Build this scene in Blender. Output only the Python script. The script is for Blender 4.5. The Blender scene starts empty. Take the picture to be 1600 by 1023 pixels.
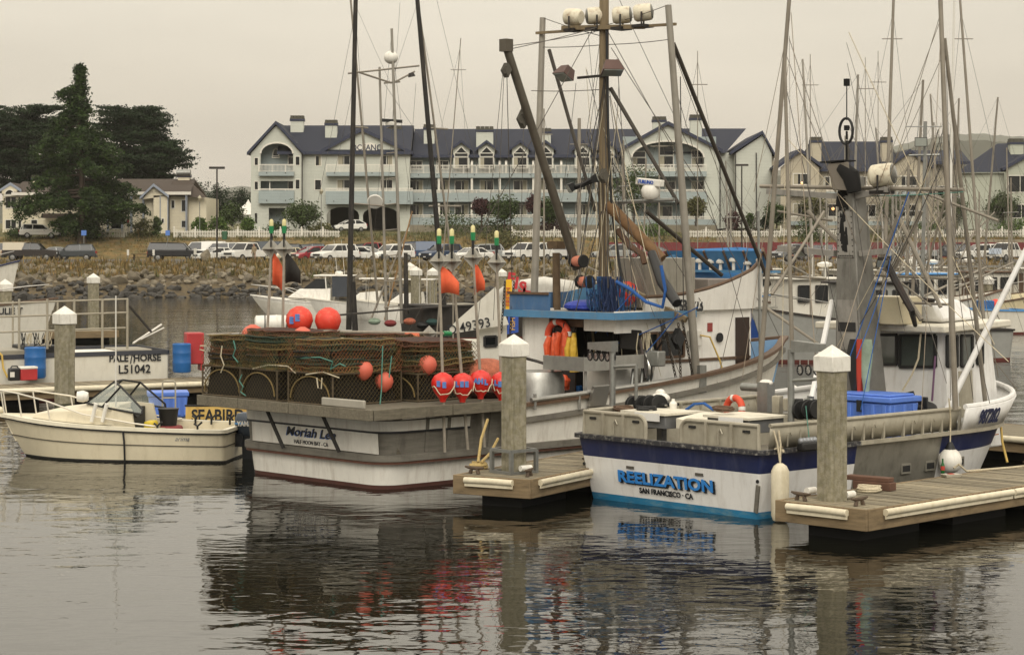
import bpy, math, random
import numpy as np
from math import sin, cos, pi, radians, sqrt, atan2, hypot
from mathutils import Vector, Matrix
sc = bpy.context.scene
COL = sc.collection
RN = random.Random(11)
# ------------------------------------------------------------------ camera, sky, sun, exposure
F, HZ, H = 3200.0, 384.0, 4.25            # focal length in photo pixels, horizon row, eye height (m)
cam_d = bpy.data.cameras.new('camera')
cam = bpy.data.objects.new('camera', cam_d)
COL.objects.link(cam)
sc.camera = cam
cam.location = (0, 0, H)
cam.rotation_euler = (pi / 2, 0, 0)
cam_d.sensor_width = 36
cam_d.lens = 36 * F / 1600
cam_d.shift_y = -(511.5 - HZ) / 1600
cam_d.clip_end = 9000
cam_d.clip_start = 0.5
world = bpy.data.worlds.new('World')
sc.world = world
world.use_nodes = True
wn = world.node_tree
wn.nodes.clear()
def wnode(t, **k):
 n = wn.nodes.new(t)
 for a, b in k.items():
  setattr(n, a, b)
 return n
SUN_EL, SUN_AZ = radians(36), radians(176)      # soft light from behind the camera
wo = wnode('ShaderNodeOutputWorld')
sky = wnode('ShaderNodeTexSky', sky_type='NISHITA', sun_disc=False, sun_elevation=SUN_EL, sun_rotation=SUN_AZ)
b1 = wnode('ShaderNodeBackground'); b1.inputs[1].default_value = 0.06
b2 = wnode('ShaderNodeBackground'); b2.inputs[1].default_value = 1.22
wn.links.new(sky.outputs[0], b1.inputs[0])
tc = wnode('ShaderNodeTexCoord')
sx = wnode('ShaderNodeSeparateXYZ')
wn.links.new(tc.outputs['Generated'], sx.inputs[0])
rmp = wnode('ShaderNodeValToRGB')
cr = rmp.color_ramp
cr.elements[0].position = 0.0; cr.elements[0].color = (0.535, 0.475, 0.39, 1)
cr.elements[1].position = 1.0; cr.elements[1].color = (1.62, 1.50, 1.29, 1)
e = cr.elements.new(0.06); e.color = (0.605, 0.545, 0.448, 1)
e = cr.elements.new(0.14); e.color = (0.745, 0.69, 0.575, 1)
e = cr.elements.new(0.32); e.color = (1.08, 0.99, 0.83, 1)
wn.links.new(sx.outputs[2], rmp.inputs[0])
mpn = wnode('ShaderNodeMapping'); mpn.inputs['Scale'].default_value = (1.4, 1.4, 7.0)
wn.links.new(tc.outputs['Generated'], mpn.inputs[0])
nz = wnode('ShaderNodeTexNoise'); nz.inputs['Scale'].default_value = 2.2; nz.inputs['Detail'].default_value = 5
wn.links.new(mpn.outputs[0], nz.inputs['Vector'])
mr = wnode('ShaderNodeMapRange'); mr.inputs[3].default_value = 0.9; mr.inputs[4].default_value = 1.1
mr.inputs[1].default_value = .3; mr.inputs[2].default_value = .7
wn.links.new(nz.outputs[0], mr.inputs[0])
mul = wnode('ShaderNodeMixRGB', blend_type='MULTIPLY'); mul.inputs[0].default_value = 1
wn.links.new(rmp.outputs[0], mul.inputs[1]); wn.links.new(mr.outputs[0], mul.inputs[2])
wn.links.new(mul.outputs[0], b2.inputs[0])
mxs = wnode('ShaderNodeMixShader'); mxs.inputs[0].default_value = 0.95
wn.links.new(b1.outputs[0], mxs.inputs[1]); wn.links.new(b2.outputs[0], mxs.inputs[2])
wn.links.new(mxs.outputs[0], wo.inputs[0])
sun_d = bpy.data.lights.new('sun', 'SUN')
sun_d.energy = 1.6
sun_d.angle = radians(35)
sun_d.color = (1.0, 0.95, 0.86)
sun = bpy.data.objects.new('sun', sun_d)
COL.objects.link(sun)
# azimuth measured clockwise from +Y: the lamp points away from the sky's sun
sdir = Vector((sin(SUN_AZ) * cos(SUN_EL), cos(SUN_AZ) * cos(SUN_EL), sin(SUN_EL)))
sun.rotation_euler = sdir.to_track_quat('Z', 'Y').to_euler()
sc.view_settings.view_transform = 'Standard'
sc.view_settings.look = 'None'
sc.view_settings.exposure = 0.0
sc.view_settings.gamma = 1
sc.view_settings.use_curve_mapping = False
sc.render.engine = 'CYCLES'
sc.cycles.use_denoising = True
sc.cycles.max_bounces = 8
sc.cycles.transparent_max_bounces = 16
sc.cycles.glossy_bounces = 4
sc.cycles.diffuse_bounces = 3
# ------------------------------------------------------------------ places
def W(px, py, d):                                   # the point at depth d that this sight line meets
 return Vector(((px - 800) / F * d, d, H - (py - HZ) / F * d))
def G(px, py, z=0.0):                               # ... at height z
 d = F * (H - z) / (py - HZ)
 return Vector(((px - 800) / F * d, d, z))
def A(px, d, z=0.0):
 return Vector(((px - 800) / F * d, d, z))
# ------------------------------------------------------------------ materials
def lin(h):
 if not isinstance(h, str):
  return tuple(h)
 h = h.lstrip('#')
 v = [int(h[i:i + 2], 16) / 255 for i in (0, 2, 4)]
 return tuple(((c + .055) / 1.055) ** 2.4 if c > .04045 else c / 12.92 for c in v)
_M = {}
def M(name, col='#808080', rough=.6, metal=0., var=.12, scale=2.5, bump=.15, bscale=25., stain=None, amt=.4, sstr=(1.5, 1.5, .35),
  spec=.5, objcol=False, stretch=(1, 1, 1), rnd=0., coat=0., two=None, trans=0., alpha=1., bdist=.01):
 if name in _M:
  return _M[name]
 m = bpy.data.materials.new(name)
 _M[name] = m
 m.use_nodes = True
 nt = m.node_tree
 N, L = nt.nodes, nt.links
 p = N['Principled BSDF']
 p.inputs['Roughness'].default_value = rough
 p.inputs['Metallic'].default_value = metal
 p.inputs['Specular IOR Level'].default_value = spec
 p.inputs['Coat Weight'].default_value = coat
 p.inputs['Transmission Weight'].default_value = trans
 p.inputs['Alpha'].default_value = alpha
 c = lin(col)
 t = N.new('ShaderNodeTexCoord')
 mp = N.new('ShaderNodeMapping'); mp.inputs['Scale'].default_value = stretch
 L.new(t.outputs['Object'], mp.inputs[0])
 oi = N.new('ShaderNodeObjectInfo')
 vec = mp.outputs[0]
 if rnd:
  ad = N.new('ShaderNodeVectorMath'); ad.operation = 'ADD'
  ms = N.new('ShaderNodeMath'); ms.operation = 'MULTIPLY'; ms.inputs[1].default_value = 37.
  L.new(oi.outputs['Random'], ms.inputs[0]); L.new(mp.outputs[0], ad.inputs[0]); L.new(ms.outputs[0], ad.inputs[1])
  vec = ad.outputs[0]
 n1 = N.new('ShaderNodeTexNoise'); n1.inputs['Scale'].default_value = scale; n1.inputs['Detail'].default_value = 6
 n1.inputs['Roughness'].default_value = .65
 L.new(vec, n1.inputs['Vector'])
 r1 = N.new('ShaderNodeMapRange'); r1.inputs[1].default_value = .3; r1.inputs[2].default_value = .7
 r1.inputs[3].default_value = 1 - var; r1.inputs[4].default_value = 1 + var
 L.new(n1.outputs[0], r1.inputs[0])
 val = r1.outputs[0]
 if rnd:
  r2 = N.new('ShaderNodeMapRange'); r2.inputs[3].default_value = 1 - rnd; r2.inputs[4].default_value = 1 + rnd
  L.new(oi.outputs['Random'], r2.inputs[0])
  mm = N.new('ShaderNodeMath'); mm.operation = 'MULTIPLY'
  L.new(val, mm.inputs[0]); L.new(r2.outputs[0], mm.inputs[1]); val = mm.outputs[0]
 mx = N.new('ShaderNodeMixRGB'); mx.blend_type = 'MULTIPLY'; mx.inputs[0].default_value = 1
 if objcol:
  L.new(oi.outputs['Color'], mx.inputs[1])
 elif two:
  m2 = N.new('ShaderNodeMixRGB'); m2.inputs[1].default_value = (*c, 1); m2.inputs[2].default_value = (*lin(two), 1)
  n2 = N.new('ShaderNodeTexNoise'); n2.inputs['Scale'].default_value = scale * 2.3; n2.inputs['Detail'].default_value = 4
  L.new(vec, n2.inputs['Vector'])
  rr = N.new('ShaderNodeValToRGB'); rr.color_ramp.elements[0].position = .42; rr.color_ramp.elements[1].position = .58
  L.new(n2.outputs[0], rr.inputs[0]); L.new(rr.outputs[0], m2.inputs[0]); L.new(m2.outputs[0], mx.inputs[1])
 else:
  mx.inputs[1].default_value = (*c, 1)
 L.new(val, mx.inputs[2])
 out = mx.outputs[0]
 if stain:
  mp2 = N.new('ShaderNodeMapping'); mp2.inputs['Scale'].default_value = sstr
  L.new(t.outputs['Object'], mp2.inputs[0])
  n3 = N.new('ShaderNodeTexNoise'); n3.inputs['Scale'].default_value = 3.; n3.inputs['Detail'].default_value = 8
  n3.inputs['Roughness'].default_value = .7
  L.new(mp2.outputs[0], n3.inputs['Vector'])
  rs = N.new('ShaderNodeValToRGB'); rs.color_ramp.elements[0].position = .5; rs.color_ramp.elements[1].position = .72
  L.new(n3.outputs[0], rs.inputs[0])
  ma = N.new('ShaderNodeMath'); ma.operation = 'MULTIPLY'; ma.inputs[1].default_value = amt
  L.new(rs.outputs[0], ma.inputs[0])
  ms2 = N.new('ShaderNodeMixRGB'); ms2.inputs[2].default_value = (*lin(stain), 1)
  L.new(ma.outputs[0], ms2.inputs[0]); L.new(out, ms2.inputs[1]); out = ms2.outputs[0]
 L.new(out, p.inputs['Base Color'])
 if bump:
  nb = N.new('ShaderNodeTexNoise'); nb.inputs['Scale'].default_value = bscale; nb.inputs['Detail'].default_value = 4
  L.new(vec, nb.inputs['Vector'])
  bp = N.new('ShaderNodeBump'); bp.inputs['Strength'].default_value = bump; bp.inputs['Distance'].default_value = bdist
  L.new(nb.outputs[0], bp.inputs['Height']); L.new(bp.outputs[0], p.inputs['Normal'])
 return m
# ------------------------------------------------------------------ mesh building
class MB:
 def __init__(s):
  s.v, s.f = [], []
 def add(s, vs, fs):
  o = len(s.v)
  s.v += [tuple(v) for v in vs]
  s.f += [tuple(i + o for i in f) for f in fs]
  return s
 def hexa(s, b, t):                               # bottom ring of 4, top ring of 4
  return s.add(list(b) + list(t), [(3, 2, 1, 0), (4, 5, 6, 7), (0, 1, 5, 4), (1, 2, 6, 5), (2, 3, 7, 6), (3, 0, 4, 7)])
 def bb(s, x0, x1, y0, y1, z0, z1):
  return s.hexa([(x0, y0, z0), (x1, y0, z0), (x1, y1, z0), (x0, y1, z0)], [(x0, y0, z1), (x1, y0, z1), (x1, y1, z1), (x0, y1, z1)])
 def box(s, c, size, rot=(0, 0, 0)):
  m = Matrix.Translation(Vector(c)) @ (Matrix.Rotation(rot[2], 4, 'Z') @ Matrix.Rotation(rot[1], 4, 'Y') @ Matrix.Rotation(rot[0], 4, 'X'))
  x, y, z = size[0] / 2, size[1] / 2, size[2] / 2
  P = [m @ Vector(p) for p in ((-x, -y, -z), (x, -y, -z), (x, y, -z), (-x, y, -z), (-x, -y, z), (x, -y, z), (x, y, z), (-x, y, z))]
  return s.hexa(P[:4], P[4:])
 def bar(s, p, q, w, h=None, up=(0, 0, 1)):      # a rectangular bar between two points
  p, q = Vector(p), Vector(q); h = w if h is None else h
  d = (q - p).normalized(); u = Vector(up)
  if abs(d.dot(u)) > .98: u = Vector((1, 0, 0))
  a = d.cross(u).normalized() * w / 2; b = a.cross(d).normalized() * h / 2
  return s.hexa([p - a - b, p + a - b, q + a - b, q - a - b], [p - a + b, p + a + b, q + a + b, q - a + b])
 def tube(s, p, q, r, r2=None, n=8, caps=True):
  return s.path([p, q], [r, r if r2 is None else r2], n, caps)
 def path(s, pts, r, n=6, caps=True, closed=False):
  pts = [Vector(p) for p in pts]
  k = len(pts)
  rs = r if isinstance(r, (list, tuple)) else [r] * k
  d0 = (pts[1] - pts[0])
  u = Vector((0, 0, 1)) if abs(d0.normalized().z) < .95 else Vector((1, 0, 0))
  o = len(s.v)
  for i, p in enumerate(pts):
   if closed: d = pts[(i + 1) % k] - pts[i - 1]
   else: d = pts[min(i + 1, k - 1)] - pts[max(i - 1, 0)]
   if d.length < 1e-9: d = Vector((0, 0, 1))
   d.normalize()
   a = d.cross(u)
   if a.length < 1e-3: a = d.cross(Vector((.3, .9, .1)))
   a.normalize(); b = a.cross(d).normalized(); u = b
   for j in range(n):
    t = 2 * pi * j / n
    s.v.append(tuple(p + (a * cos(t) + b * sin(t)) * rs[i]))
  kk = k if closed else k - 1
  for i in range(kk):
   i2 = (i + 1) % k
   for j in range(n):
    j2 = (j + 1) % n
    s.f.append((o + i * n + j, o + i * n + j2, o + i2 * n + j2, o + i2 * n + j))
  if caps and not closed:
   s.f.append(tuple(o + j for j in reversed(range(n))))
   s.f.append(tuple(o + (k - 1) * n + j for j in range(n)))
  return s
 def lathe(s, prof, n=16, c=(0, 0, 0), axis=None):    # prof: (r, z) pairs; axis: a direction for +z
  q = Vector(axis).normalized().to_track_quat('Z', 'Y').to_matrix() if axis is not None else Matrix.Identity(3)
  c = Vector(c); o = len(s.v); k = len(prof)
  for r, z in prof:
   for j in range(n):
    t = 2 * pi * j / n
    s.v.append(tuple(c + q @ Vector((r * cos(t), r * sin(t), z))))
  for i in range(k - 1):
   for j in range(n):
    j2 = (j + 1) % n
    s.f.append((o + i * n + j, o + i * n + j2, o + (i + 1) * n + j2, o + (i + 1) * n + j))
  s.f.append(tuple(o + j for j in reversed(range(n))))
  s.f.append(tuple(o + (k - 1) * n + j for j in range(n)))
  return s
 def ball(s, c, r, n=14, m=9):
  rx, ry, rz = r if isinstance(r, (tuple, list)) else (r, r, r)
  o = len(s.v); c = Vector(c)
  for i in range(1, m):
   a = -pi / 2 + pi * i / m
   for j in range(n):
    t = 2 * pi * j / n
    s.v.append((c.x + rx * cos(a) * cos(t), c.y + ry * cos(a) * sin(t), c.z + rz * sin(a)))
  s.v.append((c.x, c.y, c.z - rz)); s.v.append((c.x, c.y, c.z + rz))
  for i in range(m - 2):
   for j in range(n):
    j2 = (j + 1) % n
    s.f.append((o + i * n + j, o + i * n + j2, o + (i + 1) * n + j2, o + (i + 1) * n + j))
  b, t = o + (m - 1) * n, o + (m - 1) * n + 1
  for j in range(n):
   j2 = (j + 1) % n
   s.f.append((b, o + j2, o + j)); s.f.append((t, o + (m - 2) * n + j, o + (m - 2) * n + j2))
  return s
 def prism(s, poly, fn0, fn1):                    # poly of 2-D points, mapped by two functions to its two faces
  n = len(poly)
  a = [fn0(*p) for p in poly]; b = [fn1(*p) for p in poly]
  return s.add(a + b, [tuple(reversed(range(n))), tuple(range(n, 2 * n))] + [(i, (i + 1) % n, n + (i + 1) % n, n + i) for i in range(n)])
 def xz(s, poly, y0, y1):                         # a polygon in x-z pushed from y0 to y1
  return s.prism(poly, lambda x, z: (x, y0, z), lambda x, z: (x, y1, z))
 def yz(s, poly, x0, x1):
  return s.prism(poly, lambda y, z: (x0, y, z), lambda y, z: (x1, y, z))
 def xy(s, poly, z0, z1):
  return s.prism(poly, lambda x, y: (x, y, z0), lambda x, y: (x, y, z1))
 def grid(s, rows, wrap=False):
  o = len(s.v); k = len(rows[0])
  for r in rows:
   s.v += [tuple(p) for p in r]
  for i in range(len(rows) - 1):
   for j in range(k if wrap else k - 1):
    j2 = (j + 1) % k
    s.f.append((o + i * k + j, o + i * k + j2, o + (i + 1) * k + j2, o + (i + 1) * k + j))
  return s
 def mesh(s, name, mat, ang=.7):
  me = bpy.data.meshes.new(name)
  me.from_pydata(s.v, [], s.f)
  me.materials.append(mat)
  if ang:
   me.polygons.foreach_set('use_smooth', [True] * len(me.polygons))
   me.set_sharp_from_angle(angle=ang)
  me.update()
  return me
 def build(s, name, mat, parent=None, bevel=0, ang=.7, fix=False):
  me = s.mesh(name, mat, ang)
  if fix:
   import bmesh
   bm = bmesh.new(); bm.from_mesh(me); bmesh.ops.recalc_face_normals(bm, faces=bm.faces); bm.to_mesh(me); bm.free()
  o = link(name, me, parent)
  if bevel:
   b = o.modifiers.new('bevel', 'BEVEL'); b.width = bevel; b.segments = 2; b.limit_method = 'ANGLE'; b.angle_limit = .6
  return o
def link(name, data, parent=None):
 o = bpy.data.objects.new(name, data)
 COL.objects.link(o)
 if parent is not None:
  o.parent = parent
 return o
def tag(o, label, cat, group=None):
 o['label'] = label; o['category'] = cat
 if group: o['group'] = group
 return o
def thing(name, label, cat, loc=(0, 0, 0), rz=0., group=None):
 o = link(name, None)
 o.location = loc; o.rotation_euler = (0, 0, rz)
 o.empty_display_size = .2
 return tag(o, label, cat, group)
def structure(o):
 o['kind'] = 'structure'; return o
def stuff(o):
 o['kind'] = 'stuff'; return o
def dup(root, loc, rz=None, label=None, group=None, color=None):
 r = root.copy(); COL.objects.link(r); r.location = loc
 if rz is not None: r.rotation_euler = (0, 0, rz)
 if label: r['label'] = label
 if group: r['group'] = group
 for ch in list(root.children):
  c = ch.copy(); COL.objects.link(c); c.parent = r
  if color: c.color = (*color, 1)
  for g in ch.children:
   d = g.copy(); COL.objects.link(d); d.parent = c
 return r
def text(name, s, size, o, right, up, mat, parent=None, bold=0., shear=0., align='CENTER', depth=.004, sx=1., space=1.):
 cu = bpy.data.curves.new(name, 'FONT')
 cu.body = s; cu.size = size; cu.extrude = depth; cu.offset = bold; cu.shear = shear; cu.align_x = align; cu.align_y = 'CENTER'; cu.space_character = space
 cu.resolution_u = 3
 t = bpy.data.objects.new(name, cu); COL.objects.link(t)
 bpy.context.view_layer.update()
 me = bpy.data.meshes.new_from_object(t.evaluated_get(bpy.context.evaluated_depsgraph_get()))
 bpy.data.objects.remove(t)
 me.materials.clear(); me.materials.append(mat)
 ob = link(name, me, parent)
 r = Vector(right).normalized(); u = Vector(up); u = (u - r * u.dot(r)).normalized(); n = r.cross(u)
 m = Matrix((r * sx, u, n)).transposed().to_4x4(); m.translation = Vector(o)
 ob.matrix_local = m
 return ob
def sag(p, q, drop, n=10):
 p, q = Vector(p), Vector(q)
 return [p.lerp(q, i / n) - Vector((0, 0, drop * 4 * (i / n) * (1 - i / n))) for i in range(n + 1)]
# ------------------------------------------------------------------ materials used in many places
WHITE = M('white_paint', '#dbd8cf', .45, var=.07, stain='#7a5f42', amt=.34, sstr=(2, 2, .3))
CREAM = M('cream_gelcoat', '#d2c8ae', .35, var=.06, stain='#8a7850', amt=.25)
OFFWHITE = M('offwhite_trim', '#cfccc4', .55, var=.06)
GREYMET = M('galvanised_metal', '#8b8c88', .45, .7, var=.15, scale=8, stain='#5d5148', amt=.3)
ALU = M('aluminium', '#a5a49f', .42, .75, var=.1, scale=6, stain='#59544c', amt=.35)
STEEL = M('stainless_steel', '#b5b3ae', .3, .9, var=.08)
DARKMET = M('dark_metal', '#2d2a28', .55, .4, var=.2, stain='#5a3c2a', amt=.35)
BLACK = M('black_rubber', '#161616', .6, var=.2)
BLACKPL = M('black_plastic', '#1c1c1d', .4, var=.1)
ROPEG = M('teal_rope', '#4f7f72', .9, var=.3, scale=40)
ROPEY = M('yellow_hose', '#c2a352', .6, var=.2)
ROPEW = M('pale_rope', '#b9ae95', .9, var=.25, scale=40, bump=.6, bscale=120)
ROPEB = M('blue_rope', '#1f4f8f', .85, var=.25, scale=40)
WIRE = M('rigging_wire', '#5c5750', .55, .4, var=.2)
WIRED = M('dark_rigging', '#2f2b27', .7, var=.2)
WOODW = M('weathered_wood', '#655f51', .85, var=.32, scale=4, stretch=(1, 6, 6), bump=.5, bscale=18, stain='#413930', amt=.5, rnd=.12)
WOODG = M('grey_hull_planking', '#6d6960', .8, var=.22, scale=3, stretch=(.6, .6, 5), bump=.3, stain='#35302a', amt=.5)
WOODB = M('brown_wood', '#5a4534', .7, var=.25, scale=4, stretch=(4, 4, 1), bump=.3)
WOODP = M('pole_wood', '#77684f', .75, var=.2, scale=3, stretch=(5, 5, .5), bump=.3, stain='#3c342a', amt=.5)
GLASS = M('dark_window_glass', '#171b1d', .08, var=.05, bump=0, spec=.45)
BLUE = M('blue_plastic', '#5479cc', .45, var=.08, stain='#2a3f74', amt=.3)
BLUEB = M('blue_barrel_plastic', '#1f5b98', .42, var=.1)
ORANGE = M('orange_float', '#cf3a28', .55, var=.16, stain='#b58a72', amt=.35, sstr=(3, 3, 3))
RED = M('red_plastic', '#a32a2c', .5, var=.12)
INK = M('black_lettering', '#15171c', .5, var=.02, bump=0)
NAVY = M('navy_paint', '#18224a', .4, var=.15, stain='#6c6f7c', amt=.22)
BLUEPAINT = M('blue_paint', '#4d8ac4', .45, var=.1, stain='#3a5a78', amt=.3)
RUST = M('rust_brown', '#5b3b2e', .8, var=.25, scale=8)
# ------------------------------------------------------------------ water
def water_material():
 m = bpy.data.materials.new('harbour_water'); m.use_nodes = True
 N, L = m.node_tree.nodes, m.node_tree.links
 p = N['Principled BSDF']
 p.inputs['Base Color'].default_value = (.007, .007, .005, 1)
 p.inputs['Roughness'].default_value = .015
 p.inputs['IOR'].default_value = 1.45
 t = N.new('ShaderNodeTexCoord')
 def noise(scale, rot, det, stretch, dist=0.):
  mp = N.new('ShaderNodeMapping'); mp.inputs['Scale'].default_value = stretch; mp.inputs['Rotation'].default_value = (0, 0, rot)
  L.new(t.outputs['Object'], mp.inputs[0])
  n = N.new('ShaderNodeTexNoise'); n.inputs['Scale'].default_value = scale; n.inputs['Detail'].default_value = det
  n.inputs['Roughness'].default_value = .5; n.inputs['Distortion'].default_value = dist
  L.new(mp.outputs[0], n.inputs['Vector']); return n.outputs[0]
 a = noise(1.15, .25, 2., (.75, 1.25, 1), .3)
 b = noise(4.2, -.3, 2., (.7, 1.3, 1), .4)
 c = noise(.33, .1, 1., (1, 1, 1))
 gusts = noise(.09, .15, 2., (.6, 1.6, 1))
 g = N.new('ShaderNodeMapRange'); g.inputs[1].default_value = .35; g.inputs[2].default_value = .65; g.inputs[3].default_value = .35; g.inputs[4].default_value = 1.1
 L.new(gusts, g.inputs[0])
 def mth(op, x, y):
  n = N.new('ShaderNodeMath'); n.operation = op
  for i, q in enumerate((x, y)):
   if isinstance(q, float): n.inputs[i].default_value = q
   else: L.new(q, n.inputs[i])
  return n.outputs[0]
 small = mth('MULTIPLY', mth('MULTIPLY', b, .028), g.outputs[0])
 tot = mth('ADD', mth('ADD', mth('MULTIPLY', a, .085), small), mth('MULTIPLY', c, .11))
 bp = N.new('ShaderNodeBump'); bp.inputs['Strength'].default_value = 1.0; bp.inputs['Distance'].default_value = .2
 L.new(tot, bp.inputs['Height']); L.new(bp.outputs[0], p.inputs['Normal'])
 return m
WATER = water_material()
structure(MB().grid([[(-700, -60, 0), (700, -60, 0)], [(-700, 190, 0), (700, 190, 0)]]).build('water', WATER))
# ------------------------------------------------------------------ terrain
SOIL = M('bank_soil', '#453b2b', .95, var=.3, scale=1.2, two='#574a30', bump=.8, bscale=6, bdist=.1)
ASPH = M('asphalt', '#4b4844', .9, var=.15, scale=.6, bump=.2)
DRY = M('dry_grass_ground', '#6f5a33', .95, var=.35, scale=.5, two='#57502e', bump=.8, bscale=5, bdist=.15)
LAWN = M('lawn', '#4a4c2a', .95, var=.3, scale=.4, two='#5f5632', bump=.6, bscale=5, bdist=.1)
def ground_z(y):
 P = [(100, -2.5), (164, -1.2), (168, -.1), (172, 1.0), (178, 2.2), (182, 2.6), (236, 2.7), (243, 4.1), (251, 5.3), (258, 5.9), (270, 6.4), (420, 8), (900, 14), (3000, 24)]
 for (a, b), (c, d) in zip(P, P[1:]):
  if y <= c: return b + (d - b) * (y - a) / (c - a)
 return P[-1][1]
def sheet(name, ys, x0, x1, nx, mat, wob=0.):
 r = random.Random(3)
 rows = []
 for i, y in enumerate(ys):
  rows.append([(x0 + (x1 - x0) * j / nx, y, ground_z(y) + (wob * r.uniform(-1, 1) if 0 < i < len(ys) - 1 else 0)) for j in range(nx + 1)])
 return structure(MB().grid(rows).build(name, mat))
sheet('seabed', [-60, 100, 164], -700, 700, 2, SOIL)
bank = sheet('riprap_bank', [164, 166, 168, 170, 172, 174, 176, 178, 180, 182], -120, 120, 160, SOIL, .12)
sheet('parking_lot', [182, 200, 236], -700, 700, 2, ASPH)
slope = sheet('grass_slope', [236, 238, 240, 243, 246, 248.5, 251], -260, 260, 200, DRY, .09)
sheet('upper_ground', [251, 258, 270, 420, 900, 3000], -1600, 1600, 6, LAWN)
# rocks of the riprap bank: 300 of them parts of the bank, the rest joined
def rock_mesh(seed, mat, n=1):
 import bmesh
 r = random.Random(seed)
 bm = bmesh.new(); bmesh.ops.create_icosphere(bm, subdivisions=n + 1, radius=.5)
 ax = [Vector((r.uniform(-1, 1), r.uniform(-1, 1), r.uniform(-1, 1))).normalized() for _ in range(9)]
 dd = [r.uniform(.2, .4) for _ in ax]
 for v in bm.verts:
  for a, d in zip(ax, dd):
   k = v.co.dot(a)
   if k > d: v.co -= a * (k - d) * .9
 me = bpy.data.meshes.new('rock'); bm.to_mesh(me); bm.free()
 me.materials.append(mat)
 return me
ROCKL = M('pale_rock', '#696152', .9, var=.3, scale=2.5, bump=.6, bscale=9, bdist=.06, rnd=.35, stain='#4a4438', amt=.5, sstr=(1, 1, 1))
ROCKD = M('wet_dark_rock', '#2c2924', .7, var=.3, scale=2.5, bump=.6, bscale=9, bdist=.06, rnd=.3)
RKS = [rock_mesh(i, ROCKL) for i in range(7)]
RKD = [rock_mesh(50 + i, ROCKD) for i in range(5)]
r = random.Random(5)
spots = []
for i in range(3600):
 y = 165.5 + 15.0 * r.random() ** 1.15
 px = r.uniform(-30, 1640)
 if r.random() < .3 and px > 700: continue
 z = ground_z(y)
 dark = z < .75 + r.uniform(-.25, .25)
 if not dark and r.random() < .45: continue
 sz = r.uniform(.35, .85) * (1.1 if not dark else 1.05) * (1.7 if r.random() < .08 else 1)
 spots.append((sz, A(px, y, z + sz * .12), dark, r.random() * 6.28, (r.uniform(.9, 1.5), r.uniform(.8, 1.1), r.uniform(.6, .95))))
spots.sort(key=lambda q: -q[0] * (1 if -10 < 800 + F * q[1].x / q[1].y < 720 or 1200 < 800 + F * q[1].x / q[1].y < 1330 else .45))
for sz, p, dark, a, sh in spots[:300]:
 o = link('rock', r.choice(RKD if dark else RKS), bank)
 o.location = p; o.rotation_euler = (r.uniform(-.4, .4), r.uniform(-.4, .4), a); o.scale = tuple(sz * k for k in sh)
for dk, mat, src in ((False, ROCKL, RKS), (True, ROCKD, RKD)):
 mb = MB()
 for sz, p, dark, a, sh in spots[300:]:
  if dark != dk: continue
  me = r.choice(src); m = Matrix.Rotation(a, 3, 'Z')
  mb.add([p + m @ Vector((v.co.x * sz * sh[0], v.co.y * sz * sh[1], v.co.z * sz * sh[2])) for v in me.vertices], [tuple(q.vertices) for q in me.polygons])
 stuff(mb.build('small_rock', mat, bank, ang=0))
# dry grass and weeds on the bank and the slope
def tufts(name, spots, mat, parent=None, hgt=.5, blades=9, spread=.35, lean=.5, wd=.05):
 r = random.Random(hash(name) % 1000 if False else len(name))
 v, f = [], []
 for p, k in spots:
  for _ in range(blades):
   a = r.random() * 6.28; h = hgt * k * r.uniform(.5, 1.2)
   b = Vector(p) + Vector((r.gauss(0, spread * k * .6), r.gauss(0, spread * k * .6), -.05))
   w = Vector((cos(a + 1.57), sin(a + 1.57), 0)) * wd * k
   tip = b + Vector((cos(a) * lean * h, sin(a) * lean * h, h))
   i = len(v); v += [tuple(b - w), tuple(b + w), tuple(tip)]; f.append((i, i + 1, i + 2))
 mb = MB(); mb.v, mb.f = v, f
 return stuff(mb.build(name, mat, parent, ang=0))
STRAW = M('straw', '#7d663b', .9, var=.4, scale=.8, bump=0, two='#5f5632')
WEED = M('weeds', '#454a28', .9, var=.35, scale=.8, bump=0, two='#5c5733')
def gspots(n, ya, yb, xa, xb, ka=.6, kb=1.3):
 out = []
 for _ in range(n):
  y = r.uniform(ya, yb); out.append((A(r.uniform(xa, xb), y, ground_z(y)), r.uniform(ka, kb)))
 return out
tufts('dry_grass', gspots(1000, 175, 183.5, -20, 760) + gspots(450, 175, 183, 760, 1620), STRAW, hgt=.7)
tufts('weeds', gspots(350, 174, 183, -20, 1620), WEED, hgt=.6)
tufts('slope_grass', gspots(2600, 237, 252, -20, 1620, .5, 1.0), STRAW, hgt=.45)
tufts('verge_weeds', gspots(900, 247, 256, -20, 1620, .6, 1.3), WEED, hgt=.6)
# low kerb painted red along the near edge of the lot, and its wheel stops
KERBR = M('red_kerb_paint', '#a04038', .8, var=.2)
for x0, x1 in ((50, 112), (157, 181), (205, 245)):
 structure(MB().bb(A(x0, 184).x, A(x1, 184).x, 184, 184.25, 2.6, 2.74).build('kerb', KERBR))
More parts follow.
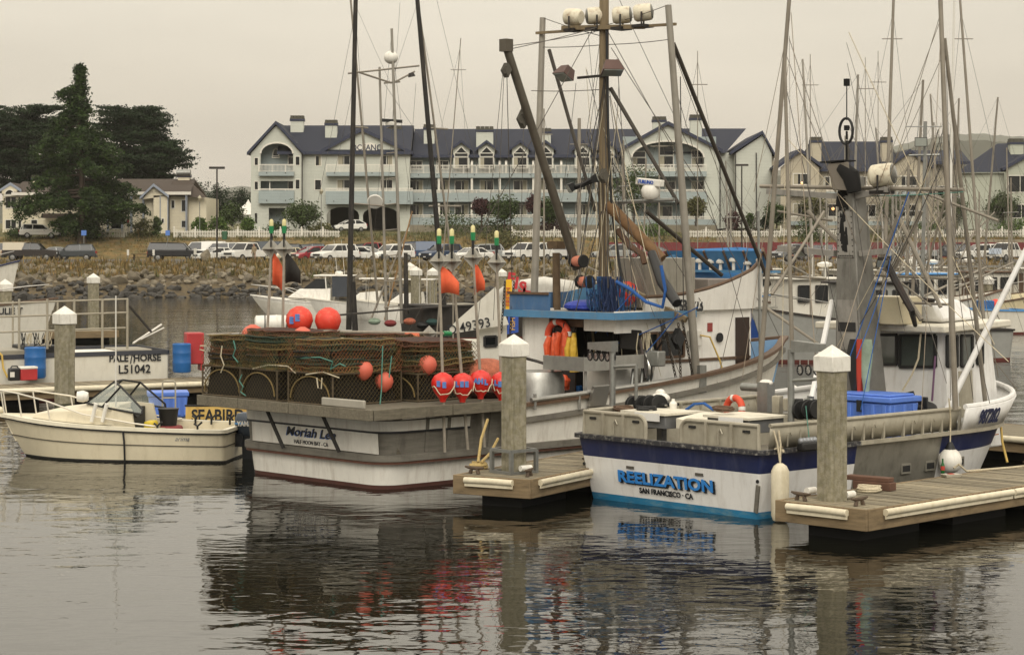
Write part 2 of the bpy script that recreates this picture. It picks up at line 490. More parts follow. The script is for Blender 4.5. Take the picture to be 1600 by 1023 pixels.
# hills
HILL = M('hill_scrub', '#4d5044', 1., var=.25, scale=.01, bump=0)
def hill(pts, y, dep):
 rows = [[A(px, y, 0) for px, z in pts], [A(px, y, z) for px, z in pts], [A(px, y + dep * .4, z * 1.18 + 3) for px, z in pts], [A(px, y + dep, 0) for px, z in pts]]
 rows = [[tuple(p) for p in q] for q in rows]
 structure(MB().grid(rows).build('hills', HILL))
def hz2(py, d): return H - (py - HZ) / F * d
rr = random.Random(9)
prof = [(-400, 330), (100, 318), (330, 305), (380, 298), (470, 305), (700, 320), (1000, 310), (1300, 262), (1400, 238), (1440, 228), (1490, 220), (1530, 219), (1570, 222), (1640, 226), (1750, 235), (2000, 265), (2300, 300)]
pts = []
for (a, b), (c, d) in zip(prof, prof[1:]):
 for k in range(6): pts.append((a + (c - a) * k / 6, hz2(b + (d - b) * k / 6 + rr.uniform(-1, 1), 2600)))
hill(pts, 2600, 900)
# ------------------------------------------------------------------ piles
CONC = M('pile_concrete', '#8a8472', .9, var=.22, scale=5, bump=.6, bscale=40, stain='#4d4a33', amt=.75, sstr=(4, 4, .3), two='#7d7761', bdist=.015)
CAPW = M('pile_cap_white', '#d8d5cc', .55, var=.08, scale=6, stain='#8a8268', amt=.5, sstr=(4, 4, 1))
ALGAE = M('algae_band', '#3b3d2b', .8, var=.3, scale=9, bump=.4)
def pile(px, d, ztop, label, side=.36, rz=radians(38), zalg=.35):
 p = A(px, d)
 t = thing('dock_pile', label, 'piling', (p.x, p.y, 0), rz, 'concrete dock piles')
 s = side / 2; c = s * .22
 poly = [(-s + c, -s), (s - c, -s), (s, -s + c), (s, s - c), (s - c, s), (-s + c, s), (-s, s - c), (-s, -s + c)]
 MB().xy(poly, zalg, ztop).build('shaft', CONC, t)
 MB().xy([(x * 1.006, y * 1.006) for x, y in poly], -2.3, zalg).build('weed_band', ALGAE, t)
 k = s * 1.13; hh = side * .58
 mb = MB().bb(-k, k, -k, k, ztop - .02, ztop + hh)
 mb.add([(-k, -k, ztop + hh), (k, -k, ztop + hh), (k, k, ztop + hh), (-k, k, ztop + hh), (0, 0, ztop + hh + side * .52)], [(0, 1, 4), (1, 2, 4), (2, 3, 4), (3, 0, 4)])
 mb.build('cap', CAPW, t, bevel=.012)
 return t
pile(1300, 30.2, 2.42, 'mossy concrete pile with white cap at the dock end beside the blue hulled stern', .345)
pile(803, 33.9, 2.44, 'concrete pile with white pyramid cap in front of the red buoys', .325)
pile(101, 50.8, 2.33, 'tall concrete pile with white cap behind the cream skiff windshield', .4)
pile(146, 97, 2.5, 'white capped pile standing alone in the open channel', .42)
pile(8, 80, 2.5, 'white capped pile cut by the picture edge beside the upswept white bow', .42)
pile(650, 105, 2.75, 'white capped pile nearest the ladder mast of the dark trawler', .42)
pile(640, 118, 2.85, 'white capped pile just behind another one by the ladder mast', .42)
pile(676, 122, 2.5, 'white capped pile behind the orange flags', .42)
pile(784, 118, 2.5, 'white capped pile beside the yellow banner', .4)
pile(1232, 92, 2.4, 'white capped pile in front of the bare rock slope', .4)
pile(1543, 105, 2.3, 'white capped pile in front of the pale seawall', .42)
pile(1240, 52, .3, 'short concrete pile stub behind the orange life ring', .4)
# ------------------------------------------------------------------ docks
PLANK = M('dock_planks', '#7d7460', .85, var=.22, scale=3, stretch=(1, 8, 1), bump=.5, bscale=16, rnd=.32, stain='#423a2c', amt=.5, sstr=(.6, 2, 1))
FASCIA = M('dock_timber', '#77664c', .85, var=.3, scale=2, stretch=(.5, .5, 5), bump=.4, stain='#3a3122', amt=.8, sstr=(.6, .6, 3))
BUMPER = M('pvc_bumper', '#cfc6ae', .5, var=.1, scale=6, stain='#8f7c4a', amt=.4)
FLOAT = M('dock_float', '#0c0c0b', .8, var=.2)
def dock(name, label, corner, heading, length, width, planks, z=.5, bump_end=True, bump_side=True):
 """corner: the near outer corner; the deck runs from there along the heading, and to the left across its width"""
 t = thing(name, label, 'dock', (corner[0], corner[1], 0), heading, 'floating docks')
 pm = MB().bb(-.063, .063, -width / 2, width / 2, -.02, .02)
 me = pm.mesh('plank', PLANK)
 n = int(length / .146)
 q = random.Random(n)
 for i in range(min(n, planks)):
  o = link('plank', me, t); o.location = (.075 + .146 * i, width / 2, z - .02 + q.uniform(-.004, .004)); o.rotation_euler = (q.uniform(-.004, .004), 0, q.uniform(-.006, .006))
 if n > planks:
  mb = MB()
  for i in range(planks, n): mb.bb(.009 + .146 * i, .009 + .146 * i + .132, 0, width, z - .04, z)
  stuff(mb.build('plank', PLANK, t))
 MB().bb(-.05, 0, -.05, width + .05, z - .3, z + .01).build('end_board', FASCIA, t, bevel=.008)
 MB().bb(.003, length, -.06, -.005, z - .3, z + .008).build('side_board', FASCIA, t, bevel=.008)
 MB().bb(.003, length, width + .005, width + .06, z - .3, z + .008).build('side_board', FASCIA, t, bevel=.008)
 k = .3
 while k < length:
  MB().bb(k, k + 1.5, .3, width - .3, -.25, z - .06).build('float', FLOAT, t)
  k += 2.4
 def bumper(p, qq, nrm):
  p, qq, nrm = Vector(p), Vector(qq), Vector(nrm)
  mb = MB().path([p, p.lerp(qq, .5) + Vector((0, 0, .006)), qq], .052, 10)
  mb.bar(p + Vector((0, 0, -.07)), qq + Vector((0, 0, -.07)), .02, .05)
  b = mb.build('bumper', BUMPER, t)
  m2 = MB(); L = (qq - p).length; kk = .08
  while kk < L:
   m2.ball(p.lerp(qq, kk / L) + Vector((0, 0, .058)) - nrm * .022, .012, 5, 3)
   kk += .16
  stuff(m2.build('rivet', RUST, b))
 if bump_end: bumper((-.09, .25, z - .06), (-.09, width - .2, z - .06), (-1, 0, 0))
 if bump_side:
  kk = .35 if length > 9.6 else .2
  while kk < length - 3:
   bumper((kk, -.1, z - .06), (kk + 3.4, -.1, z - .06), (0, -1, 0)); kk += 3.45
 return t
def cleat(t, x, y, z, rz=0.):
 m = Matrix.Translation((x, y, z)) @ Matrix.Rotation(rz, 4, 'Z')
 mb = MB()
 mb.path([m @ Vector(p) for p in ((-.2, 0, .11), (-.12, 0, .1), (0, 0, .095), (.12, 0, .1), (.2, 0, .11))], [.015, .026, .032, .026, .015], 8)
 for s in (-.06, .06): mb.path([m @ Vector((s * 1.5, 0, 0)), m @ Vector((s, 0, .09))], [.035, .025], 8)
 return mb.build('cleat', M('rusty_cleat', '#55473a', .7, .3, var=.3, scale=12), t)
HD = radians(45)
d1 = dock('finger_dock', 'grey planked finger dock along the near side of the blue and white boat', (5.02, 29.1), HD, 11.6, 1.52, 76)
cleat(d1, .35, .35, .5); cleat(d1, .22, 1.3, .5, 1.4); cleat(d1, 6.6, 1.3, .5)
d2 = dock('finger_dock', 'grey planked finger dock between the two fishing boats', (.27, 32.85), radians(60), 7, 1.35, 48)
cleat(d2, .45, .25, .5, .2); cleat(d2, .3, 1.2, .5, 1.4); cleat(d2, 2.6, .3, .5)
main = dock('walkway_dock', 'main walkway dock beyond the bow of the blue and white boat', (15.3, 38.2), radians(135), 11.5, 2.4, 10, bump_end=False, bump_side=False)
MB().path([(0, 2.5, .46), (11.5, 2.5, .46)], .065, 10).build('bumper', BUMPER, main)
d3 = dock('finger_dock', 'weathered dock with cream bumper carrying blue barrels, red cooler and black jug', tuple(A(309, 58.3))[:2], radians(212), 16, -1.0 + 2.6, 60, bump_end=False, bump_side=False)
# its visible long edge is the far-left side of the heading, so the bumper goes there
MB().path([(0.1, 1.72, .44), (5.2, 1.72, .445), (15.9, 1.72, .44)], .075, 10).build('bumper', BUMPER, d3)
d4 = dock('finger_dock', 'low dock behind the pipe railed workboat in the channel', tuple(A(170, 92))[:2], radians(205), 18, 1.6, 20, bump_end=False, bump_side=False)
# ------------------------------------------------------------------ buildings (measured on their own front planes)
def siding(name, col, pitch=.19):
 if name in _M: return _M[name]
 m = M(name, col, .7, var=.05, scale=.5, bump=0, stain='#6d6a60', amt=.12)
 N, L = m.node_tree.nodes, m.node_tree.links
 t = N.new('ShaderNodeTexCoord'); s = N.new('ShaderNodeSeparateXYZ'); L.new(t.outputs['Object'], s.inputs[0])
 a = N.new('ShaderNodeMath'); a.operation = 'DIVIDE'; a.inputs[1].default_value = pitch; L.new(s.outputs[2], a.inputs[0])
 f = N.new('ShaderNodeMath'); f.operation = 'FRACT'; L.new(a.outputs[0], f.inputs[0])
 b = N.new('ShaderNodeBump'); b.inputs['Strength'].default_value = 1; b.inputs['Distance'].default_value = .05; b.invert = True
 L.new(f.outputs[0], b.inputs['Height']); L.new(b.outputs[0], N['Principled BSDF'].inputs['Normal'])
 return m
SIDH = siding('pale_blue_siding', '#b6b8ad')
SIDB = siding('blue_grey_siding', '#8c9695')
SIDT = siding('tan_siding', '#a79e8a')
SIDG = siding('sage_siding', '#a5a898')
SIDC = siding('cream_siding', '#cdc4ac')
TRIM = M('white_trim', '#d3cfc4', .6, var=.05)
SHING = M('blue_slate_shingles', '#1c2130', .85, var=.28, scale=6, stretch=(1, 1, 2), bump=.5, bscale=10, bdist=.05)
SHINGB = M('brown_shingles', '#3f352d', .9, var=.25, scale=6, bump=.5, bscale=10, bdist=.05)
FASN = M('navy_fascia', '#242a3f', .6, var=.08)
CAPD = M('chimney_cap', '#4a473c', .8, var=.2)
CURT = M('pale_curtain', '#9d9784', .9, var=.2, scale=3, stretch=(6, 1, .3), bump=0)
class Fac:
 """a building whose front lies at depth d: pixel columns and rows turn into metres on that plane"""
 def __init__(s, root, d):
  s.t, s.d, s.k, s.x0 = root, d, F / d, root.location
 def x(s, px): return (px - 800) / s.k - s.x0.x
 def z(s, py): return H - (py - HZ) / s.k - s.x0.z
 def y(s, d): return d - s.x0.y
 def wall(s, xa, xb, ya, yb, holes, d, mat, thick=.3, name='wall', top=None):
  """front wall with real openings; top: optional polygon of (px, py) for a gable over it"""
  xs = sorted({xa, xb, *[h[0] for h in holes], *[h[1] for h in holes]}); ys = sorted({ya, yb, *[h[2] for h in holes], *[h[3] for h in holes]})
  y = s.y(d); mb = MB()
  for i in range(len(xs) - 1):
   for j in range(len(ys) - 1):
    mx, my = (xs[i] + xs[i + 1]) / 2, (ys[j] + ys[j + 1]) / 2
    if any(h[0] < mx < h[1] and h[2] < my < h[3] for h in holes): continue
    mb.bb(s.x(xs[i]), s.x(xs[i + 1]), y, y + thick, s.z(ys[j + 1]), s.z(ys[j]))
  if top: mb.xz([(s.x(p), s.z(q)) for p, q in top], y, y + thick)
  return mb.build(name, mat, s.t)
 def window(s, xa, xb, ya, yb, d, mull=1, arch=0, peak=0, curtain=None):
  x0, x1, z0, z1, y = s.x(xa), s.x(xb), s.z(yb), s.z(ya), s.y(d)
  f = .1; mb = MB()
  mb.bb(x0 - f, x0, y - .05, y + .15, z0 - f, z1 + f * (not arch)); mb.bb(x1, x1 + f, y - .05, y + .15, z0 - f, z1 + f * (not arch))
  mb.bb(x0, x1, y - .05, y + .15, z0 - f, z0)
  cx = (x0 + x1) / 2
  if arch or peak:
   tp = z1 + (arch or peak)
   if arch: arc = [(cx + (x1 - x0) / 2 * cos(a), z1 + arch * sin(a)) for a in np.linspace(0, pi, 9)]
   else: arc = [(x1, z1), (cx, tp), (x0, z1)]
   for p, q in zip(arc, arc[1:]): mb.bar((p[0], y + .05, p[1]), (q[0], y + .05, q[1]), .12, .2, up=(0, 1, 0))
   pane = [(x0, z0), (x1, z0)] + arc
   mb.bb(x0, x1, y - .02, y + .1, z1 - .05, z1 + .05)
  else:
   mb.bb(x0, x1, y - .05, y + .15, z1, z1 + f)
   pane = [(x0, z0), (x1, z0), (x1, z1), (x0, z1)]
  for i in range(1, mull + 1):
   xx = x0 + (x1 - x0) * i / (mull + 1); mb.bb(xx - .035, xx + .035, y, y + .1, z0, z1)
  w = mb.build('window', TRIM, s.t)
  MB().xz(pane, y + .08, y + .11).build('pane', GLASS, w)
  if curtain:
   a, b = curtain; MB().bb(x0 + (x1 - x0) * a, x0 + (x1 - x0) * b, y + .045, y + .075, z0, z1).build('curtain', CURT, w)
  return w
 def balcony(s, xa, xb, yr, yf, yb, d0, d1, solid=False, mat=None):
  """rail top row, floor row, underside row; the front edge at depth d0"""
  x0, x1, y0, y1 = s.x(xa), s.x(xb), s.y(d0), s.y(d1)
  b = MB().bb(x0, x1, y0, y1, s.z(yb), s.z(yf)).build('balcony', mat or SIDB, s.t)
  mb = MB(); zt, zf = s.z(yr), s.z(yf)
  mb.bb(x0, x1, y0, y0 + .08, zt - .1, zt); mb.bb(x0, x1, y0 + .02, y0 + .06, zf + .06, zf + .12)
  n = int((x1 - x0) / .17)
  for i in range(n + 1):
   xx = x0 + (x1 - x0 - .06) * i / n
   big = i % 10 == 0
   mb.bb(xx - .03 * big, xx + .05 + .03 * big, y0 + .012, y0 + .065, zf + .12 if not big else zf, zt - .1)
  mb.build('railing', TRIM, b)
  m2 = MB(); xx = x0 + 1
  while xx < x1:
   m2.bb(xx, xx + .1, y0 - .05, y0, s.z(yb) + .3, s.z(yb) + .45); xx += 2.4
  stuff(m2.build('scupper', DARKMET, b))
  return b
 def gable_roof(s, xa, xb, xc, yc, ye, d0, d1, over=.5, mat=None, thick=.28, fas=True):
  """ridge running away from the camera at column xc; eaves at rows ye=(left,right)"""
  y0, y1 = s.y(d0) - over, s.y(d1)
  m = mat or SHING
  zc = s.z(yc); el, er = (s.z(ye), s.z(ye)) if not isinstance(ye, tuple) else (s.z(ye[0]), s.z(ye[1]))
  xl, xr, xm = s.x(xa), s.x(xb), s.x(xc)
  mb = MB()
  mb.xz([(xl, el), (xm, zc), (xr, er), (xr, er + thick), (xm, zc + thick), (xl, el + thick)], y0 + .12, y1)
  o = mb.build('roof', m, s.t)
  if fas:
   MB().xz([(xl - .05, el - .12), (xm, zc - .14), (xr + .05, er - .12), (xr + .05, er + thick + .03), (xm, zc + thick + .03), (xl - .05, el + thick + .03)], y0, y0 + .12).build('bargeboard', FASN if m is SHING else M('blue_grey_trim', '#8b93a0', .7), o)
  return o
 def chimney(s, xa, xb, ya, yb, d, mat=None, vents=0):
  x0, x1 = s.x(xa), s.x(xb); y = s.y(d); w = x1 - x0
  c = MB().bb(x0, x1, y, y + 1.3, s.z(yb) - .6, s.z(ya) - .45).build('chimney', mat or SIDH, s.t)
  mb = MB().bb(x0 - .08, x1 + .08, y - .08, y + 1.38, s.z(ya) - .45, s.z(ya) - .3)
  n = 4
  for i in range(n):
   a = x0 - .05 + (w + .1) * i / n
   mb.bb(a + .03, a + (w + .1) / n - .03, y - .05, y + 1.35, s.z(ya) - .3, s.z(ya))
  mb.build('chimney_cap', CAPD, c)
  MB().bb(x0 - .1, x1 + .1, y - .1, y + 1.4, s.z(ya) - .72, s.z(ya) - .45).build('band', FASN, c)
# ---- the hotel
D = 262.0
ht = thing('hotel', 'long pale blue three storey hotel with dark slate roofs, dormers and white balconies', 'hotel', A(770, D, 6.3))
h = Fac(ht, D)
# left wing, its arch recess
lw_h = [(407, 458, 224, 275), (407, 458, 283, 318), (420, 446, 325, 357), (398, 402, 333, 349)]
h.wall(392, 471, 240, 360, [(a, b, max(c, 240), e) for a, b, c, e in lw_h] + [(398, 403, 247, 258), (398, 403, 284, 296), (462, 468, 245, 258), (462, 468, 281, 295)], D, SIDH,
  )
arch = [(432.5 + 25.5 * cos(a), 240 - 17 * sin(a)) for a in np.linspace(0, pi, 13)]
h_poly_l = [(392, 240.0)] + [(431.5, 195)] + [(471, 240.0)]
mb = MB(); y = h.y(D)
up = [(471, 240), (458, 240)] + arch[1:-1] + [(407, 240), (392, 240)]
# gable above the recess: triangles between the arch and the rake
rake = lambda p: 195 + abs(p - 431.5) / 39.5 * 45
pr = [392, 400, 407] + [q[0] for q in reversed(arch[1:-1])] + [458, 464, 471]
low = {q[0]: q[1] for q in arch}
def lowrow(p): return low.get(p, 240.0) if 407 < p < 458 else 240.0
for p, q in zip(pr, pr[1:]):
 mb.xz([(h.x(p), h.z(lowrow(p))), (h.x(q), h.z(lowrow(q))), (h.x(q), h.z(rake(q))), (h.x(p), h.z(rake(p)))], y, y + .3)
mb.build('gable', SIDH, ht)
mb = MB()
for p, q in zip(arch, arch[1:]): mb.bar((h.x(p[0]), y - .04, h.z(p[1])), (h.x(q[0]), y - .04, h.z(q[1])), .22, .16, up=(0, 1, 0))
mb.build('arch_trim', TRIM, ht)
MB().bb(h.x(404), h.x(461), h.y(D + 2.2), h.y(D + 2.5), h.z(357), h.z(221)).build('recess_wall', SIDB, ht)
for a, b, c, e in ((448, 457, 245, 257), (448, 458, 283, 296)): h.window(a, b, c, e, D + 2.06, 0)
h.window(423, 433, 243, 245, D + 2.06, 0, arch=1.0); h.window(448, 458, 238, 243, D + 2.06, 0, arch=.9)
h.window(398, 403, 247, 258, D, 0); h.window(398, 403, 284, 296, D, 0); h.window(462, 468, 245, 258, D, 0); h.window(462, 468, 281, 295, D, 0)
h.balcony(405, 460, 257, 269, 275, D - .7, D + 2.2); h.balcony(405, 460, 295, 298, 318, D - .7, D + 2.2)
MB().bb(h.x(420), h.x(421.6), h.y(D + .4), h.y(D + .7), h.z(298), h.z(277)).build('column', TRIM, ht)
h.gable_roof(387, 476, 431.5, 193, 242, D, D + 14)
MB().bb(h.x(392), h.x(392) + .3, h.y(D) + .3, h.y(D + 14), h.z(360), h.z(240)).build('side_wall', SIDH, ht)
MB().bb(h.x(392) + .3, h.x(471), h.y(D + 13.7), h.y(D + 14), h.z(320), h.z(240)).build('rear_wall', SIDH, ht)
# middle wing with the name board
dm = D + 1.2
wm = [(492, 500, 243, 258), (527, 545, 243, 258), (594, 612, 243, 258), (491, 500, 281, 296), (526, 546, 281, 296), (594, 612, 281, 296)]
h.wall(471, 640, 240, 360, wm + [(509, 560, 322, 364), (566, 622, 322, 364)], dm, SIDH)
MB().xz([(h.x(498), h.z(240)), (h.x(640), h.z(240)), (h.x(565), h.z(204))], h.y(dm), h.y(dm) + .3).build('gable', SIDH, ht)
for i, w_ in enumerate(wm): h.window(*w_, dm, 1 if i in (1, 2, 4, 5) else 0, curtain=(.0, .4) if i in (1, 4) else ((.6, 1) if i in (0, 2) else None))
h.balcony(510, 621, 257, 269, 275, dm - 1.4, dm); h.balcony(509, 645, 294, 299, 319, dm - 1.4, dm)
h.gable_roof(500, 644, 565, 203, (238, 240), dm, dm + 9)
for x0, x1 in ((509, 560), (566, 622)):
 mb = MB(); cx = (x0 + x1) / 2
 a_ = [(cx + (x1 - x0) / 2 * cos(t), 336 - 13 * sin(t)) for t in np.linspace(0, pi, 9)]
 for p, q in zip(a_, a_[1:]): mb.xz([(h.x(p[0]), h.z(p[1])), (h.x(q[0]), h.z(q[1])), (h.x(q[0]), h.z(321)), (h.x(p[0]), h.z(321))], h.y(dm) - .05, h.y(dm) + .25)
 mb.build('arch', SIDH, ht)
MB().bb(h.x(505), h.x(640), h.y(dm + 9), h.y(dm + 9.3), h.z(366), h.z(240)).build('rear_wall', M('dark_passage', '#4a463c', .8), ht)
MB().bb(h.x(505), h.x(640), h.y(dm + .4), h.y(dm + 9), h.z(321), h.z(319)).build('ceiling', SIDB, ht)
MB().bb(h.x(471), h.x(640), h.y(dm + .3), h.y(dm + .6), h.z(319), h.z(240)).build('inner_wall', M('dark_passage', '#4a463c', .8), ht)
t_ = MB().xz([(h.x(556), h.z(239)), (h.x(588), h.z(239)), (h.x(588), h.z(225)), (h.x(578), h.z(222)), (h.x(556), h.z(226))], h.y(dm) - .2, h.y(dm) - .05).build('name_board', TRIM, ht)
text('lettering', 'OCEANO', 1.05, (h.x(572), h.y(dm) - .21, h.z(230.5)), (1, 0, 0), (0, 0, 1), FASN, t_, bold=.02, sx=.9)
text('lettering', 'HOTEL & SPA', .42, (h.x(572), h.y(dm) - .21, h.z(236.5)), (1, 0, 0), (0, 0, 1), FASN, t_, bold=.01, sx=.95)
# the long recessed front with dormers
dr = D + 4
h.wall(640, 985, 242, 360, [], dr, SIDB, thick=.4)
for px in (683, 735, 779, 789, 832, 876, 931):
 for top, mid, bot in ((246, 256, 275), (277, 277, 315), (317, 317, 352)):
  if px == 789 and top > 250: continue
  y0_, y1_ = h.y(dr - 1.8), h.y(dr); zm = h.z(mid)
  MB().prism([(y1_, h.z(top)), (y0_ + .5, zm + (0 if mid == top else .3)), (y0_, zm), (y0_, h.z(bot)), (y1_, h.z(bot))], lambda y, z: (h.x(px), y, z), lambda y, z: (h.x(px) + .28, y, z)).build('party_wall', TRIM, ht)
h.balcony(640, 985, 257, 270, 277, dr - 2, dr); h.balcony(640, 985, 296, 301, 315, dr - 2, dr); h.balcony(640, 985, 335, 340, 352, dr - 2, dr)
cols = (648, 690, 720, 760, 813, 853, 912, 950)
for px in cols:
 for (ya, yb) in ((281, 297), (319, 335)): h.window(px - 10, px + 10, ya, yb, dr - .13, 1, curtain=(0, .35) if px % 3 else (.7, 1))
for px in cols[:2]: h.window(px - 9, px + 9, 250, 262, dr - .13, 1)
for px in cols[2:]:
 yd = h.y(dr - 1.33)
 MB().bb(h.x(px - 13), h.x(px + 13), yd + .1, yd + 3, h.z(262), h.z(231)).xz([(h.x(px - 13), h.z(231)), (h.x(px + 13), h.z(231)), (h.x(px), h.z(222))], yd + .1, yd + 3).build('dormer', SIDH, ht)
 h.window(px - 10, px + 10, 245, 261, dr - 1.4, 0, curtain=(0, .3)); h.window(px - 10, px + 10, 238, 243, dr - 1.4, 0, peak=.85)
 h.gable_roof(px - 17, px + 17, px, 220, 233.5, dr - 1.4, dr + 5, over=.35, thick=.2)
# main roof: ridge along the front
def eave_roof(hh, xa, xb, ye, yr, d0, d1, mat, ends=0., name='roof', fas=True):
 x0, x1 = hh.x(xa), hh.x(xb); y0, y1 = hh.y(d0), hh.y(d1); z0 = hh.z(ye); z1 = hh.z(yr); ym = (y0 + y1) / 2; th = .25
 mb = MB()
 mb.prism([(y0, z0), (ym, z1), (y1, z0), (y1, z0 + th), (ym, z1 + th), (y0, z0 + th)], lambda y, z: (x0 + ends * (z - z0), y, z), lambda y, z: (x1 - ends * (z - z0), y, z))
 o = mb.build(name, mat, hh.t)
 if fas: MB().bb(x0, x1, y0 - .1, y0 - .003, z0 - .12, z0 + th).build('fascia', FASN if mat is SHING else TRIM, o)
 return o
eave_roof(h, 642, 1000, 243.5, 196 + 1.5, dr - 1.2, dr + 14, SHING)
eave_roof(h, 432, 642, 239.5, 193.5, dm - .5, dm + 14, SHING)
MB().bb(h.x(642), h.x(985), h.y(dr + 12.5), h.y(dr + 12.8), h.z(360), h.z(243)).build('rear_wall', SIDH, ht)
# right gable wing with the wide arch
dg = D + .6
arch = [(1044 + 57 * cos(a), 246 - 26 * sin(a)) for a in np.linspace(0, pi, 15)]
h.wall(974, 1124, 246, 358, [(987, 1101, 246, 262), (987, 1101, 270, 300), (987, 1101, 315, 346)], dg, SIDH)
low = {q[0]: q[1] for q in arch}
rake = lambda p: 195 + (1044 - p) / 70 * 37 if p < 1044 else 195 + (p - 1044) / 80 * 40
pr = [974] + sorted(q[0] for q in arch) + [1124]
mb = MB(); y = h.y(dg)
for p, q in zip(pr, pr[1:]):
 lp, lq = low.get(p, 246.0), low.get(q, 246.0)
 mb.xz([(h.x(p), h.z(lp)), (h.x(q), h.z(lq)), (h.x(q), h.z(rake(q))), (h.x(p), h.z(rake(p)))], y, y + .3)
mb.build('gable', SIDH, ht)
mb = MB()
for p, q in zip(arch, arch[1:]): mb.bar((h.x(p[0]), y - .04, h.z(p[1])), (h.x(q[0]), y - .04, h.z(q[1])), .22, .16, up=(0, 1, 0))
mb.build('arch_trim', TRIM, ht)
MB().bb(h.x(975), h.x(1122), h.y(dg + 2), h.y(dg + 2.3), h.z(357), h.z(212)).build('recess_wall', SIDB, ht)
for a, b, c, e in ((991, 1010, 246, 260), (1033, 1054, 243, 260), (1084, 1101, 246, 260), (1042, 1057, 283, 298), (1084, 1101, 283, 298), (991, 1008, 283, 298), (1030, 1052, 322, 340), (1080, 1100, 322, 340)):
 h.window(a, b, c, e, dg + 1.9, 0, curtain=(0, .35))
h.window(1033, 1054, 227, 241, dg + 1.9, 0); h.window(991, 1010, 236, 244, dg + 1.9, 0); h.window(1084, 1101, 234, 244, dg + 1.9, 0)
h.balcony(984, 1104, 257, 268, 276, dg - .9, dg + 2); h.balcony(984, 1104, 296, 300, 316, dg - .9, dg + 2); h.balcony(984, 1118, 338, 343, 352, dg - .9, dg + 2)
h.gable_roof(966, 1129, 1044, 193, (237, 237), dg, dg + 15)
# end block, set back in two steps, its walls turned away to the right
mb = MB().bb(h.x(1124), h.x(1150), h.y(D + 3), h.y(D + 16), h.z(357), h.z(237)); mb.build('wall', SIDH, ht)
mb = MB(); mb.bb(h.x(1150), h.x(1208), h.y(D + 1.5), h.y(D + 19), h.z(356), h.z(240)); mb.xz([(h.x(1150), h.z(240)), (h.x(1208), h.z(240)), (h.x(1194), h.z(210))], h.y(D + 1.5), h.y(D + 19)); mb.build('wall', SIDH, ht)
x0, x1 = h.x(1040), h.x(1180)
mb = MB(); mb.prism([(h.y(D + 2.2), h.z(238)), (h.y(D + 10), h.z(194)), (h.y(D + 17), h.z(238))], lambda y, z: (x0, y, z), lambda y, z: (x1 - (h.z(194) - z) * 1.0, y, z)); mb.build('roof', SHING, ht)
h.gable_roof(1143, 1214, 1193, 207, (240, 246), D + 1.5, D + 20)
for px in (471.5, 1125, 1150.5, 1183): MB().bb(h.x(px), h.x(px) + .12, h.y(D - .15 if px == 471.5 else D + 1.3 if px > 1140 else D + .4), h.y(D + .0 if px == 471.5 else D + 1.45 if px > 1140 else D + .55), h.z(356), h.z(238)).build('downpipe', DARKMET, ht)
for a, b, c, e, d in ((446, 466.5, 176, 200, D + 6), (503, 521.5, 184, 216, D + 4.5), (604, 622, 192, 222, D + 7), (659, 676, 190, 222, D + 6), (743, 770, 194, 226, D + 5), (843, 862, 196, 220, D + 6), (1027, 1048, 176, 200, D + 8), (1083, 1101, 176, 212, D + 4)):
 h.chimney(a, b, c, e, d)
# wall lamp, garden terrace wall
structure(MB().bb(A(640, 260).x, A(1120, 260).x, 259.6, 260, 5.8, 6.9).build('garden_wall', M('terrace_wall', '#7d7666', .9)))
# ---- cream houses by the road on the left
D2 = 258.0
hs = thing('house', 'cream two storey house with brown shingle roof and arched name gable behind the big conifer', 'house', A(245, D2, 5.8))
g = Fac(hs, D2)
wins = [(174, 182, 308, 325), (183, 190, 308, 325), (194, 197, 308, 324), (174, 190, 344, 357), (267, 271.5, 313, 325), (283, 290, 313, 330), (283, 290, 345, 355), (140, 148, 344, 357), (255, 258, 342, 348)]
g.wall(166, 242, 300, 369, [w_ for w_ in wins if w_[1] < 242], D2, SIDC)
g.wall(242, 264, 306, 369, [w_ for w_ in wins if 242 < w_[0] < 262], D2 - 1, SIDC, top=[(225, 312), (264, 306), (241, 291)])
g.wall(264, 292, 302, 369, [w_ for w_ in wins if 264 < w_[0] < 292], D2 + .5, SIDC)
MB().bb(g.x(292), g.x(320), g.y(D2 + 1.2), g.y(D2 + 12), g.z(368), g.z(308)).build('wall', SIDC, hs)
MB().bb(g.x(166), g.x(292), g.y(D2 + 10), g.y(D2 + 10.3), g.z(368), g.z(302)).build('rear_wall', SIDC, hs)
for w_ in wins[:7] + [wins[8]]: g.window(*w_, D2 - (1 if 242 < w_[0] < 262 else (-.5 if w_[0] > 264 else 0)), 0)
eave_roof(g, 150, 300, 303, 280.5, D2 - .7, D2 + 12, SHINGB, ends=.25)
g.gable_roof(222, 266, 243, 290, (311, 308), D2 - 1, D2 + 6, mat=SHINGB, thick=.18)
mb = MB(); mb.prism([(g.x(262), g.z(306)), (g.x(322), g.z(309)), (g.x(290), g.z(283)), (g.x(262), g.z(283))], lambda x, z: (x, g.y(D2) + (z - g.z(309)) * 1.6, z), lambda x, z: (x, g.y(D2) + (z - g.z(309)) * 1.6 + .3, z + .1)); mb.build('roof', SHINGB, hs)
text('lettering', 'PILLAR POINT', .38, (g.x(243), g.y(D2 - 1) - .02, g.z(301)), (1, 0, 0), (0, 0, 1), M('house_lettering', '#8f8a7d', .7), hs)
mb = MB()
for px in (169.5, 192, 206, 225, 252, 264, 292): mb.bb(g.x(px), g.x(px) + .1, g.y(D2 - 1.12), g.y(D2 - 1.02 if 241 < px < 265 else D2), g.z(366), g.z(306))
mb.build('corner_trim', M('blue_grey_trim', '#8b93a0', .7), hs)
g.chimney(268, 286, 266, 282, D2 + 5, SIDC)
MB().path([(g.x(266), g.y(D2 + 5), g.z(268)), (g.x(288), g.y(D2 + 5), g.z(268))], .45, 10).build('flue', GREYMET, hs)
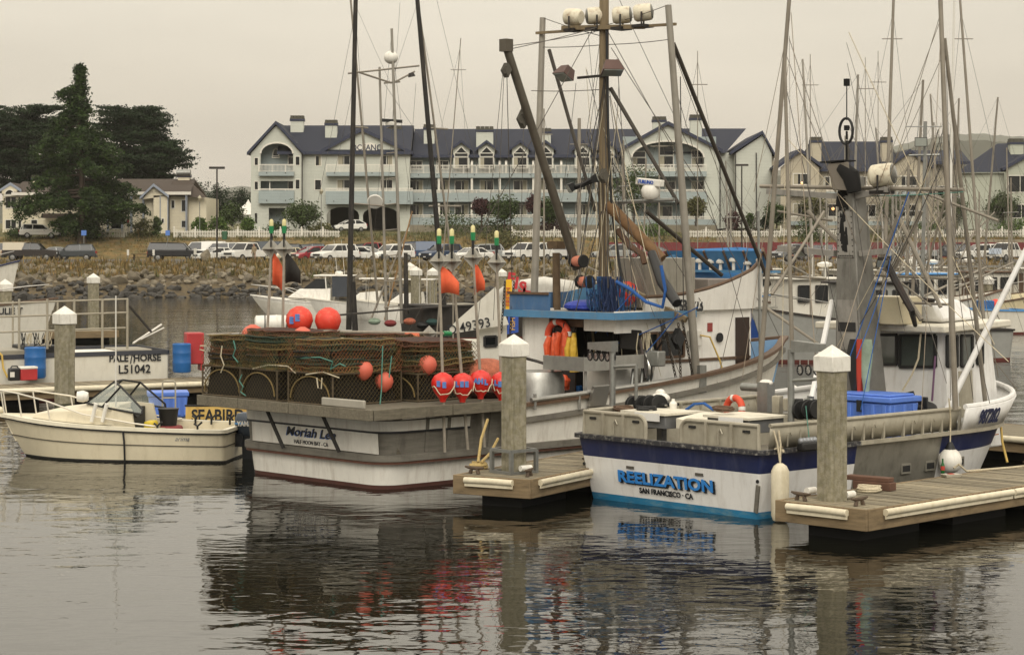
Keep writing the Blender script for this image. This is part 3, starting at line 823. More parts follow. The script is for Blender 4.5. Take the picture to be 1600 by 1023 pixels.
hs2 = thing('house', 'cream house at the far left with arched window gable, partly behind the conifer', 'house', A(70, D2, 5.7))
g = Fac(hs2, D2 + 1)
wins = [(9, 25, 308, 325), (29, 32, 308, 325), (9, 25, 344, 357), (49, 58, 344, 357), (90, 106, 344, 357), (140, 148, 344, 357), (29, 33, 344, 357)]
g.wall(4, 164, 303, 369, wins, D2 + 1, SIDC)
MB().xz([(g.x(4), g.z(303)), (g.x(28), g.z(303)), (g.x(28), g.z(297)), (g.x(17), g.z(289)), (g.x(4), g.z(297))], g.y(D2 + 1) - .4, g.y(D2 + 1) + .3).build('gable', SIDC, hs2)
for w_ in wins: g.window(*w_, D2 + 1, 1 if w_[1] - w_[0] > 10 else 0)
g.window(9, 24, 304.5, 305.5, D2 + .46, 0, arch=.65)
g.gable_roof(1, 34, 17.5, 288, (299, 299), D2 + 1, D2 + 8, mat=SHINGB, thick=.2)
eave_roof(g, 20, 168, 304, 285, D2 + .3, D2 + 12, SHINGB)
g.chimney(38, 46, 272, 300, D2 + 5, SIDC)
MB().bb(g.x(4), g.x(164), g.y(D2 + 11), g.y(D2 + 11.3), g.z(368), g.z(304)).build('rear_wall', SIDC, hs2)
MB().bb(g.x(4), g.x(4) + .3, g.y(D2 + 1.3), g.y(D2 + 11), g.z(369), g.z(304)).build('side_wall', SIDC, hs2)
MB().bb(g.x(70), g.x(118), g.y(D2 - .8), g.y(D2 + .7), g.z(341), g.z(334)).build('porch_roof', SHINGB, hs2)
# ---- tan house and sage house on the right
D3 = 256.0
hb = thing('house', 'tan two storey building with twin gables and slate roof right of the hotel', 'house', A(1340, D3, 6))
g = Fac(hb, D3)
wt = [(1240, 1263, 272, 288), (1399, 1432, 276, 300), (1240, 1264, 319, 337), (1286, 1310, 319, 340), (1292, 1300, 276, 292), (1350, 1372, 320, 340), (1400, 1430, 320, 340), (1352, 1358, 276, 292)]
g.wall(1220, 1280, 262, 358, [w_ for w_ in wt if w_[1] < 1281], D3, SIDT, top=[(1220, 262), (1280, 262), (1250, 237)])
g.wall(1280, 1392, 265, 358, [w_ for w_ in wt if 1280 < w_[0] < 1392], D3 + 2, SIDT)
g.wall(1392, 1452, 262, 358, [w_ for w_ in wt if w_[0] > 1392], D3, SIDT, top=[(1392, 262), (1452, 262), (1421, 238)])
g.wall(1452, 1520, 252, 358, [(1465, 1490, 290, 304)], D3 + 6, SIDT); g.window(1465, 1490, 290, 304, D3 + 6, 1)
for w_ in wt: g.window(*w_, D3 + (2 if 1280 < w_[0] < 1392 else 0), 1 if w_[1] - w_[0] > 12 else 0, curtain=(0, .3))
for a, b in ((1232, 1272), (1290, 1388), (1394, 1450)): g.balcony(a, b, 338, 346, 352, D3 - 1, D3)
for a, b in ((1232, 1272), (1290, 1388), (1394, 1450)): g.balcony(a, b, 290, 300, 305, D3 - 1, D3)
g.gable_roof(1214, 1286, 1250, 236, 263, D3, D3 + 9); g.gable_roof(1386, 1458, 1421, 237, 263, D3, D3 + 9)
eave_roof(g, 1262, 1420, 266, 219.5, D3 + 1.4, D3 + 14, SHING, ends=.35); eave_roof(g, 1448, 1530, 253, 232, D3 + 5, D3 + 16, SHING)
g.chimney(1273, 1289, 212, 252, D3 + 3, SIDT); g.chimney(1385, 1401, 212, 252, D3 + 3, SIDT)
mb = MB(); mb.bb(g.x(1212), g.x(1222), g.y(D3 + 8), g.y(D3 + 9), g.z(358), g.z(240)); mb.build('wall', SIDT, hb)
LAMPG = bpy.data.materials.new('lit_lamp'); LAMPG.use_nodes = True
LAMPG.node_tree.nodes['Principled BSDF'].inputs['Emission Color'].default_value = (1, .45, .1, 1); LAMPG.node_tree.nodes['Principled BSDF'].inputs['Emission Strength'].default_value = 2
mb = MB(); mb.ball((g.x(1253), g.y(D3 - .15), g.z(286)), .16); mb.ball((g.x(1305), g.y(D3 + 1.8), g.z(326)), .2); mb.build('lamp', LAMPG, hb)
hg = thing('house', 'sage green house with hipped slate roof at the far right', 'house', A(1560, 254, 6))
g = Fac(hg, 254.0)
g.wall(1500, 1572, 270, 358, [], 255.0, SIDG)
g.wall(1572, 1660, 262, 358, [(1576, 1612, 275, 300), (1580, 1612, 320, 340)], 254.0, SIDG, top=[(1572, 262), (1640, 262), (1606, 240)])
g.window(1576, 1612, 275, 300, 254, 1); g.window(1580, 1612, 320, 340, 254, 1)
mb = MB(); mb.prism([(1496, 270), (1700, 266), (1660, 219), (1578, 221)], lambda p, q: (g.x(p), g.y(254.3) + (270 - q) * .12, g.z(q)), lambda p, q: (g.x(p), g.y(254.3) + (270 - q) * .12 + .4, g.z(q) + .05)); mb.build('roof', SHING, hg)
g.gable_roof(1566, 1646, 1606, 243, 266, 254, 262)
g.chimney(1591, 1612, 214, 252, 258, SIDG)
MB().bb(g.x(1500), g.x(1660), g.y(266), g.y(266.3), g.z(358), g.z(262)).build('rear_wall', SIDG, hg)
# ---- marquee peaks beyond the hotel's left end
def marquee(px, d, w_, zb, zt, label):
 p = A(px, d, 0)
 t = thing('marquee', label, 'tent', (p.x, p.y, zb - 2.5))
 rows = []
 for i in range(9):
  k = i / 8; rr_ = w_ / 2 * (1 - k) ** 1.6 + .05
  rows.append([(rr_ * a, rr_ * b, 2.5 + (zt - zb) * k) for a, b in ((-1, -1), (1, -1), (1, 1), (-1, 1))])
 MB().grid(rows, wrap=True).build('canopy', WHITE, t)
 mb = MB()
 for a, b in ((-1, -1), (1, -1), (1, 1), (-1, 1)): mb.tube((a * w_ / 2, b * w_ / 2, 0), (a * w_ / 2, b * w_ / 2, 2.6), .06)
 mb.build('pole', WHITE, t)
marquee(388, 290, 5.0, 8.6, 10.8, 'white peaked marquee tent beside the left end of the hotel')
marquee(446, 292, 9, 8.6, 10.2, 'white marquee roof seen through the hotel arch')
# ---- fences
def picket(px0, px1, d, label, zb=None, hgt=1.15):
 a, b = A(px0, d), A(px1, d); z = ground_z(d) if zb is None else zb
 t = thing('picket_fence', label, 'fence', (a.x, d, z), 0, 'white picket fences')
 L_ = b.x - a.x; mb = MB(); n = int(L_ / .2)
 for i in range(n):
  x = L_ * i / n; k = (x % 2.6) / 2.6; top = hgt * (.78 + .22 * (2 * k - 1) ** 2)
  mb.xz([(x, 0.05), (x + .1, .05), (x + .1, top - .06), (x + .05, top), (x, top - .06)], 0, .025)
 mb.bb(0, L_, .026, .07, .25, .33); mb.bb(0, L_, .026, .07, .68, .76)
 stuff(mb.build('picket', TRIM, t))
 n = int(L_ / 2.6) + 1; pm = MB().bb(-.07, .07, -.03, .11, 0, hgt + .12); pm.add([(-.1, -.06, hgt + .12), (.1, -.06, hgt + .12), (.1, .14, hgt + .12), (-.1, .14, hgt + .12), (0, .04, hgt + .25)], [(3, 2, 1, 0), (0, 1, 4), (1, 2, 4), (2, 3, 4), (3, 0, 4)])
 me = pm.mesh('post', TRIM)
 for i in range(n): o = link('post', me, t); o.location = (i * 2.6, 0, 0)
picket(160, 199, 250.5, 'short white picket fence in front of the cream house by the conifer')
picket(272, 531, 250.5, 'white picket fence along the lawn left of the hotel driveway')
picket(800, 985, 250.5, 'white picket fence in front of the hotel dormers')
picket(1070, 1220, 250.5, 'white picket fence below the hotel end wall')
picket(1220, 1330, 251.2, 'white picket fence below the tan building, left of the grey mast tower')
picket(1400, 1640, 250.8, 'white picket fence below the sage green house')
MAROON = M('maroon_boards', '#6a2a2c', .8, var=.15, scale=1, stretch=(6, 1, .4), rnd=.08)
a, b = A(940, 237), A(1660, 237)
mf = thing('board_fence', 'long maroon board fence at the back of the parking lot', 'fence', (a.x, 237, 2.7))
me = MB().bb(.03, 2.42, 0, .06, .05, 1.95).mesh('panel', MAROON); mp_ = MB().bb(-.06, .06, -.06, .1, 0, 2.05).mesh('post', MAROON)
for i in range(int((b.x - a.x) / 2.48)):
 o = link('panel', me, mf); o.location = (i * 2.48, 0, 0)
 o = link('post', mp_, mf); o.location = (i * 2.48, 0, 0)
CONCW = M('tan_concrete', '#8d8470', .9, var=.15, scale=1.2, stain='#5a5240', amt=.5, sstr=(.8, .8, .2))
def lw(px0, px1, d, z0, z1, name='retaining_wall', mat=None):
 return structure(MB().bb(A(px0, d).x, A(px1, d).x, d, d + .5, z0, z1).build(name, mat or CONCW))
lw(1120, 1215, 240, 2.7, 5.2); lw(1480, 1600, 241, 2.7, 5.0)
# seawall and the railed walkway at the right
lw(1375, 1700, 150, -1.5, 1.55, 'seawall')
PLG = M('grey_boards', '#7f7b72', .85, var=.2, scale=2, stretch=(.5, 2, 4), rnd=.1)
wk = thing('boardwalk_railing', 'weathered grey horizontal board railing along the seawall', 'railing', (A(1425, 150).x, 150, 1.55))
structure(MB().bb(A(1375, 150).x, A(1700, 150).x, 150, 183, 1.56, 1.7).build('walkway', PLG))
L_ = A(1700, 150).x - A(1425, 150).x
for i in range(6):
 for k in range(4):
  o = MB().bb(i * L_ / 6 + .01, (i + 1) * L_ / 6 - .01, -.06, -.01, .2 + k * .3, .38 + k * .3).build('rail_board', PLG, wk)
 MB().bb(i * L_ / 6 - .08, i * L_ / 6 + .08, .0, .16, 0, 1.45).build('post', PLG, wk)
# ------------------------------------------------------------------ trees and shrubs
def leafmat(name, a, b, scale=.6):
 return M(name, a, .75, var=.3, scale=scale, two=b, bump=0, spec=.25)
LF_CYP = leafmat('cypress_needles', '#1f2f14', '#34471d', .35)
LF_DARK = leafmat('dark_cypress_needles', '#192714', '#25351c', .3)
LF_OAK = leafmat('shrub_leaves', '#2f3d1c', '#42502a', 1.2)
LF_BR = leafmat('bright_shrub_leaves', '#42582a', '#55682f', 1.2)
LF_OLV = leafmat('olive_shrub_leaves', '#4d4f30', '#5d5a38', 1.2)
LF_RED = leafmat('purple_shrub_leaves', '#3a2226', '#4a2e2c', 1.2)
BARK = M('bark', '#3b3027', .95, var=.3, scale=4, stretch=(3, 3, .6), bump=.8)
def leaves(centres, per, size, spread, seed, flat=.35, droop=0., long=1.8):
 """leaf-sized faces scattered round clump centres"""
 g = np.random.default_rng(seed)
 C_ = np.repeat(np.asarray(centres, float), per, axis=0)
 n = len(C_)
 off = g.normal(0, 1, (n, 3)) * np.array([spread, spread, spread * flat])
 off[:, 2] -= droop * (off[:, 0] ** 2 + off[:, 1] ** 2) / max(spread, .01)
 P = C_ + off
 a = g.uniform(0, 2 * pi, n); tilt = g.normal(-.15 if droop else .1, .5, n)
 u = np.stack([np.cos(a) * np.cos(tilt), np.sin(a) * np.cos(tilt), np.sin(tilt)], 1)
 w = g.normal(0, 1, (n, 3)); w -= (w * u).sum(1, keepdims=True) * u; w /= np.linalg.norm(w, axis=1, keepdims=True)
 s = size * g.uniform(.55, 1.3, (n, 1))
 v = np.stack([P - u * s * long / 2, P + w * s * .5, P + u * s * long / 2, P - w * s * .5], 1).reshape(-1, 3)
 return v
def leafmesh(name, v, mat, parent):
 n = len(v) // 4
 me = bpy.data.meshes.new(name)
 me.vertices.add(4 * n); me.vertices.foreach_set('co', v.astype(np.float32).ravel())
 me.loops.add(4 * n); me.loops.foreach_set('vertex_index', np.arange(4 * n, dtype=np.int32))
 me.polygons.add(n); me.polygons.foreach_set('loop_start', np.arange(0, 4 * n, 4, dtype=np.int32))
 try: me.polygons.foreach_set('loop_total', np.full(n, 4, dtype=np.int32))
 except Exception: pass
 me.update(calc_edges=True); me.validate()
 me.materials.append(mat)
 return link(name, me, parent)
def conifer(px, d, env, label, mat, trunk=.45, nl=130, per=26, size=.34, spread=.55, seed=1, apex=(0, 0), droop=.25, zb=None, up=.0, layer=0):
 """env: rows (py, left px, right px) of the crown's outline on the plane at depth d"""
 k = F / d; zb = ground_z(d) if zb is None else zb
 p = A(px, d, zb)
 t = thing('conifer_tree', label, 'tree', p)
 g = random.Random(seed)
 E = [(H - (py - HZ) / k - zb, (a - px) / k, (b - px) / k) for py, a, b in env]
 E.sort()
 def ext(z):
  for (z0, a0, b0), (z1, a1, b1) in zip(E, E[1:]):
   if z <= z1:
    f = max(0, (z - z0) / max(z1 - z0, .01)); return a0 + (a1 - a0) * f, b0 + (b1 - b0) * f
  return E[-1][1], E[-1][2]
 zt = E[-1][0]; z0 = E[0][0]
 def axis(z):                                     # the trunk leans towards the crooked top
  a, b = ext(max(z, z0)); f = max(0, (z - z0) / (zt - z0))
  return Vector(((a + b) / 2 * f ** 2, 0, z))
 MB().path([axis(zt * i / 14) for i in range(15)], [trunk * (1.25 if i == 0 else 1) * (1 - i / 14.5) + .03 for i in range(15)], 9).build('trunk', BARK, t)
 cents = []; limbs = MB()
 for i in range(nl):
  z = z0 + (zt - z0) * (g.random() ** 1.15 if not layer else (g.randrange(layer) + g.random() * .45) / layer)
  a, b = ext(z); th = g.uniform(0, 2 * pi); c = cos(th)
  ax = axis(z)
  reach = (b - ax.x) if c > 0 else (ax.x - a)
  side = (b - a) / 2
  R_ = sqrt((reach * c) ** 2 + (side * .8 * sin(th)) ** 2) * (g.uniform(.5, 1.08) if g.random() < .7 else g.uniform(1.0, 1.15))
  if R_ < .4: R_ = .4
  e_ = Vector((cos(th) * R_, sin(th) * R_, up * R_ - droop * R_ * g.uniform(.2, .9)))
  pts = [ax + Vector((e_.x * q, e_.y * q, (up * R_ * q) + (e_.z - up * R_) * q * q)) for q in (0, .33, .66, 1)]
  limbs.path(pts, [.05 + .02 * R_, .04 + .012 * R_, .03, .015], 4)
  m = max(2, int(R_ / (spread * .85)))
  for j in range(m):
   q = .25 + .75 * (j + .5) / m
   q2 = q * 3; i0 = min(2, int(q2)); pt = pts[i0].lerp(pts[i0 + 1], q2 - i0)
   cents.append((pt.x + g.gauss(0, .09 * R_), pt.y + g.gauss(0, .09 * R_), pt.z + g.gauss(0, .08)))
   if j % 2 and not layer: cents.append((pt.x + g.gauss(0, .15), pt.y + g.gauss(0, .15), pt.z - g.uniform(.25, .8)))
 for i in range(12):
  ax = axis(zt * (.88 + .12 * i / 11)); cents.append(tuple(ax))
 limbs.build('limb', BARK, t)
 leafmesh('crown', leaves(cents, per, size, spread, seed, droop=droop, flat=.16 if layer else .5), mat, t)
 return t
def shrub(px, py, w_, hg_, d, label, mat, name='shrub', n=60, per=22, size=.16, seed=1, zb=None, depth=None, group=None):
 k = F / d; zb = H - (py - HZ) / k if zb is None else zb
 t = thing(name, label, 'shrub', A(px, d, zb), 0, group)
 g = random.Random(seed + int(px)); rx = w_ / k / 2; rz = hg_ / k; ry = depth or rx * .9
 cents = []
 for i in range(n):
  u = g.uniform(0, 2 * pi); v = g.random() ** .5; zz = g.random()
  prof = sqrt(max(0, 1 - (zz * .98) ** 2.4)) * g.uniform(.75, 1.05)
  cents.append((cos(u) * v * rx * prof, sin(u) * v * ry * prof, zz * rz * .95 + .05))
 leafmesh('foliage', leaves(cents, per, size, max(.12, rx * .2), seed + int(px), flat=.8), mat, t)
 mb = MB()
 for i in range(5): mb.tube((g.uniform(-.1, .1), g.uniform(-.1, .1), -.2), Vector(cents[i * 3]) * .7, .035, .012, 5)
 mb.build('stem', BARK, t)
 return t
def smalltree(px, py, w_, ytop, ycb, d, label, mat, seed=1, n=90):
 """trunk foot row py, crown between rows ytop and ycb"""
 k = F / d; zb = H - (py - HZ) / k
 t = thing('garden_tree', label, 'tree', A(px, d, zb))
 g = random.Random(seed + int(px)); rx = w_ / k / 2; zc0 = (py - ycb) / k; zc1 = (py - ytop) / k; rz = (zc1 - zc0) / 2; zc = (zc0 + zc1) / 2
 cents = []
 for i in range(n):
  v = Vector((g.gauss(0, 1), g.gauss(0, 1), g.gauss(0, 1))).normalized() * g.random() ** .4 * g.uniform(.8, 1.06)
  cents.append((v.x * rx, v.y * rx, zc + v.z * rz))
 leafmesh('crown', leaves(cents, 26, .17, max(.14, rx * .2), seed + int(px), flat=.8), mat, t)
 mb = MB().path([(0, 0, -.1), (.06, 0, zc0 * .6), (0, 0, zc)], [.13, .1, .07], 7)
 for i in range(6): mb.tube((0, 0, zc0 + .1), Vector(cents[i * 5]) * .85 + Vector((0, 0, zc * .1)), .05, .015, 5)
 mb.build('trunk', BARK, t)
 return t
conifer(128, 246, [(100, 123, 129), (120, 119, 130), (134, 104, 132), (142, 90, 134), (152, 108, 136), (168, 100, 140), (182, 80, 150), (205, 62, 168), (225, 54, 186), (245, 52, 196), (262, 45, 205), (280, 40, 214), (298, 36, 224), (315, 34, 216), (328, 50, 176), (342, 92, 158), (354, 112, 150)],
  'tall dark conifer with a crooked bent top standing alone by the roadside houses', LF_CYP, nl=135, per=40, size=.19, spread=.3, seed=6, droop=.34)
conifer(228, 278, [(172, 170, 222), (182, 160, 250), (196, 158, 262), (212, 160, 264), (228, 150, 268), (244, 150, 282), (256, 150, 304), (268, 150, 302), (280, 160, 280), (292, 170, 265), (300, 180, 250)],
  'broad flat layered cypress spreading above the brown roofed cream house', LF_DARK, nl=210, per=46, size=.2, spread=.55, seed=7, droop=.0, up=.3, zb=6.5, layer=12)
conifer(30, 282, [(168, 28, 92), (184, -8, 112), (200, -20, 118), (216, -30, 120), (232, -35, 118), (250, -35, 110), (270, -35, 100), (290, -30, 90), (306, -20, 70)],
  'wide layered cypress mass at the far left, behind the arched gable', LF_DARK, nl=230, per=46, size=.2, spread=.55, seed=9, droop=.0, up=.26, zb=6.5, layer=11)
smalltree(306, 350, 50, 280, 338, 330, 'dark round tree beyond the end of the brown roofed house', LF_DARK, n=120)
smalltree(342, 350, 40, 288, 340, 335, 'dark tree beyond the lamp post at the hotel side', LF_DARK, n=120)
smalltree(378, 350, 34, 296, 334, 335, 'dark tree behind the white marquee peak', LF_DARK, n=100)
smalltree(362, 352, 42, 318, 350, 262, 'olive green round tree between lamp post and marquee', LF_OAK)
smalltree(472, 360, 56, 318, 352, 257, 'bushy green tree in front of the hotel arch', LF_OAK, n=150)
for px, py, w_, hg_, d, lab, mt in (
 (312, 362, 24, 20, 254, 'round clipped shrub at the end of the cream house', LF_BR), (340, 360, 30, 18, 255, 'bright clipped shrub beside the dark lamp post', LF_BR),
 (387, 360, 26, 18, 256, 'bright low shrub at the hotel corner', LF_BR), (224, 369, 40, 24, 251, 'brown green shrub in front of the arched name gable', LF_OLV),
 (245, 366, 14, 26, 251, 'small spiky conifer shrub beside the name gable', LF_OAK), (27, 369, 32, 10, 250, 'low hedge behind the white car on the upper road', LF_OAK),
 (98, 370, 22, 10, 252, 'low dark hedge beside the white car on the upper road', LF_OAK), (140, 372, 48, 14, 249, 'low dark shrub at the foot of the tall conifer', LF_DARK),
 (432, 362, 36, 10, 256, 'low hedge below the left hotel gable', LF_OAK), (500, 362, 40, 9, 256, 'low brown hedge at the driveway entrance', LF_OLV),
 (700, 362, 90, 24, 257, 'long clipped hedge below the hotel balconies', LF_OAK), (770, 366, 90, 22, 256.5, 'second clipped hedge below the hotel balconies beside the first', LF_OAK),
 (865, 362, 60, 18, 257, 'reddish hedge below the hotel dormers', LF_RED), (1145, 357, 28, 26, 257, 'purple brown rounded shrub at the foot of the hotel end wall', LF_RED),
 (1172, 356, 16, 22, 257.5, 'small upright green shrub by the hotel end wall', LF_OAK), (1196, 356, 18, 18, 257, 'dark clipped shrub beside the upright one at the end wall', LF_DARK),
 (1265, 380, 52, 38, 244, 'sprawling grey green bush on the bank below the tan building', LF_OAK), (1020, 366, 60, 10, 253, 'low bright hedge below the wide hotel arch', LF_BR),
 (1450, 365, 44, 16, 254, 'clipped hedge between the tan and sage houses', LF_BR), (1586, 366, 70, 18, 253, 'clipped hedge below the sage green house', LF_BR),
 (680, 404, 40, 10, 237.5, 'weedy bush at the edge of the parking lot', LF_OLV), (790, 385, 70, 20, 243, 'weedy patch of bushes on the grass slope', LF_OLV)):
 shrub(px, py, w_, hg_, d, lab, mt)
for px, py, w_, yt, yc, lab, mt in (
 (990, 356, 74, 258, 330, 'big round dark green tree in front of the hotel wing, behind the radar', LF_OAK), (788, 356, 46, 306, 344, 'round green tree below the hotel dormers', LF_OAK),
 (752, 356, 26, 310, 336, 'small reddish tree below the hotel dormers', LF_RED), (858, 356, 34, 308, 346, 'green tree behind the big steel boom', LF_OAK), (835, 356, 24, 304, 336, 'small reddish tree behind the steel boom', LF_RED),
 (1087, 352, 30, 310, 336, 'small dark round tree at the wide hotel arch', LF_OLV), (1213, 356, 34, 316, 352, 'dark tree between the hotel and the tan building', LF_OAK),
 (1272, 356, 36, 306, 338, 'reddish green tree in front of the tan building left gable', LF_OLV), (1392, 356, 36, 312, 340, 'dark tree in front of the tan building right gable', LF_OAK),
 (1487, 356, 44, 302, 345, 'tall dark tree between tan and sage houses', LF_OAK), (1567, 352, 46, 302, 338, 'round topped tree in front of the sage green house', LF_OAK)):
 smalltree(px, py, w_, yt, yc, 254, lab, mt, n=110)
# ------------------------------------------------------------------ parked cars
PAINT = M('car_paint', '#ffffff', .3, var=.04, bump=0, objcol=True, coat=.15)
CGL = M('car_glass', '#0f1113', .1, var=.05, bump=0, spec=.4)
TYRE = M('tyre_rubber', '#19191a', .8, var=.1)
RIM = M('wheel_rim', '#8d8d8b', .35, .8, var=.05)
HEADL = M('headlight_glass', '#cfd2d0', .15, var=.05, bump=0)
TAILL = M('tail_light', '#8e1d1a', .3, var=.05, bump=0)
TRIMB = M('black_trim', '#212223', .6, var=.1)
CARS = {}
# lower body outline and cabin outline in (x forward, z), length axis centred
SHAPES = {
 'suv': dict(L=4.8, w=.93, low=[(-2.38, .42), (2.36, .42), (2.42, .62), (2.36, .92), (1.15, 1.12), (-2.3, 1.14), (-2.42, .7)], cab=[(1.1, 1.1), (.42, 1.68), (-1.9, 1.74), (-2.26, 1.12)], wx=(1.45, -1.42), r=.37),
 'sedan': dict(L=4.6, w=.88, low=[(-2.28, .36), (2.26, .34), (2.3, .55), (2.15, .76), (1.0, .94), (-1.5, .96), (-2.2, .94), (-2.3, .6)], cab=[(1.0, .92), (.2, 1.38), (-.95, 1.4), (-1.75, .94)], wx=(1.38, -1.36), r=.32),
 'hatch': dict(L=4.2, w=.88, low=[(-2.05, .36), (2.08, .34), (2.12, .58), (1.9, .8), (1.05, .98), (-2.0, 1.02), (-2.1, .6)], cab=[(1.25, .95), (.2, 1.48), (-1.1, 1.5), (-1.95, 1.05)], wx=(1.3, -1.28), r=.32),
 'pickup': dict(L=5.6, w=.97, low=[(-2.78, .52), (2.76, .5), (2.82, .72), (2.74, 1.08), (1.5, 1.2), (-.72, 1.2), (-.74, 1.16), (-2.76, 1.14), (-2.8, .7)], cab=[(1.45, 1.18), (.85, 1.84), (-.45, 1.88), (-.72, 1.2)], wx=(1.75, -1.7), r=.4),
 'camper': dict(L=5.6, w=.97, low=[(-2.78, .52), (2.76, .5), (2.82, .72), (2.74, 1.08), (1.5, 1.2), (-.72, 1.2), (-2.76, 1.2), (-2.8, .7)], cab=[(1.45, 1.18), (.85, 1.84), (-2.5, 1.9), (-2.76, 1.2)], wx=(1.75, -1.7), r=.4),
 'van': dict(L=5.2, w=.98, low=[(-2.58, .45), (2.5, .42), (2.58, .7), (2.4, 1.0), (1.9, 1.15), (-2.56, 1.15), (-2.6, .7)], cab=[(1.9, 1.12), (1.25, 1.95), (-2.4, 2.02), (-2.56, 1.15)], wx=(1.6, -1.55), r=.36),
}
def car_parts(kind):
 if kind in CARS: return CARS[kind]
 S = SHAPES[kind]; w = S['w']; P = {}
 mb = MB()
 lo = S['low']
 mb.prism(lo, lambda x, z: (x, -w, z), lambda x, z: (x, w, z))
 P['body'] = mb.mesh('body', PAINT)
 cab = S['cab']; zr = max(z for x, z in cab); zb = min(z for x, z in cab)
 def off(z, k=0): return w * .95 - (z - zb) / (zr - zb) * w * .2 - k
 mb = MB(); mb.prism(cab, lambda x, z: (x, -off(z, .02), z), lambda x, z: (x, off(z, .02), z)); P['window'] = mb.mesh('window', CGL)
 mb = MB()
 (x0, z0), (x1, z1), (x2, z2), (x3, z3) = cab
 rf = [(x1 + .04, z1 - .05), (x1 - .06, z1 + .03), ((x1 + x2) / 2, zr + .05), (x2 + .06, z2 + .03), (x2 - .04, z2 - .05)]
 mb.prism(rf, lambda x, z: (x, -off(zr) - .01, z), lambda x, z: (x, off(zr) + .01, z))
 pil = [(x0, z0, x1, z1), (x3, z3, x2, z2)]
 n = 3 if kind in ('van',) else 2 if x1 - x2 > 1.6 else 1
 for i in range(1, n + 1):
  xx = x1 + (x2 - x1) * i / (n + (0 if kind != 'pickup' else 1)) if n > 1 else (x1 + x2) / 2 - .1
  pil.append((xx - .05, zb, xx, zr))
 for sd in (-1, 1):
  for a, b, c_, d in pil:
   mb.bar((a, sd * off(b), b), (c_, sd * off(d), d), .09, .05, up=(0, 1, 0))
 if kind in ('van', 'camper'):
  for sd in (-1, 1):
   q = [(x1 - 1.1 if kind == 'van' else -.6, zb), (x1 - 1.1 if kind == 'van' else -.6, zr), (x2 + .2, zr), (x3 + .1, zb)]
   if kind == 'van': mb.prism(q, lambda x, z: (x, sd * off(z, .03), z), lambda x, z: (x, sd * off(z, -.015), z))
 P['roof'] = mb.mesh('roof', PAINT)
 fx = max(x for x, z in lo); rx = min(x for x, z in lo); zf = [z for x, z in lo if x == fx][0]
 mb = MB().bb(fx - .18, fx + .06, -w * .96, w * .96, .36, .36 + .2); mb.bb(rx - .06, rx + .18, -w * .96, w * .96, .38, .6); P['bumper'] = mb.mesh('bumper', TRIMB if kind != 'sedan' else PAINT)
 P['grille'] = MB().bb(fx - .08, fx + .022, -w * .55, w * .55, zf - .0, zf + .2).mesh('grille', TRIMB)
 P['headlight'] = MB().bb(fx - .14, fx + .025, -.14, .14, zf + .02, zf + .2).mesh('headlight', HEADL)
 P['tail_light'] = MB().bb(rx - .015, rx + .12, -.1, .1, .78, 1.02).mesh('tail_light', TAILL)
 P['number_plate'] = MB().bb(fx + .02, fx + .075, -.17, .17, .42, .53).mesh('number_plate', OFFWHITE)
 r = S['r']
 P['wheel'] = MB().lathe([(r * .55, -.1), (r * .95, -.11), (r, -.06), (r, .06), (r * .95, .11), (r * .55, .1)], 14, axis=(0, 1, 0)).mesh('wheel', TYRE)
 P['rim'] = MB().lathe([(.05, -.12), (r * .58, -.105), (r * .6, .105), (.05, .12)], 10, axis=(0, 1, 0)).mesh('rim', RIM)
 P['mirror'] = MB().bb(-.07, .07, -.1, .1, -.07, .07).mesh('mirror', TRIMB)
 CARS[kind] = (P, S, off, fx)
 return CARS[kind]
def car(kind, px, d, rz, col, label, zb=None, sc_=1.0, rack=0):
 P, S, off, fx = car_parts(kind)
 t = thing({'suv': 'parked_suv', 'sedan': 'parked_car', 'hatch': 'parked_hatchback', 'pickup': 'parked_pickup', 'camper': 'parked_pickup', 'van': 'parked_van'}[kind], label,
    {'suv': 'suv', 'sedan': 'car', 'hatch': 'car', 'pickup': 'pickup', 'camper': 'pickup', 'van': 'van'}[kind], A(px, d, ground_z(d) + .012 if zb is None else zb), radians(rz), 'parked cars')
 t.scale = (sc_,) * 3
 c = (*lin(col), 1)
 def put(n, loc=(0, 0, 0), par=None):
  o = link(n, P[n], par or t); o.location = loc; o.color = c; return o
 b = put('body'); m = b.modifiers.new('bevel', 'BEVEL'); m.width = .09; m.segments = 2; m.limit_method = 'ANGLE'; m.angle_limit = .5
 put('window'); put('roof'); put('bumper'); put('grille'); put('number_plate')
 w = S['w']
 for sd in (-1, 1):
  put('headlight', (0, sd * (w - .2), 0)); put('tail_light', (0, sd * (w - .14), 0)); put('mirror', (S['cab'][0][0] - .25, sd * (w + .08), S['cab'][0][1] + .12))
  for x in S['wx']:
   wl = put('wheel', (x, sd * (w - .1), S['r'])); put('rim', (0, sd * .012, 0), wl)
 if rack:
  mb = MB(); zt = max(z for x, z in S['cab']) + .06
  for sd in (-1, 1): mb.tube((.1, sd * .55, zt + .06), (-1.4, sd * .55, zt + .06), .03, n=5)
  for x in (0, -1.2): mb.tube((x, -.6, zt + .06), (x, .6, zt + .06), .03, n=5)
  mb.build('roof_rack', TRIMB, t)
 return t
WH, SV, BK, GY, RD, BL, BG = '#d4d2cb', '#8f918f', '#17181b', '#4a4d50', '#8a1f2c', '#2a3c5c', '#a69b83'
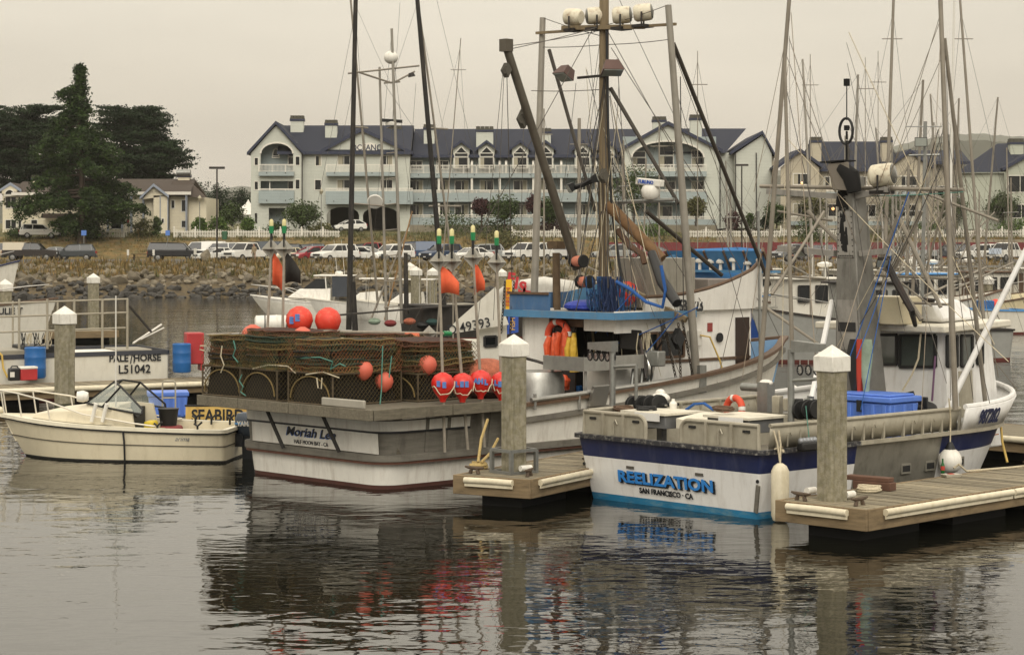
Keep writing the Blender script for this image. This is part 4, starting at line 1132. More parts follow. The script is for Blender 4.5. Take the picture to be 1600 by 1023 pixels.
# heading in degrees: 0 faces right, 180 left, -90 towards the harbour
car('suv', 62, 250.2, 8, WH, 'white SUV parked on the upper road in front of the far left house', zb=5.15)
car('van', 8, 226, 185, BG, 'tan van cut by the left picture edge', sc_=.95)
car('pickup', 48, 212, 3, '#26201d', 'dark brown pickup truck facing right at the far left of the lot')
car('sedan', 82, 226, 185, SV, 'silver sedan between the dark brown pickup and a grey SUV')
car('suv', 114, 214, 188, '#33383b', 'dark grey SUV facing left at the foot of the tall conifer')
car('camper', 275, 208, 2, BK, 'black pickup with a matching bed cap beside the picnic table')
car('van', 318, 230, 182, WH, 'white van half hidden behind the black capped pickup')
car('camper', 344, 224, 190, WH, 'white capped pickup behind the low white sedan near the lamp post')
car('sedan', 338, 203, 215, WH, 'low white sedan right of the black capped pickup')
car('suv', 366, 228, 200, GY, 'charcoal SUV behind the white utility truck')
car('pickup', 388, 202, 232, WH, 'white utility pickup with the tan jacketed man beside it')
car('van', 408, 226, 175, '#3a4148', 'dark slate van behind the white utility pickup')
car('suv', 440, 222, 178, '#2c3036', 'black SUV behind the cream sedan')
car('suv', 478, 224, 182, '#3f4850', 'blue grey SUV behind the red hatchback')
car('sedan', 448, 204, 232, '#c9c0a6', 'cream sedan left of the red hatchback')
car('hatch', 487, 202, 218, RD, 'dark red hatchback parked nose to the harbour')
car('suv', 524, 201, 225, WH, 'bright white SUV parked right beside the red hatchback')
car('suv', 556, 226, 175, '#1f2226', 'black SUV behind the black outrigger pole')
car('hatch', 572, 203, 330, WH, 'small white hatchback right of the black outrigger pole', rack=1)
car('pickup', 586, 224, 170, RD, 'red pickup in the rear row behind the small white hatchback')
car('suv', 612, 204, 226, WH, 'white SUV behind the ladder mast')
car('sedan', 604, 222, 176, '#b9b7b0', 'pale sedan in the rear row behind the ladder mast')
car('van', 652, 220, 182, '#28405f', 'dark blue van behind the radar reflectors')
car('suv', 690, 208, 228, '#243650', 'navy SUV behind the tilted dark pole')
car('sedan', 735, 203, 214, WH, 'white sedan between the radar reflector poles')
car('suv', 752, 216, 200, SV, 'silver SUV behind the white sedan at the reflector poles')
car('suv', 812, 218, 184, '#b0b0ac', 'pale silver SUV in the rear row behind the steel boom', rack=1)
car('pickup', 826, 204, 226, WH, 'white pickup behind the steel boom, nose to the harbour')
car('pickup', 846, 214, 222, '#c4c3bd', 'second white pickup behind the steel boom, farther back')
car('sedan', 870, 220, 190, GY, 'grey sedan behind the wooden mast')
car('suv', 962, 214, 190, SV, 'silver SUV right of the wooden mast')
car('hatch', 1016, 212, 184, '#6e2a2c', 'dull red hatchback behind the pale outrigger pole')
car('suv', 1234, 208, 222, '#6f7173', 'grey SUV below the bush, left of the grey mast tower')
car('suv', 1272, 222, 182, '#7a2d33', 'maroon SUV behind the grey mast tower')
car('pickup', 1420, 214, 182, '#8d8f8e', 'silver pickup below the tan building')
car('suv', 1532, 206, 190, WH, 'white SUV behind the boardwalk railing')
car('pickup', 1575, 203, 222, '#d0cec6', 'white pickup behind the boardwalk railing at the right end')
car('suv', 1484, 220, 180, '#3a3d42', 'dark SUV behind the boardwalk railing')
car('hatch', 546, 258.5, 200, WH, 'white car under the hotel driveway arch', zb=6.0)
car('sedan', 440, 268, 180, BK, 'black car seen through the left hotel arch', zb=6.4)
# ------------------------------------------------------------------ lamp posts, signs, small street things
def lamp_post(px, d, ytop, label, w_=1.5):
 z0 = ground_z(d); zt = H - (ytop - HZ) / F * d
 t = thing('lamp_post', label, 'lamp post', A(px, d, z0))
 hh = zt - z0
 MB().lathe([(.22, 0), (.22, .5), (.09, .52), (.075, hh - .25)], 10).build('pole', M('dark_bronze', '#2e2925', .5, .3), t)
 a = MB().bb(-w_ / 2, w_ / 2, -.12, .12, hh - .25, hh - .03).build('lamp_head', M('dark_bronze', '#2e2925', .5, .3), t, bevel=.03)
 MB().bb(-w_ / 2 + .1, w_ / 2 - .1, -.09, .09, hh - .27, hh - .252).build('lens', OFFWHITE, a)
lamp_post(339, 196, 260, 'tall dark lamp post standing left of the hotel')
lamp_post(1159, 232, 256, 'tall dark lamp post in front of the hotel end wall')
def lantern(px, d, ytop, label):
 z0 = ground_z(d); hh = H - (ytop - HZ) / F * d - z0
 t = thing('lantern_post', label, 'lamp post', A(px, d, z0))
 MB().lathe([(.16, 0), (.16, .3), (.06, .35), (.05, hh - .8)], 8).build('pole', GREYMET, t)
 MB().lathe([(.08, hh - .8), (.28, hh - .35), (.1, hh - .1), (.02, hh)], 8).build('lantern', M('lantern_glass', '#9a9480', .3), t)
lantern(502, 252, 294, 'grey lantern post in front of the hotel driveway')
lantern(312, 252, 305, 'grey lantern post at the end of the cream house')
def road_sign(px, d, ytop, w_, hg_, col, label, n='road_sign'):
 z0 = ground_z(d); hh = H - (ytop - HZ) / F * d - z0; k = F / d
 t = thing(n, label, 'sign', A(px, d, z0))
 MB().tube((0, 0.04, 0), (0, .04, hh), .04).build('post', GREYMET, t)
 MB().bb(-w_ / k / 2, w_ / k / 2, -.02, .0, hh - hg_ / k, hh).build('panel', M('sign_' + col.strip('#'), col, .5, var=.05), t, bevel=.005)
road_sign(131, 216, 360, 8, 8, '#4f74b8', 'small blue sign on a post below the tall conifer')
road_sign(262, 240, 360, 7, 8, '#4f74b8', 'small blue sign on a post above the black capped pickup')
road_sign(200, 251, 342, 4, 6, '#a03030', 'small red sign on a post by the picket fence of the cream house')
road_sign(200, 200, 390, 3.5, 9, '#c4c1b8', 'low white marker sign at the lot edge left of the picnic table')
road_sign(240, 200, 390, 3.5, 9, '#c4c1b8', 'low white marker sign right behind the picnic table')
road_sign(305, 196, 388, 4.5, 10, '#b9b6ac', 'low white sign in front of the black capped pickup')
road_sign(1555, 190, 388, 20, 9, '#a9b3c0', 'pale blue and white notice board behind the boardwalk railing')
road_sign(1163, 232, 388, 4, 12, '#8f95a8', 'small pale sign fixed on the post by the maroon fence')
t = thing('fire_hydrant', 'yellow fire hydrant on the verge in front of the cream house', 'hydrant', A(217, 252, ground_z(252)))
MB().lathe([(.2, 0), (.2, .1), (.14, .12), (.14, .65), (.19, .68), (.17, .8), (.06, .92)], 10).build('barrel', M('hydrant_yellow', '#b98a2c', .5), t)
MB().tube((-.26, 0, .5), (.26, 0, .5), .08).build('outlet', M('hydrant_yellow', '#b98a2c', .5), t)
t = thing('litter_bin', 'green litter bin by the picket fence left of the hotel', 'bin', A(351, 249, ground_z(249)))
MB().lathe([(.32, 0), (.36, .9), (.38, .92), (.3, 1.02)], 12).build('body', M('bin_green', '#2f5a40', .6), t)
t = thing('picnic_table', 'dark wooden picnic table at the lot edge beside the black capped pickup', 'table', A(222, 192, 2.7), .05)
for i in range(3): MB().bb(-1.0, 1.0, -.36 + i * .25, -.14 + i * .25, .74, .79).build('table_board', M('dark_timber', '#37291d', .85, var=.2), t)
for sd in (-1, 1): MB().bb(-1.0, 1.0, sd * .75 - .13, sd * .75 + .13, .43, .48).build('bench', M('dark_timber', '#37291d', .85, var=.2), t)
for x in (-.75, .75):
 mb = MB().bar((x, -.75, .0), (x, .1, .74), .1, .05); mb.bar((x, .75, 0), (x, -.1, .74), .1, .05); mb.bb(x - .03, x + .03, -.8, .8, .38, .43); mb.build('trestle', M('dark_timber', '#37291d', .85, var=.2), t)
t = thing('boulder', 'single upright boulder at the lot edge right of the black capped pickup', 'boulder', A(321, 190, 2.9))
o = link('rock', RKS[2], t); o.scale = (1.3, .9, 1.6); o.location = (0, 0, .4)
# ------------------------------------------------------------------ people
SKIN_ = M('skin', '#9a7058', .6, var=.05, bump=0); HAIR = M('dark_hair', '#241b15', .9)
def person(px, d, zb, rz, top, legs, label, pose=0.):
 t = thing('person', label, 'person', A(px, d, zb), rz)
 J = [(0, 0, .98), (0, 0, 1.18), (0, .0, 1.42), (0, .01, 1.52), (0, .03, 1.6),
   (.1, 0, .93), (.11, .03, .5), (.11, -.02, .09), (.11, .12, .04), (-.1, 0, .93), (-.13, .12 * pose + .02, .5), (-.15, .0, .09), (-.15, .14, .04),
   (.19, 0, 1.4), (.25, -.03, 1.13), (.24, .08, .9), (.24, .12, .8), (-.19, 0, 1.4), (-.25, -.02, 1.13), (-.22, .12 + .1 * pose, .93), (-.2, .17 + .15 * pose, .85)]
 Ed = [(0, 1), (1, 2), (2, 3), (3, 4), (0, 5), (5, 6), (6, 7), (7, 8), (0, 9), (9, 10), (10, 11), (11, 12), (2, 13), (13, 14), (14, 15), (15, 16), (2, 17), (17, 18), (18, 19), (19, 20)]
 Rr = [.15, .14, .16, .06, .06, .1, .07, .05, .045, .1, .07, .05, .045, .075, .055, .04, .035, .075, .055, .04, .035]
 me = bpy.data.meshes.new('body'); me.from_pydata(J, Ed, [])
 o = link('body', me, t)
 sk = o.modifiers.new('skin', 'SKIN'); me.skin_vertices.new() if not me.skin_vertices else None
 for i, v in enumerate(me.skin_vertices[0].data):
  v.radius = (Rr[i], Rr[i] * (.8 if i < 3 else 1)); v.use_root = i == 0
 o.modifiers.new('sub', 'SUBSURF').levels = 1; o.modifiers[-1].render_levels = 1
 bpy.context.view_layer.update()
 m2 = bpy.data.meshes.new_from_object(o.evaluated_get(bpy.context.evaluated_depsgraph_get()))
 o.modifiers.clear(); o.data = m2
 m2.materials.clear()
 for mm in (top, legs, SKIN_, BLACK): m2.materials.append(mm)
 for p in m2.polygons:
  c = p.center; p.use_smooth = True
  p.material_index = 3 if c.z < .1 else 2 if (c.z > 1.5 or (abs(c.x) > .17 and c.z < .9)) else 1 if c.z < .97 and abs(c.x) < .19 else 0
 MB().ball((0, .04, 1.66), (.078, .1, .118), 12, 8).ball((0, .145, 1.65), (.015, .02, .02), 6, 4).ball((.08, .03, 1.66), (.012, .025, .035), 6, 4).ball((-.08, .03, 1.66), (.012, .025, .035), 6, 4).build('head', SKIN_, t)
 MB().ball((0, .015, 1.7), (.088, .105, .105), 12, 8).build('hair', HAIR, t)
person(397, 196, 2.68, 2.6, M('tan_jacket', '#8a7a62', .9), M('khaki_trousers', '#6f6552', .9), 'standing man in tan jacket and khaki trousers beside the white utility pickup', .4)
person(1239, 172, 1.9, .4, M('black_jacket', '#18181b', .9), M('black_trousers', '#1c1c20', .9), 'standing person all in black on the bank left of the grey mast tower')
# ------------------------------------------------------------------ boats: hull and helpers
class Boat:
 def __init__(s, root):
  s.t = root; s.X, s.Y = root.location.x, root.location.y
  a = root.rotation_euler.z; s.c, s.s = cos(a), sin(a)
 def world(s, p): return Vector((s.X + p[0] * s.c - p[1] * s.s, s.Y + p[0] * s.s + p[1] * s.c, p[2]))
 def loc(s, w):
  dx, dy = w[0] - s.X, w[1] - s.Y
  return Vector((dx * s.c + dy * s.s, -dx * s.s + dy * s.c, w[2]))
 def _z(s, x, y, py): return H - (py - HZ) * (s.Y + x * s.s + y * s.c) / F
 def L(s, px, py, y=0.):                          # on the lengthwise plane y
  k = (px - 800) / F; x = (k * (s.Y + y * s.c) - s.X + y * s.s) / (s.c - k * s.s)
  return Vector((x, y, s._z(x, y, py)))
 def C(s, px, py, x=0.):                          # on the crosswise plane x
  k = (px - 800) / F; y = (s.X + x * s.c - k * (s.Y + x * s.s)) / (s.s + k * s.c)
  return Vector((x, y, s._z(x, y, py)))
 def D(s, px, py, z):                             # on the level plane z
  return s.loc(G(px, py, z))
class Hull:
 def __init__(s, L, B, zs, zb=-.3, tw=.9, wl=.86, rake=.9, trake=.12, corner=.25, n=22, full=2.4, mid=.42, flare=.8, fine=.25, sp=2.0):
  s.zs, s.zb, s.flare, s.L, s.B, s.sp = zs, zb, flare, L, B, sp
  hb = B / 2; P = []
  yt = hb * tw
  for i in range(4): P.append((0.0, (yt - corner) * i / 4))
  for i in range(6):
   a = pi / 2 * i / 5; P.append((corner * (1 - cos(a)) , yt - corner + corner * sin(a)))
  for i in range(1, n + 1):
   x = corner + (L - corner) * i / n; u = x / L
   if u < mid: y = yt + (hb - yt) * sin(pi / 2 * u / mid)
   else: y = hb * (1 - ((u - mid) / (1 - mid)) ** full)
   P.append((x, max(y, .03)))
  s.P = P; s.W = []
  for x, y in P:
   u = x / L
   fw = max(0, (u - .45) / .55)
   s.W.append((x + trake * max(0, 1 - u * 6) - rake * fw ** 2, y * (wl - fine * fw ** 1.5)))
 def z(s, x):
  u = max(0, min(1, x / s.L)); return s.zs[0] + (s.zs[1] - s.zs[0]) * u ** s.sp
 def pt(s, i, z, sd=1, off=0.):
  (x, y), (xw, yw) = s.P[i], s.W[i]
  f = max(0., (z - s.zb) / (s.z(x) - s.zb)); g = f ** s.flare if f < 1 else f
  X, Y = xw + (x - xw) * g, yw + (y - yw) * g
  if off:
   j0, j1 = max(i - 1, 0), min(i + 1, len(s.P) - 1)
   tx, ty = s.P[j1][0] - s.P[j0][0], s.P[j1][1] - s.P[j0][1]
   if i == 0: tx, ty = 0, 1
   l = hypot(tx, ty) or 1; X -= off * ty / l * (1 if True else 0); Y += off * tx / l
   if i == len(s.P) - 1: X += abs(off)
  return (X, sd * Y, z)
 def rng(s, x0, x1):                             # from the first station at or past x0 to the first at or past x1
  n = len(s.P); g = lambda v: next((i for i, p in enumerate(s.P) if p[0] >= v - 1e-6), n - 1)
  return list(range(g(x0) if x0 > 0 else 0, g(x1) + 1))
 def band(s, z0, z1, name, mat, parent, x0=-1, x1=99, off=0., k=5, side=0):
  """z0, z1: numbers, or functions of x; both sides unless side is given"""
  f0 = z0 if callable(z0) else (lambda x: z0); f1 = z1 if callable(z1) else (lambda x: z1)
  idx = s.rng(x0, x1); mb = MB()
  for sd in ((1, -1) if not side else (side,)):
   rows = []
   for j in range(k + 1):
    rows.append([s.pt(i, f0(s.P[i][0]) + (f1(s.P[i][0]) - f0(s.P[i][0])) * j / k, sd, off) for i in idx])
   if sd < 0: rows = rows[::-1]
   mb.grid(rows)
  return mb.build(name, mat, parent)
 def rail(s, zf, w, h, name, mat, parent, x0=-1, x1=99, off=0., bevel=.01):
  f = zf if callable(zf) else (lambda x: zf)
  idx = s.rng(x0, x1); mb = MB()
  for sd in (1, -1):
   o = []
   for i in idx:
    x = s.P[i][0]; a = s.pt(i, f(x), sd, off - w / 2); b = s.pt(i, f(x), sd, off + w / 2)
    o.append([(a[0], a[1], a[2] - h / 2), (b[0], b[1], b[2] - h / 2), (b[0], b[1], b[2] + h / 2), (a[0], a[1], a[2] + h / 2)])
   if sd < 0: o = o[::-1]
   mb.grid(o, wrap=True)
   for e_, fl in ((o[0], 1), (o[-1], 0)):
    k0 = len(mb.v); mb.v += e_; mb.f.append(tuple(k0 + q for q in ((3, 2, 1, 0) if fl else (0, 1, 2, 3))))
  return mb.build(name, mat, parent)
 def deck(s, zf, name, mat, parent, off=-.03, x0=-1, x1=99):
  f = zf if callable(zf) else (lambda x: zf)
  idx = s.rng(x0, x1); mb = MB()
  mb.grid([[s.pt(i, f(s.P[i][0]), 1, off), s.pt(i, f(s.P[i][0]), -1, off)] for i in idx][::-1] if False else [[s.pt(i, f(s.P[i][0]), -1, off), s.pt(i, f(s.P[i][0]), 1, off)] for i in idx])
  return mb.build(name, mat, parent)
def wires(b, lst, mat=None, r=.008, name='stay_wire'):
 for p, q, *k in lst:
  MB().path(sag(p, q, k[0] if k else .02, 6), r, 4, caps=False).build(name, mat or WIRE, b.t)
def floodlight(parent, p, aim, s_=.22, body=None, name='floodlight'):
 m = Vector(aim).normalized().to_track_quat('Z', 'Y').to_matrix().to_4x4(); m.translation = Vector(p)
 def T(x, y, z): return m @ Vector((x * s_, y * s_, z * s_))
 mb = MB().hexa([T(-.5, -.4, -.6), T(.5, -.4, -.6), T(.5, .4, -.6), T(-.5, .4, -.6)], [T(-.8, -.6, .3), T(.8, -.6, .3), T(.8, .6, .3), T(-.8, .6, .3)])
 o = mb.build(name, body or DARKMET, parent)
 MB().hexa([T(-.72, -.52, .3), T(.72, -.52, .3), T(.72, .52, .3), T(-.72, .52, .3)], [T(-.72, -.52, .36), T(.72, -.52, .36), T(.72, .52, .36), T(-.72, .52, .36)]).build('lens', M('lamp_lens', '#8b8f88', .15, var=.1, bump=0), o)
 return o
def drumlamp(parent, p, aim, r=.24, L_=.5, face=True):
 a = Vector(aim).normalized(); p = Vector(p)
 o = MB().lathe([(r * .75, -L_ / 2), (r, -L_ / 2 + .05), (r * 1.03, 0), (r, L_ / 2 - .05), (r * .95, L_ / 2)], 16, p, a).build('deck_lamp', M('chalky_lamp_white', '#c9c2ad', .5, var=.12, scale=5, stain='#7a4f2c', amt=.75, sstr=(3, 3, 3)), parent)
 if face: MB().lathe([(r * .9, L_ / 2), (r * .8, L_ / 2 + .02), (r * .1, L_ / 2 + .05)], 16, p, a).build('lens', M('lamp_reflector', '#6d6c66', .2, .6), o)
 sd = a.cross(Vector((0, 0, 1))).normalized()
 mb = MB(); mb.path([p + sd * (r + .03), p + sd * (r + .03) - Vector((0, 0, r + .08)), p - sd * (r + .03) - Vector((0, 0, r + .08)), p - sd * (r + .03)], .02, 5)
 mb.box(p - Vector((0, 0, r + .1)), (.34, .3, .06)); mb.build('bracket', DARKMET, o)
 return o
def block(parent, p, s_=.14, mat=None):
 mb = MB().lathe([(.02, -.05), (s_ * .8, -.05), (s_ * .8, .05), (.02, .05)], 10, p, (.6, .8, 0))
 mb.prism([(0, s_ * 1.5), (s_ * .7, 0), (0, -s_ * 1.5), (-s_ * .7, 0)], lambda x, z: (p[0] + x * .8, p[1] - x * .6 - .07, p[2] + z), lambda x, z: (p[0] + x * .8, p[1] - x * .6 + .07, p[2] + z))
 return mb.build('block', mat or M('old_block', '#4a463d', .6, .4, var=.2), parent)
def chain(parent, p, q, sagd=.0, r=.011):
 pts = sag(p, q, sagd, max(4, int((Vector(q) - Vector(p)).length / .07))); mb = MB()
 for i, (a, b) in enumerate(zip(pts, pts[1:])):
  d = (b - a).normalized(); u = d.cross(Vector((0, 0, 1)) if abs(d.z) < .9 else Vector((1, 0, 0))).normalized()
  if i % 2: u = d.cross(u)
  m_ = (a + b) / 2; l = (b - a).length * .68
  mb.path([m_ + d * l * cos(t) + u * .024 * sin(t) for t in np.linspace(0, 2 * pi, 7)[:-1]], r, 4, closed=True)
 return mb.build('chain', M('rusty_chain', '#3d352d', .7, .5, var=.3, scale=15), parent)
def coil(parent, p, r, mat, turns=5, name='rope_coil', wire=.014, axis=(0, 0, 1), seed=1):
 g = random.Random(seed); q = Vector(axis).to_track_quat('Z', 'Y').to_matrix(); pts = []
 for i in range(turns * 10):
  a = 2 * pi * i / 10; k = r * (1 + .12 * sin(i * .37) + g.uniform(-.04, .04))
  pts.append(Vector(p) + q @ Vector((k * cos(a), k * sin(a), .016 * i / 10 + g.uniform(-.01, .01))))
 return MB().path(pts, wire, 5).build(name, mat, parent)
def hank(parent, p, l, n, mat, seed=1, name='hanging_rope', w_=.12, r=.012):
 g = random.Random(seed); mb = MB()
 for i in range(n):
  a, b = Vector(p) + Vector((g.gauss(0, w_ * .4), g.gauss(0, w_ * .4), 0)), Vector(p) + Vector((g.gauss(0, w_), g.gauss(0, w_), 0))
  ll = l * g.uniform(.6, 1.1); pts = []
  for k in range(9):
   f = k / 8; pts.append(a.lerp(b, f) + Vector((g.gauss(0, .02), g.gauss(0, .02), -ll * (1 - (2 * f - 1) ** 2))))
  mb.path(pts, r, 5)
 return mb.build(name, mat, parent)
def winframe(parent, quad, mat=None, fr=.05, glass=None, name='window', n=None):
 """quad: 4 corners (bl, br, tr, tl); a framed, glazed opening standing proud of the wall"""
 q = [Vector(p) for p in quad]; nn = (q[1] - q[0]).cross(q[3] - q[0]).normalized(); c = sum(q, Vector()) / 4
 mb = MB()
 for a, b in zip(q, q[1:] + q[:1]): mb.bar(a + nn * .005, b + nn * .005, .06, fr, up=(q[3] - q[0]) if abs((b - a).normalized().dot((q[3] - q[0]).normalized())) < .5 else nn)
 w = mb.build(name, mat or BLACK, parent)
 qi = [p + nn * .008 for p in q]; MB().hexa([p - nn * .012 for p in qi], qi).build('pane', glass or GLASS, w)
 return w
def house(b, x0, x1, w0, w1, z0, z1, mat, rake=.0, name='wheelhouse', parent=None):
 """plain cabin block: width w0 at x0 and w1 at x1, front raked"""
 return MB().hexa([(x0, -w0 / 2, z0), (x1, -w1 / 2, z0), (x1, w1 / 2, z0), (x0, w0 / 2, z0)], [(x0, -w0 / 2, z1), (x1 + rake, -w1 / 2, z1), (x1 + rake, w1 / 2, z1), (x0, w0 / 2, z1)]).build(name, mat, parent or b.t, bevel=.02)
def outboard(b, x, y, label=None, lean=0., s_=1., text_=None):
 o = MB().path([(x - .12 * s_, y, .95 * s_), (x - .2 * s_, y, 1.05 * s_), (x - .32 * s_, y, .72 * s_), (x - .34 * s_, y, .45 * s_)], [.06, .12, .16, .1], 8)
 cv = MB()
 rows = []
 for zz, a, bb, sh in ((.56, .2, .15, .0), (.66, .33, .2, -.02), (.85, .36, .21, -.02), (1.0, .33, .19, -.01), (1.1, .24, .13, .03), (1.13, .08, .05, .06)):
  rows.append([(x + (-.3 + sh + a * cos(t) * (abs(cos(t)) ** -.3 if abs(cos(t)) > .1 else 1)) * s_, y + bb * sin(t) * s_, zz * s_) for t in np.linspace(0, 2 * pi, 15)[:-1]])
 cv.grid(rows, wrap=True); k = len(cv.v); cv.f.append(tuple(range(k - 14, k)))
 cowl = cv.build('outboard_motor', M('slate_cowl', '#39434f', .35, var=.05), b.t)
 mb = MB().hexa([(x - .42 * s_, y - .07, -.5), (x - .2 * s_, y - .07, -.5), (x - .2 * s_, y + .07, -.5), (x - .42 * s_, y + .07, -.5)], [(x - .5 * s_, y - .1, .6 * s_), (x - .16 * s_, y - .1, .6 * s_), (x - .16 * s_, y + .1, .6 * s_), (x - .5 * s_, y + .1, .6 * s_)])
 mb.bb(x - .2 * s_, x + .05, y - .14, y + .14, .3 * s_, .62 * s_); mb.build('leg', M('outboard_leg', '#23272c', .5), cowl)
 if text_:
  text('lettering', text_, .13, (x - .3, y + .213, .86 * s_), (-1, 0, 0), (0, 0, 1), OFFWHITE, cowl, bold=.006, sx=.85)
  MB().bb(x - .6, x - .02, y + .2, y + .212, .7, .73).build('stripe', BLUEPAINT, cowl)
 return cowl
# generic background boats ------------------------------------------------------------------------------------------
def troller(px, py, heading, L_, B, label, hullc, trimc, housec, name='fishing_boat', cat='boat', zs=(1.0, 1.9), hx=.42, hl=.22, hz_=2.0, mast=7., poles=(), polemat=None, stripe=None, seed=0, rigging=True, radar=True, house2=True, rakeh=.15):
 p = G(px, py, 0)
 t = thing(name, label, cat, p, radians(heading), 'working boats in the harbour')
 b = Boat(t); hl_ = Hull(L_, B, zs, tw=.84, n=16)
 hl_.band(-.3, .1, 'boot_stripe', M('red_antifoul', '#5a2a24', .8), t, k=2)
 hl_.band(.1, lambda x: hl_.z(x) - .18, 'hull', hullc, t, k=4)
 hl_.band(lambda x: hl_.z(x) - .18, lambda x: hl_.z(x), 'sheer_band', stripe or hullc, t, k=1)
 hl_.rail(lambda x: hl_.z(x) + .03, .12, .07, 'cap_rail', trimc, t)
 dz = lambda x: hl_.z(x) - .45
 hl_.deck(dz, 'deck', M('grey_deck', '#77736a', .8), t); hl_.band(dz, lambda x: hl_.z(x), 'bulwark', hullc, t, off=-.06, k=1)
 x0, x1 = L_ * hx, L_ * (hx + hl); zd = dz((x0 + x1) / 2) - .05; w = B * .62
 hs_ = house(b, x0, x1, w, w * .92, zd, zd + hz_, housec, rakeh)
 MB().bb(x0 - .35, x1 + .35, -w / 2 - .15, w / 2 + .15, zd + hz_, zd + hz_ + .09).build('house_roof', trimc if seed % 2 else housec, t, bevel=.03)
 zt, zl = zd + hz_ * .88, zd + hz_ * .55
 for sd in (-1, 1):
  n = 2 if x1 - x0 < 2.2 else 3
  for i in range(n):
   a = x0 + (x1 - x0) * (i + .18) / n; c_ = x0 + (x1 - x0) * (i + .82) / n; yw = sd * (w / 2 + .01 - .04 * w * 0)
   qd = [(a, yw, zl), (c_, yw, zl), (c_, yw, zt), (a, yw, zt)]
   if sd > 0: qd = [qd[1], qd[0], qd[3], qd[2]]
   winframe(t, qd)
 winframe(t, [(x0 - .01, w * .4, zl), (x0 - .01, w * .08, zl), (x0 - .01, w * .08, zt), (x0 - .01, w * .4, zt)])
 MB().bb(x0 - .03, x0 - .004, -w * .36, -w * .06, zd + .1, zd + hz_ * .88).build('door', WOODB, t)
 xm = x0 - .4; zr = zd + hz_
 if mast:
  MB().tube((xm, 0, zd), (xm - .1, 0, zd + mast), .085, .05, 8).build('mast', polemat or WOODP, t)
  MB().tube((xm, 0, zd + 1.2), (L_ * .06, .2, zd + 2.6), .055, .04, 7).build('boom', polemat or ALU, t)
  MB().tube((xm - .1, -1.0, zd + mast * .72), (xm - .1, 1.0, zd + mast * .72), .03, n=6).build('crosstree', ALU, t)
  if rigging:
   tp = (xm - .1, 0, zd + mast * .97)
   wires(b, [(tp, (L_ - .2, 0, hl_.z(L_))), (tp, (.1, .8, hl_.z(0))), (tp, (.1, -.8, hl_.z(0))), (tp, (xm - .3, B * .47, hl_.z(xm))), (tp, (xm - .3, -B * .47, hl_.z(xm))), (tp, (L_ * .06, .2, zd + 2.6)), (tp, (L_ * .75, B * .3, hl_.z(L_))), (tp, (L_ * .75, -B * .3, hl_.z(L_))), ((xm - .1, 1, zd + mast * .72), (.3, B * .4, hl_.z(0))), ((xm - .1, -1, zd + mast * .72), (.3, -B * .4, hl_.z(0)))])
 for (sd, lean, hh, fwd) in poles:
  y0 = sd * B * .44; q = Vector((xm + .5, y0, hl_.z(xm) - .1)); tp = Vector((xm + .5 + fwd, y0 + sd * lean, hl_.z(xm) + hh))
  MB().tube(q, tp, .07, .045, 8).build('outrigger_pole', polemat or ALU, t)
  if rigging: wires(b, [(tp, (xm - .1, 0, zd + mast * .7)), (q.lerp(tp, .7), (L_ - .3, 0, hl_.z(L_))), (q.lerp(tp, .8), (.2, sd * .8, hl_.z(0))), (tp, (x0 - .5, sd * B * .4, hl_.z(0))), (q.lerp(tp, .9), q + Vector((.8, 0, 0))), (tp, (L_ - .3, 0, hl_.z(L_)))], r=.006)
 if radar:
  MB().lathe([(.12, 0), (.3, .05), (.32, .16), (.1, .24)], 14, (x0 + .6, .2, zr + .5)).build('radar', WHITE, t)
  MB().tube((x0 + .6, .2, zr + .05), (x0 + .6, .2, zr + .5), .05).build('radar_post', ALU, t)
 g = random.Random(seed)
 for i in range(3):
  xx, yy = x0 + g.uniform(.2, x1 - x0), g.uniform(-w / 2, w / 2); MB().tube((xx, yy, zr), (xx, yy, zr + g.uniform(1.2, 2.8)), .014, .008, 5).build('antenna', OFFWHITE, t)
 mb = MB().bb(L_ * .1, L_ * .3, -B * .18, B * .18, dz(1), dz(1) + .55); mb.build('hatch', M('grey_hatch', '#8a8578', .7), t, bevel=.02)
 for sd in (-1, 1):
  MB().path([(L_ * .72, sd * B * .3, hl_.z(L_ * .72)), (L_ * .72, sd * B * .3, hl_.z(L_ * .72) + .6), (L_ * .88, sd * B * .17, hl_.z(L_ * .9) + .6), (L_ * .97, 0, hl_.z(L_) + .55)], .02, 5).build('bow_rail', STEEL, t)
 return b, hl_, zd
# ------------------------------------------------------------------ the crab boat with the pot stacks
HB = radians(44)
mt = thing('crab_boat', 'white and grey wooden crab boat with blue edged wheelhouse roof and tall timber mast', 'fishing boat', (-3.68, 36.95, 0), HB, 'working boats in the harbour')
m = Boat(mt)
MH = Hull(13.6, 4.5, (1.22, 2.15), tw=.95, wl=.9, rake=1.1, trake=.12, corner=.45, n=26, mid=.5, full=2.5, fine=.3, sp=1.7)
ANTIF = M('brown_antifoul', '#4a2b22', .85, var=.2)
MH.band(-.3, .07, 'boot_stripe', ANTIF, mt, k=2)
MH.band(.07, .5, 'hull', WHITE, mt)
MH.rail(.555, .13, .12, 'guard_rail', WOODG, mt, off=.05); MH.rail(.475, .1, .06, 'guard_strip', RUST, mt, off=.05)
MH.band(.6, lambda x: MH.z(x), 'upper_planking', WOODG, mt, x1=2.95)
MH.band(.6, lambda x: MH.z(x), 'upper_hull', WHITE, mt, x0=2.95)
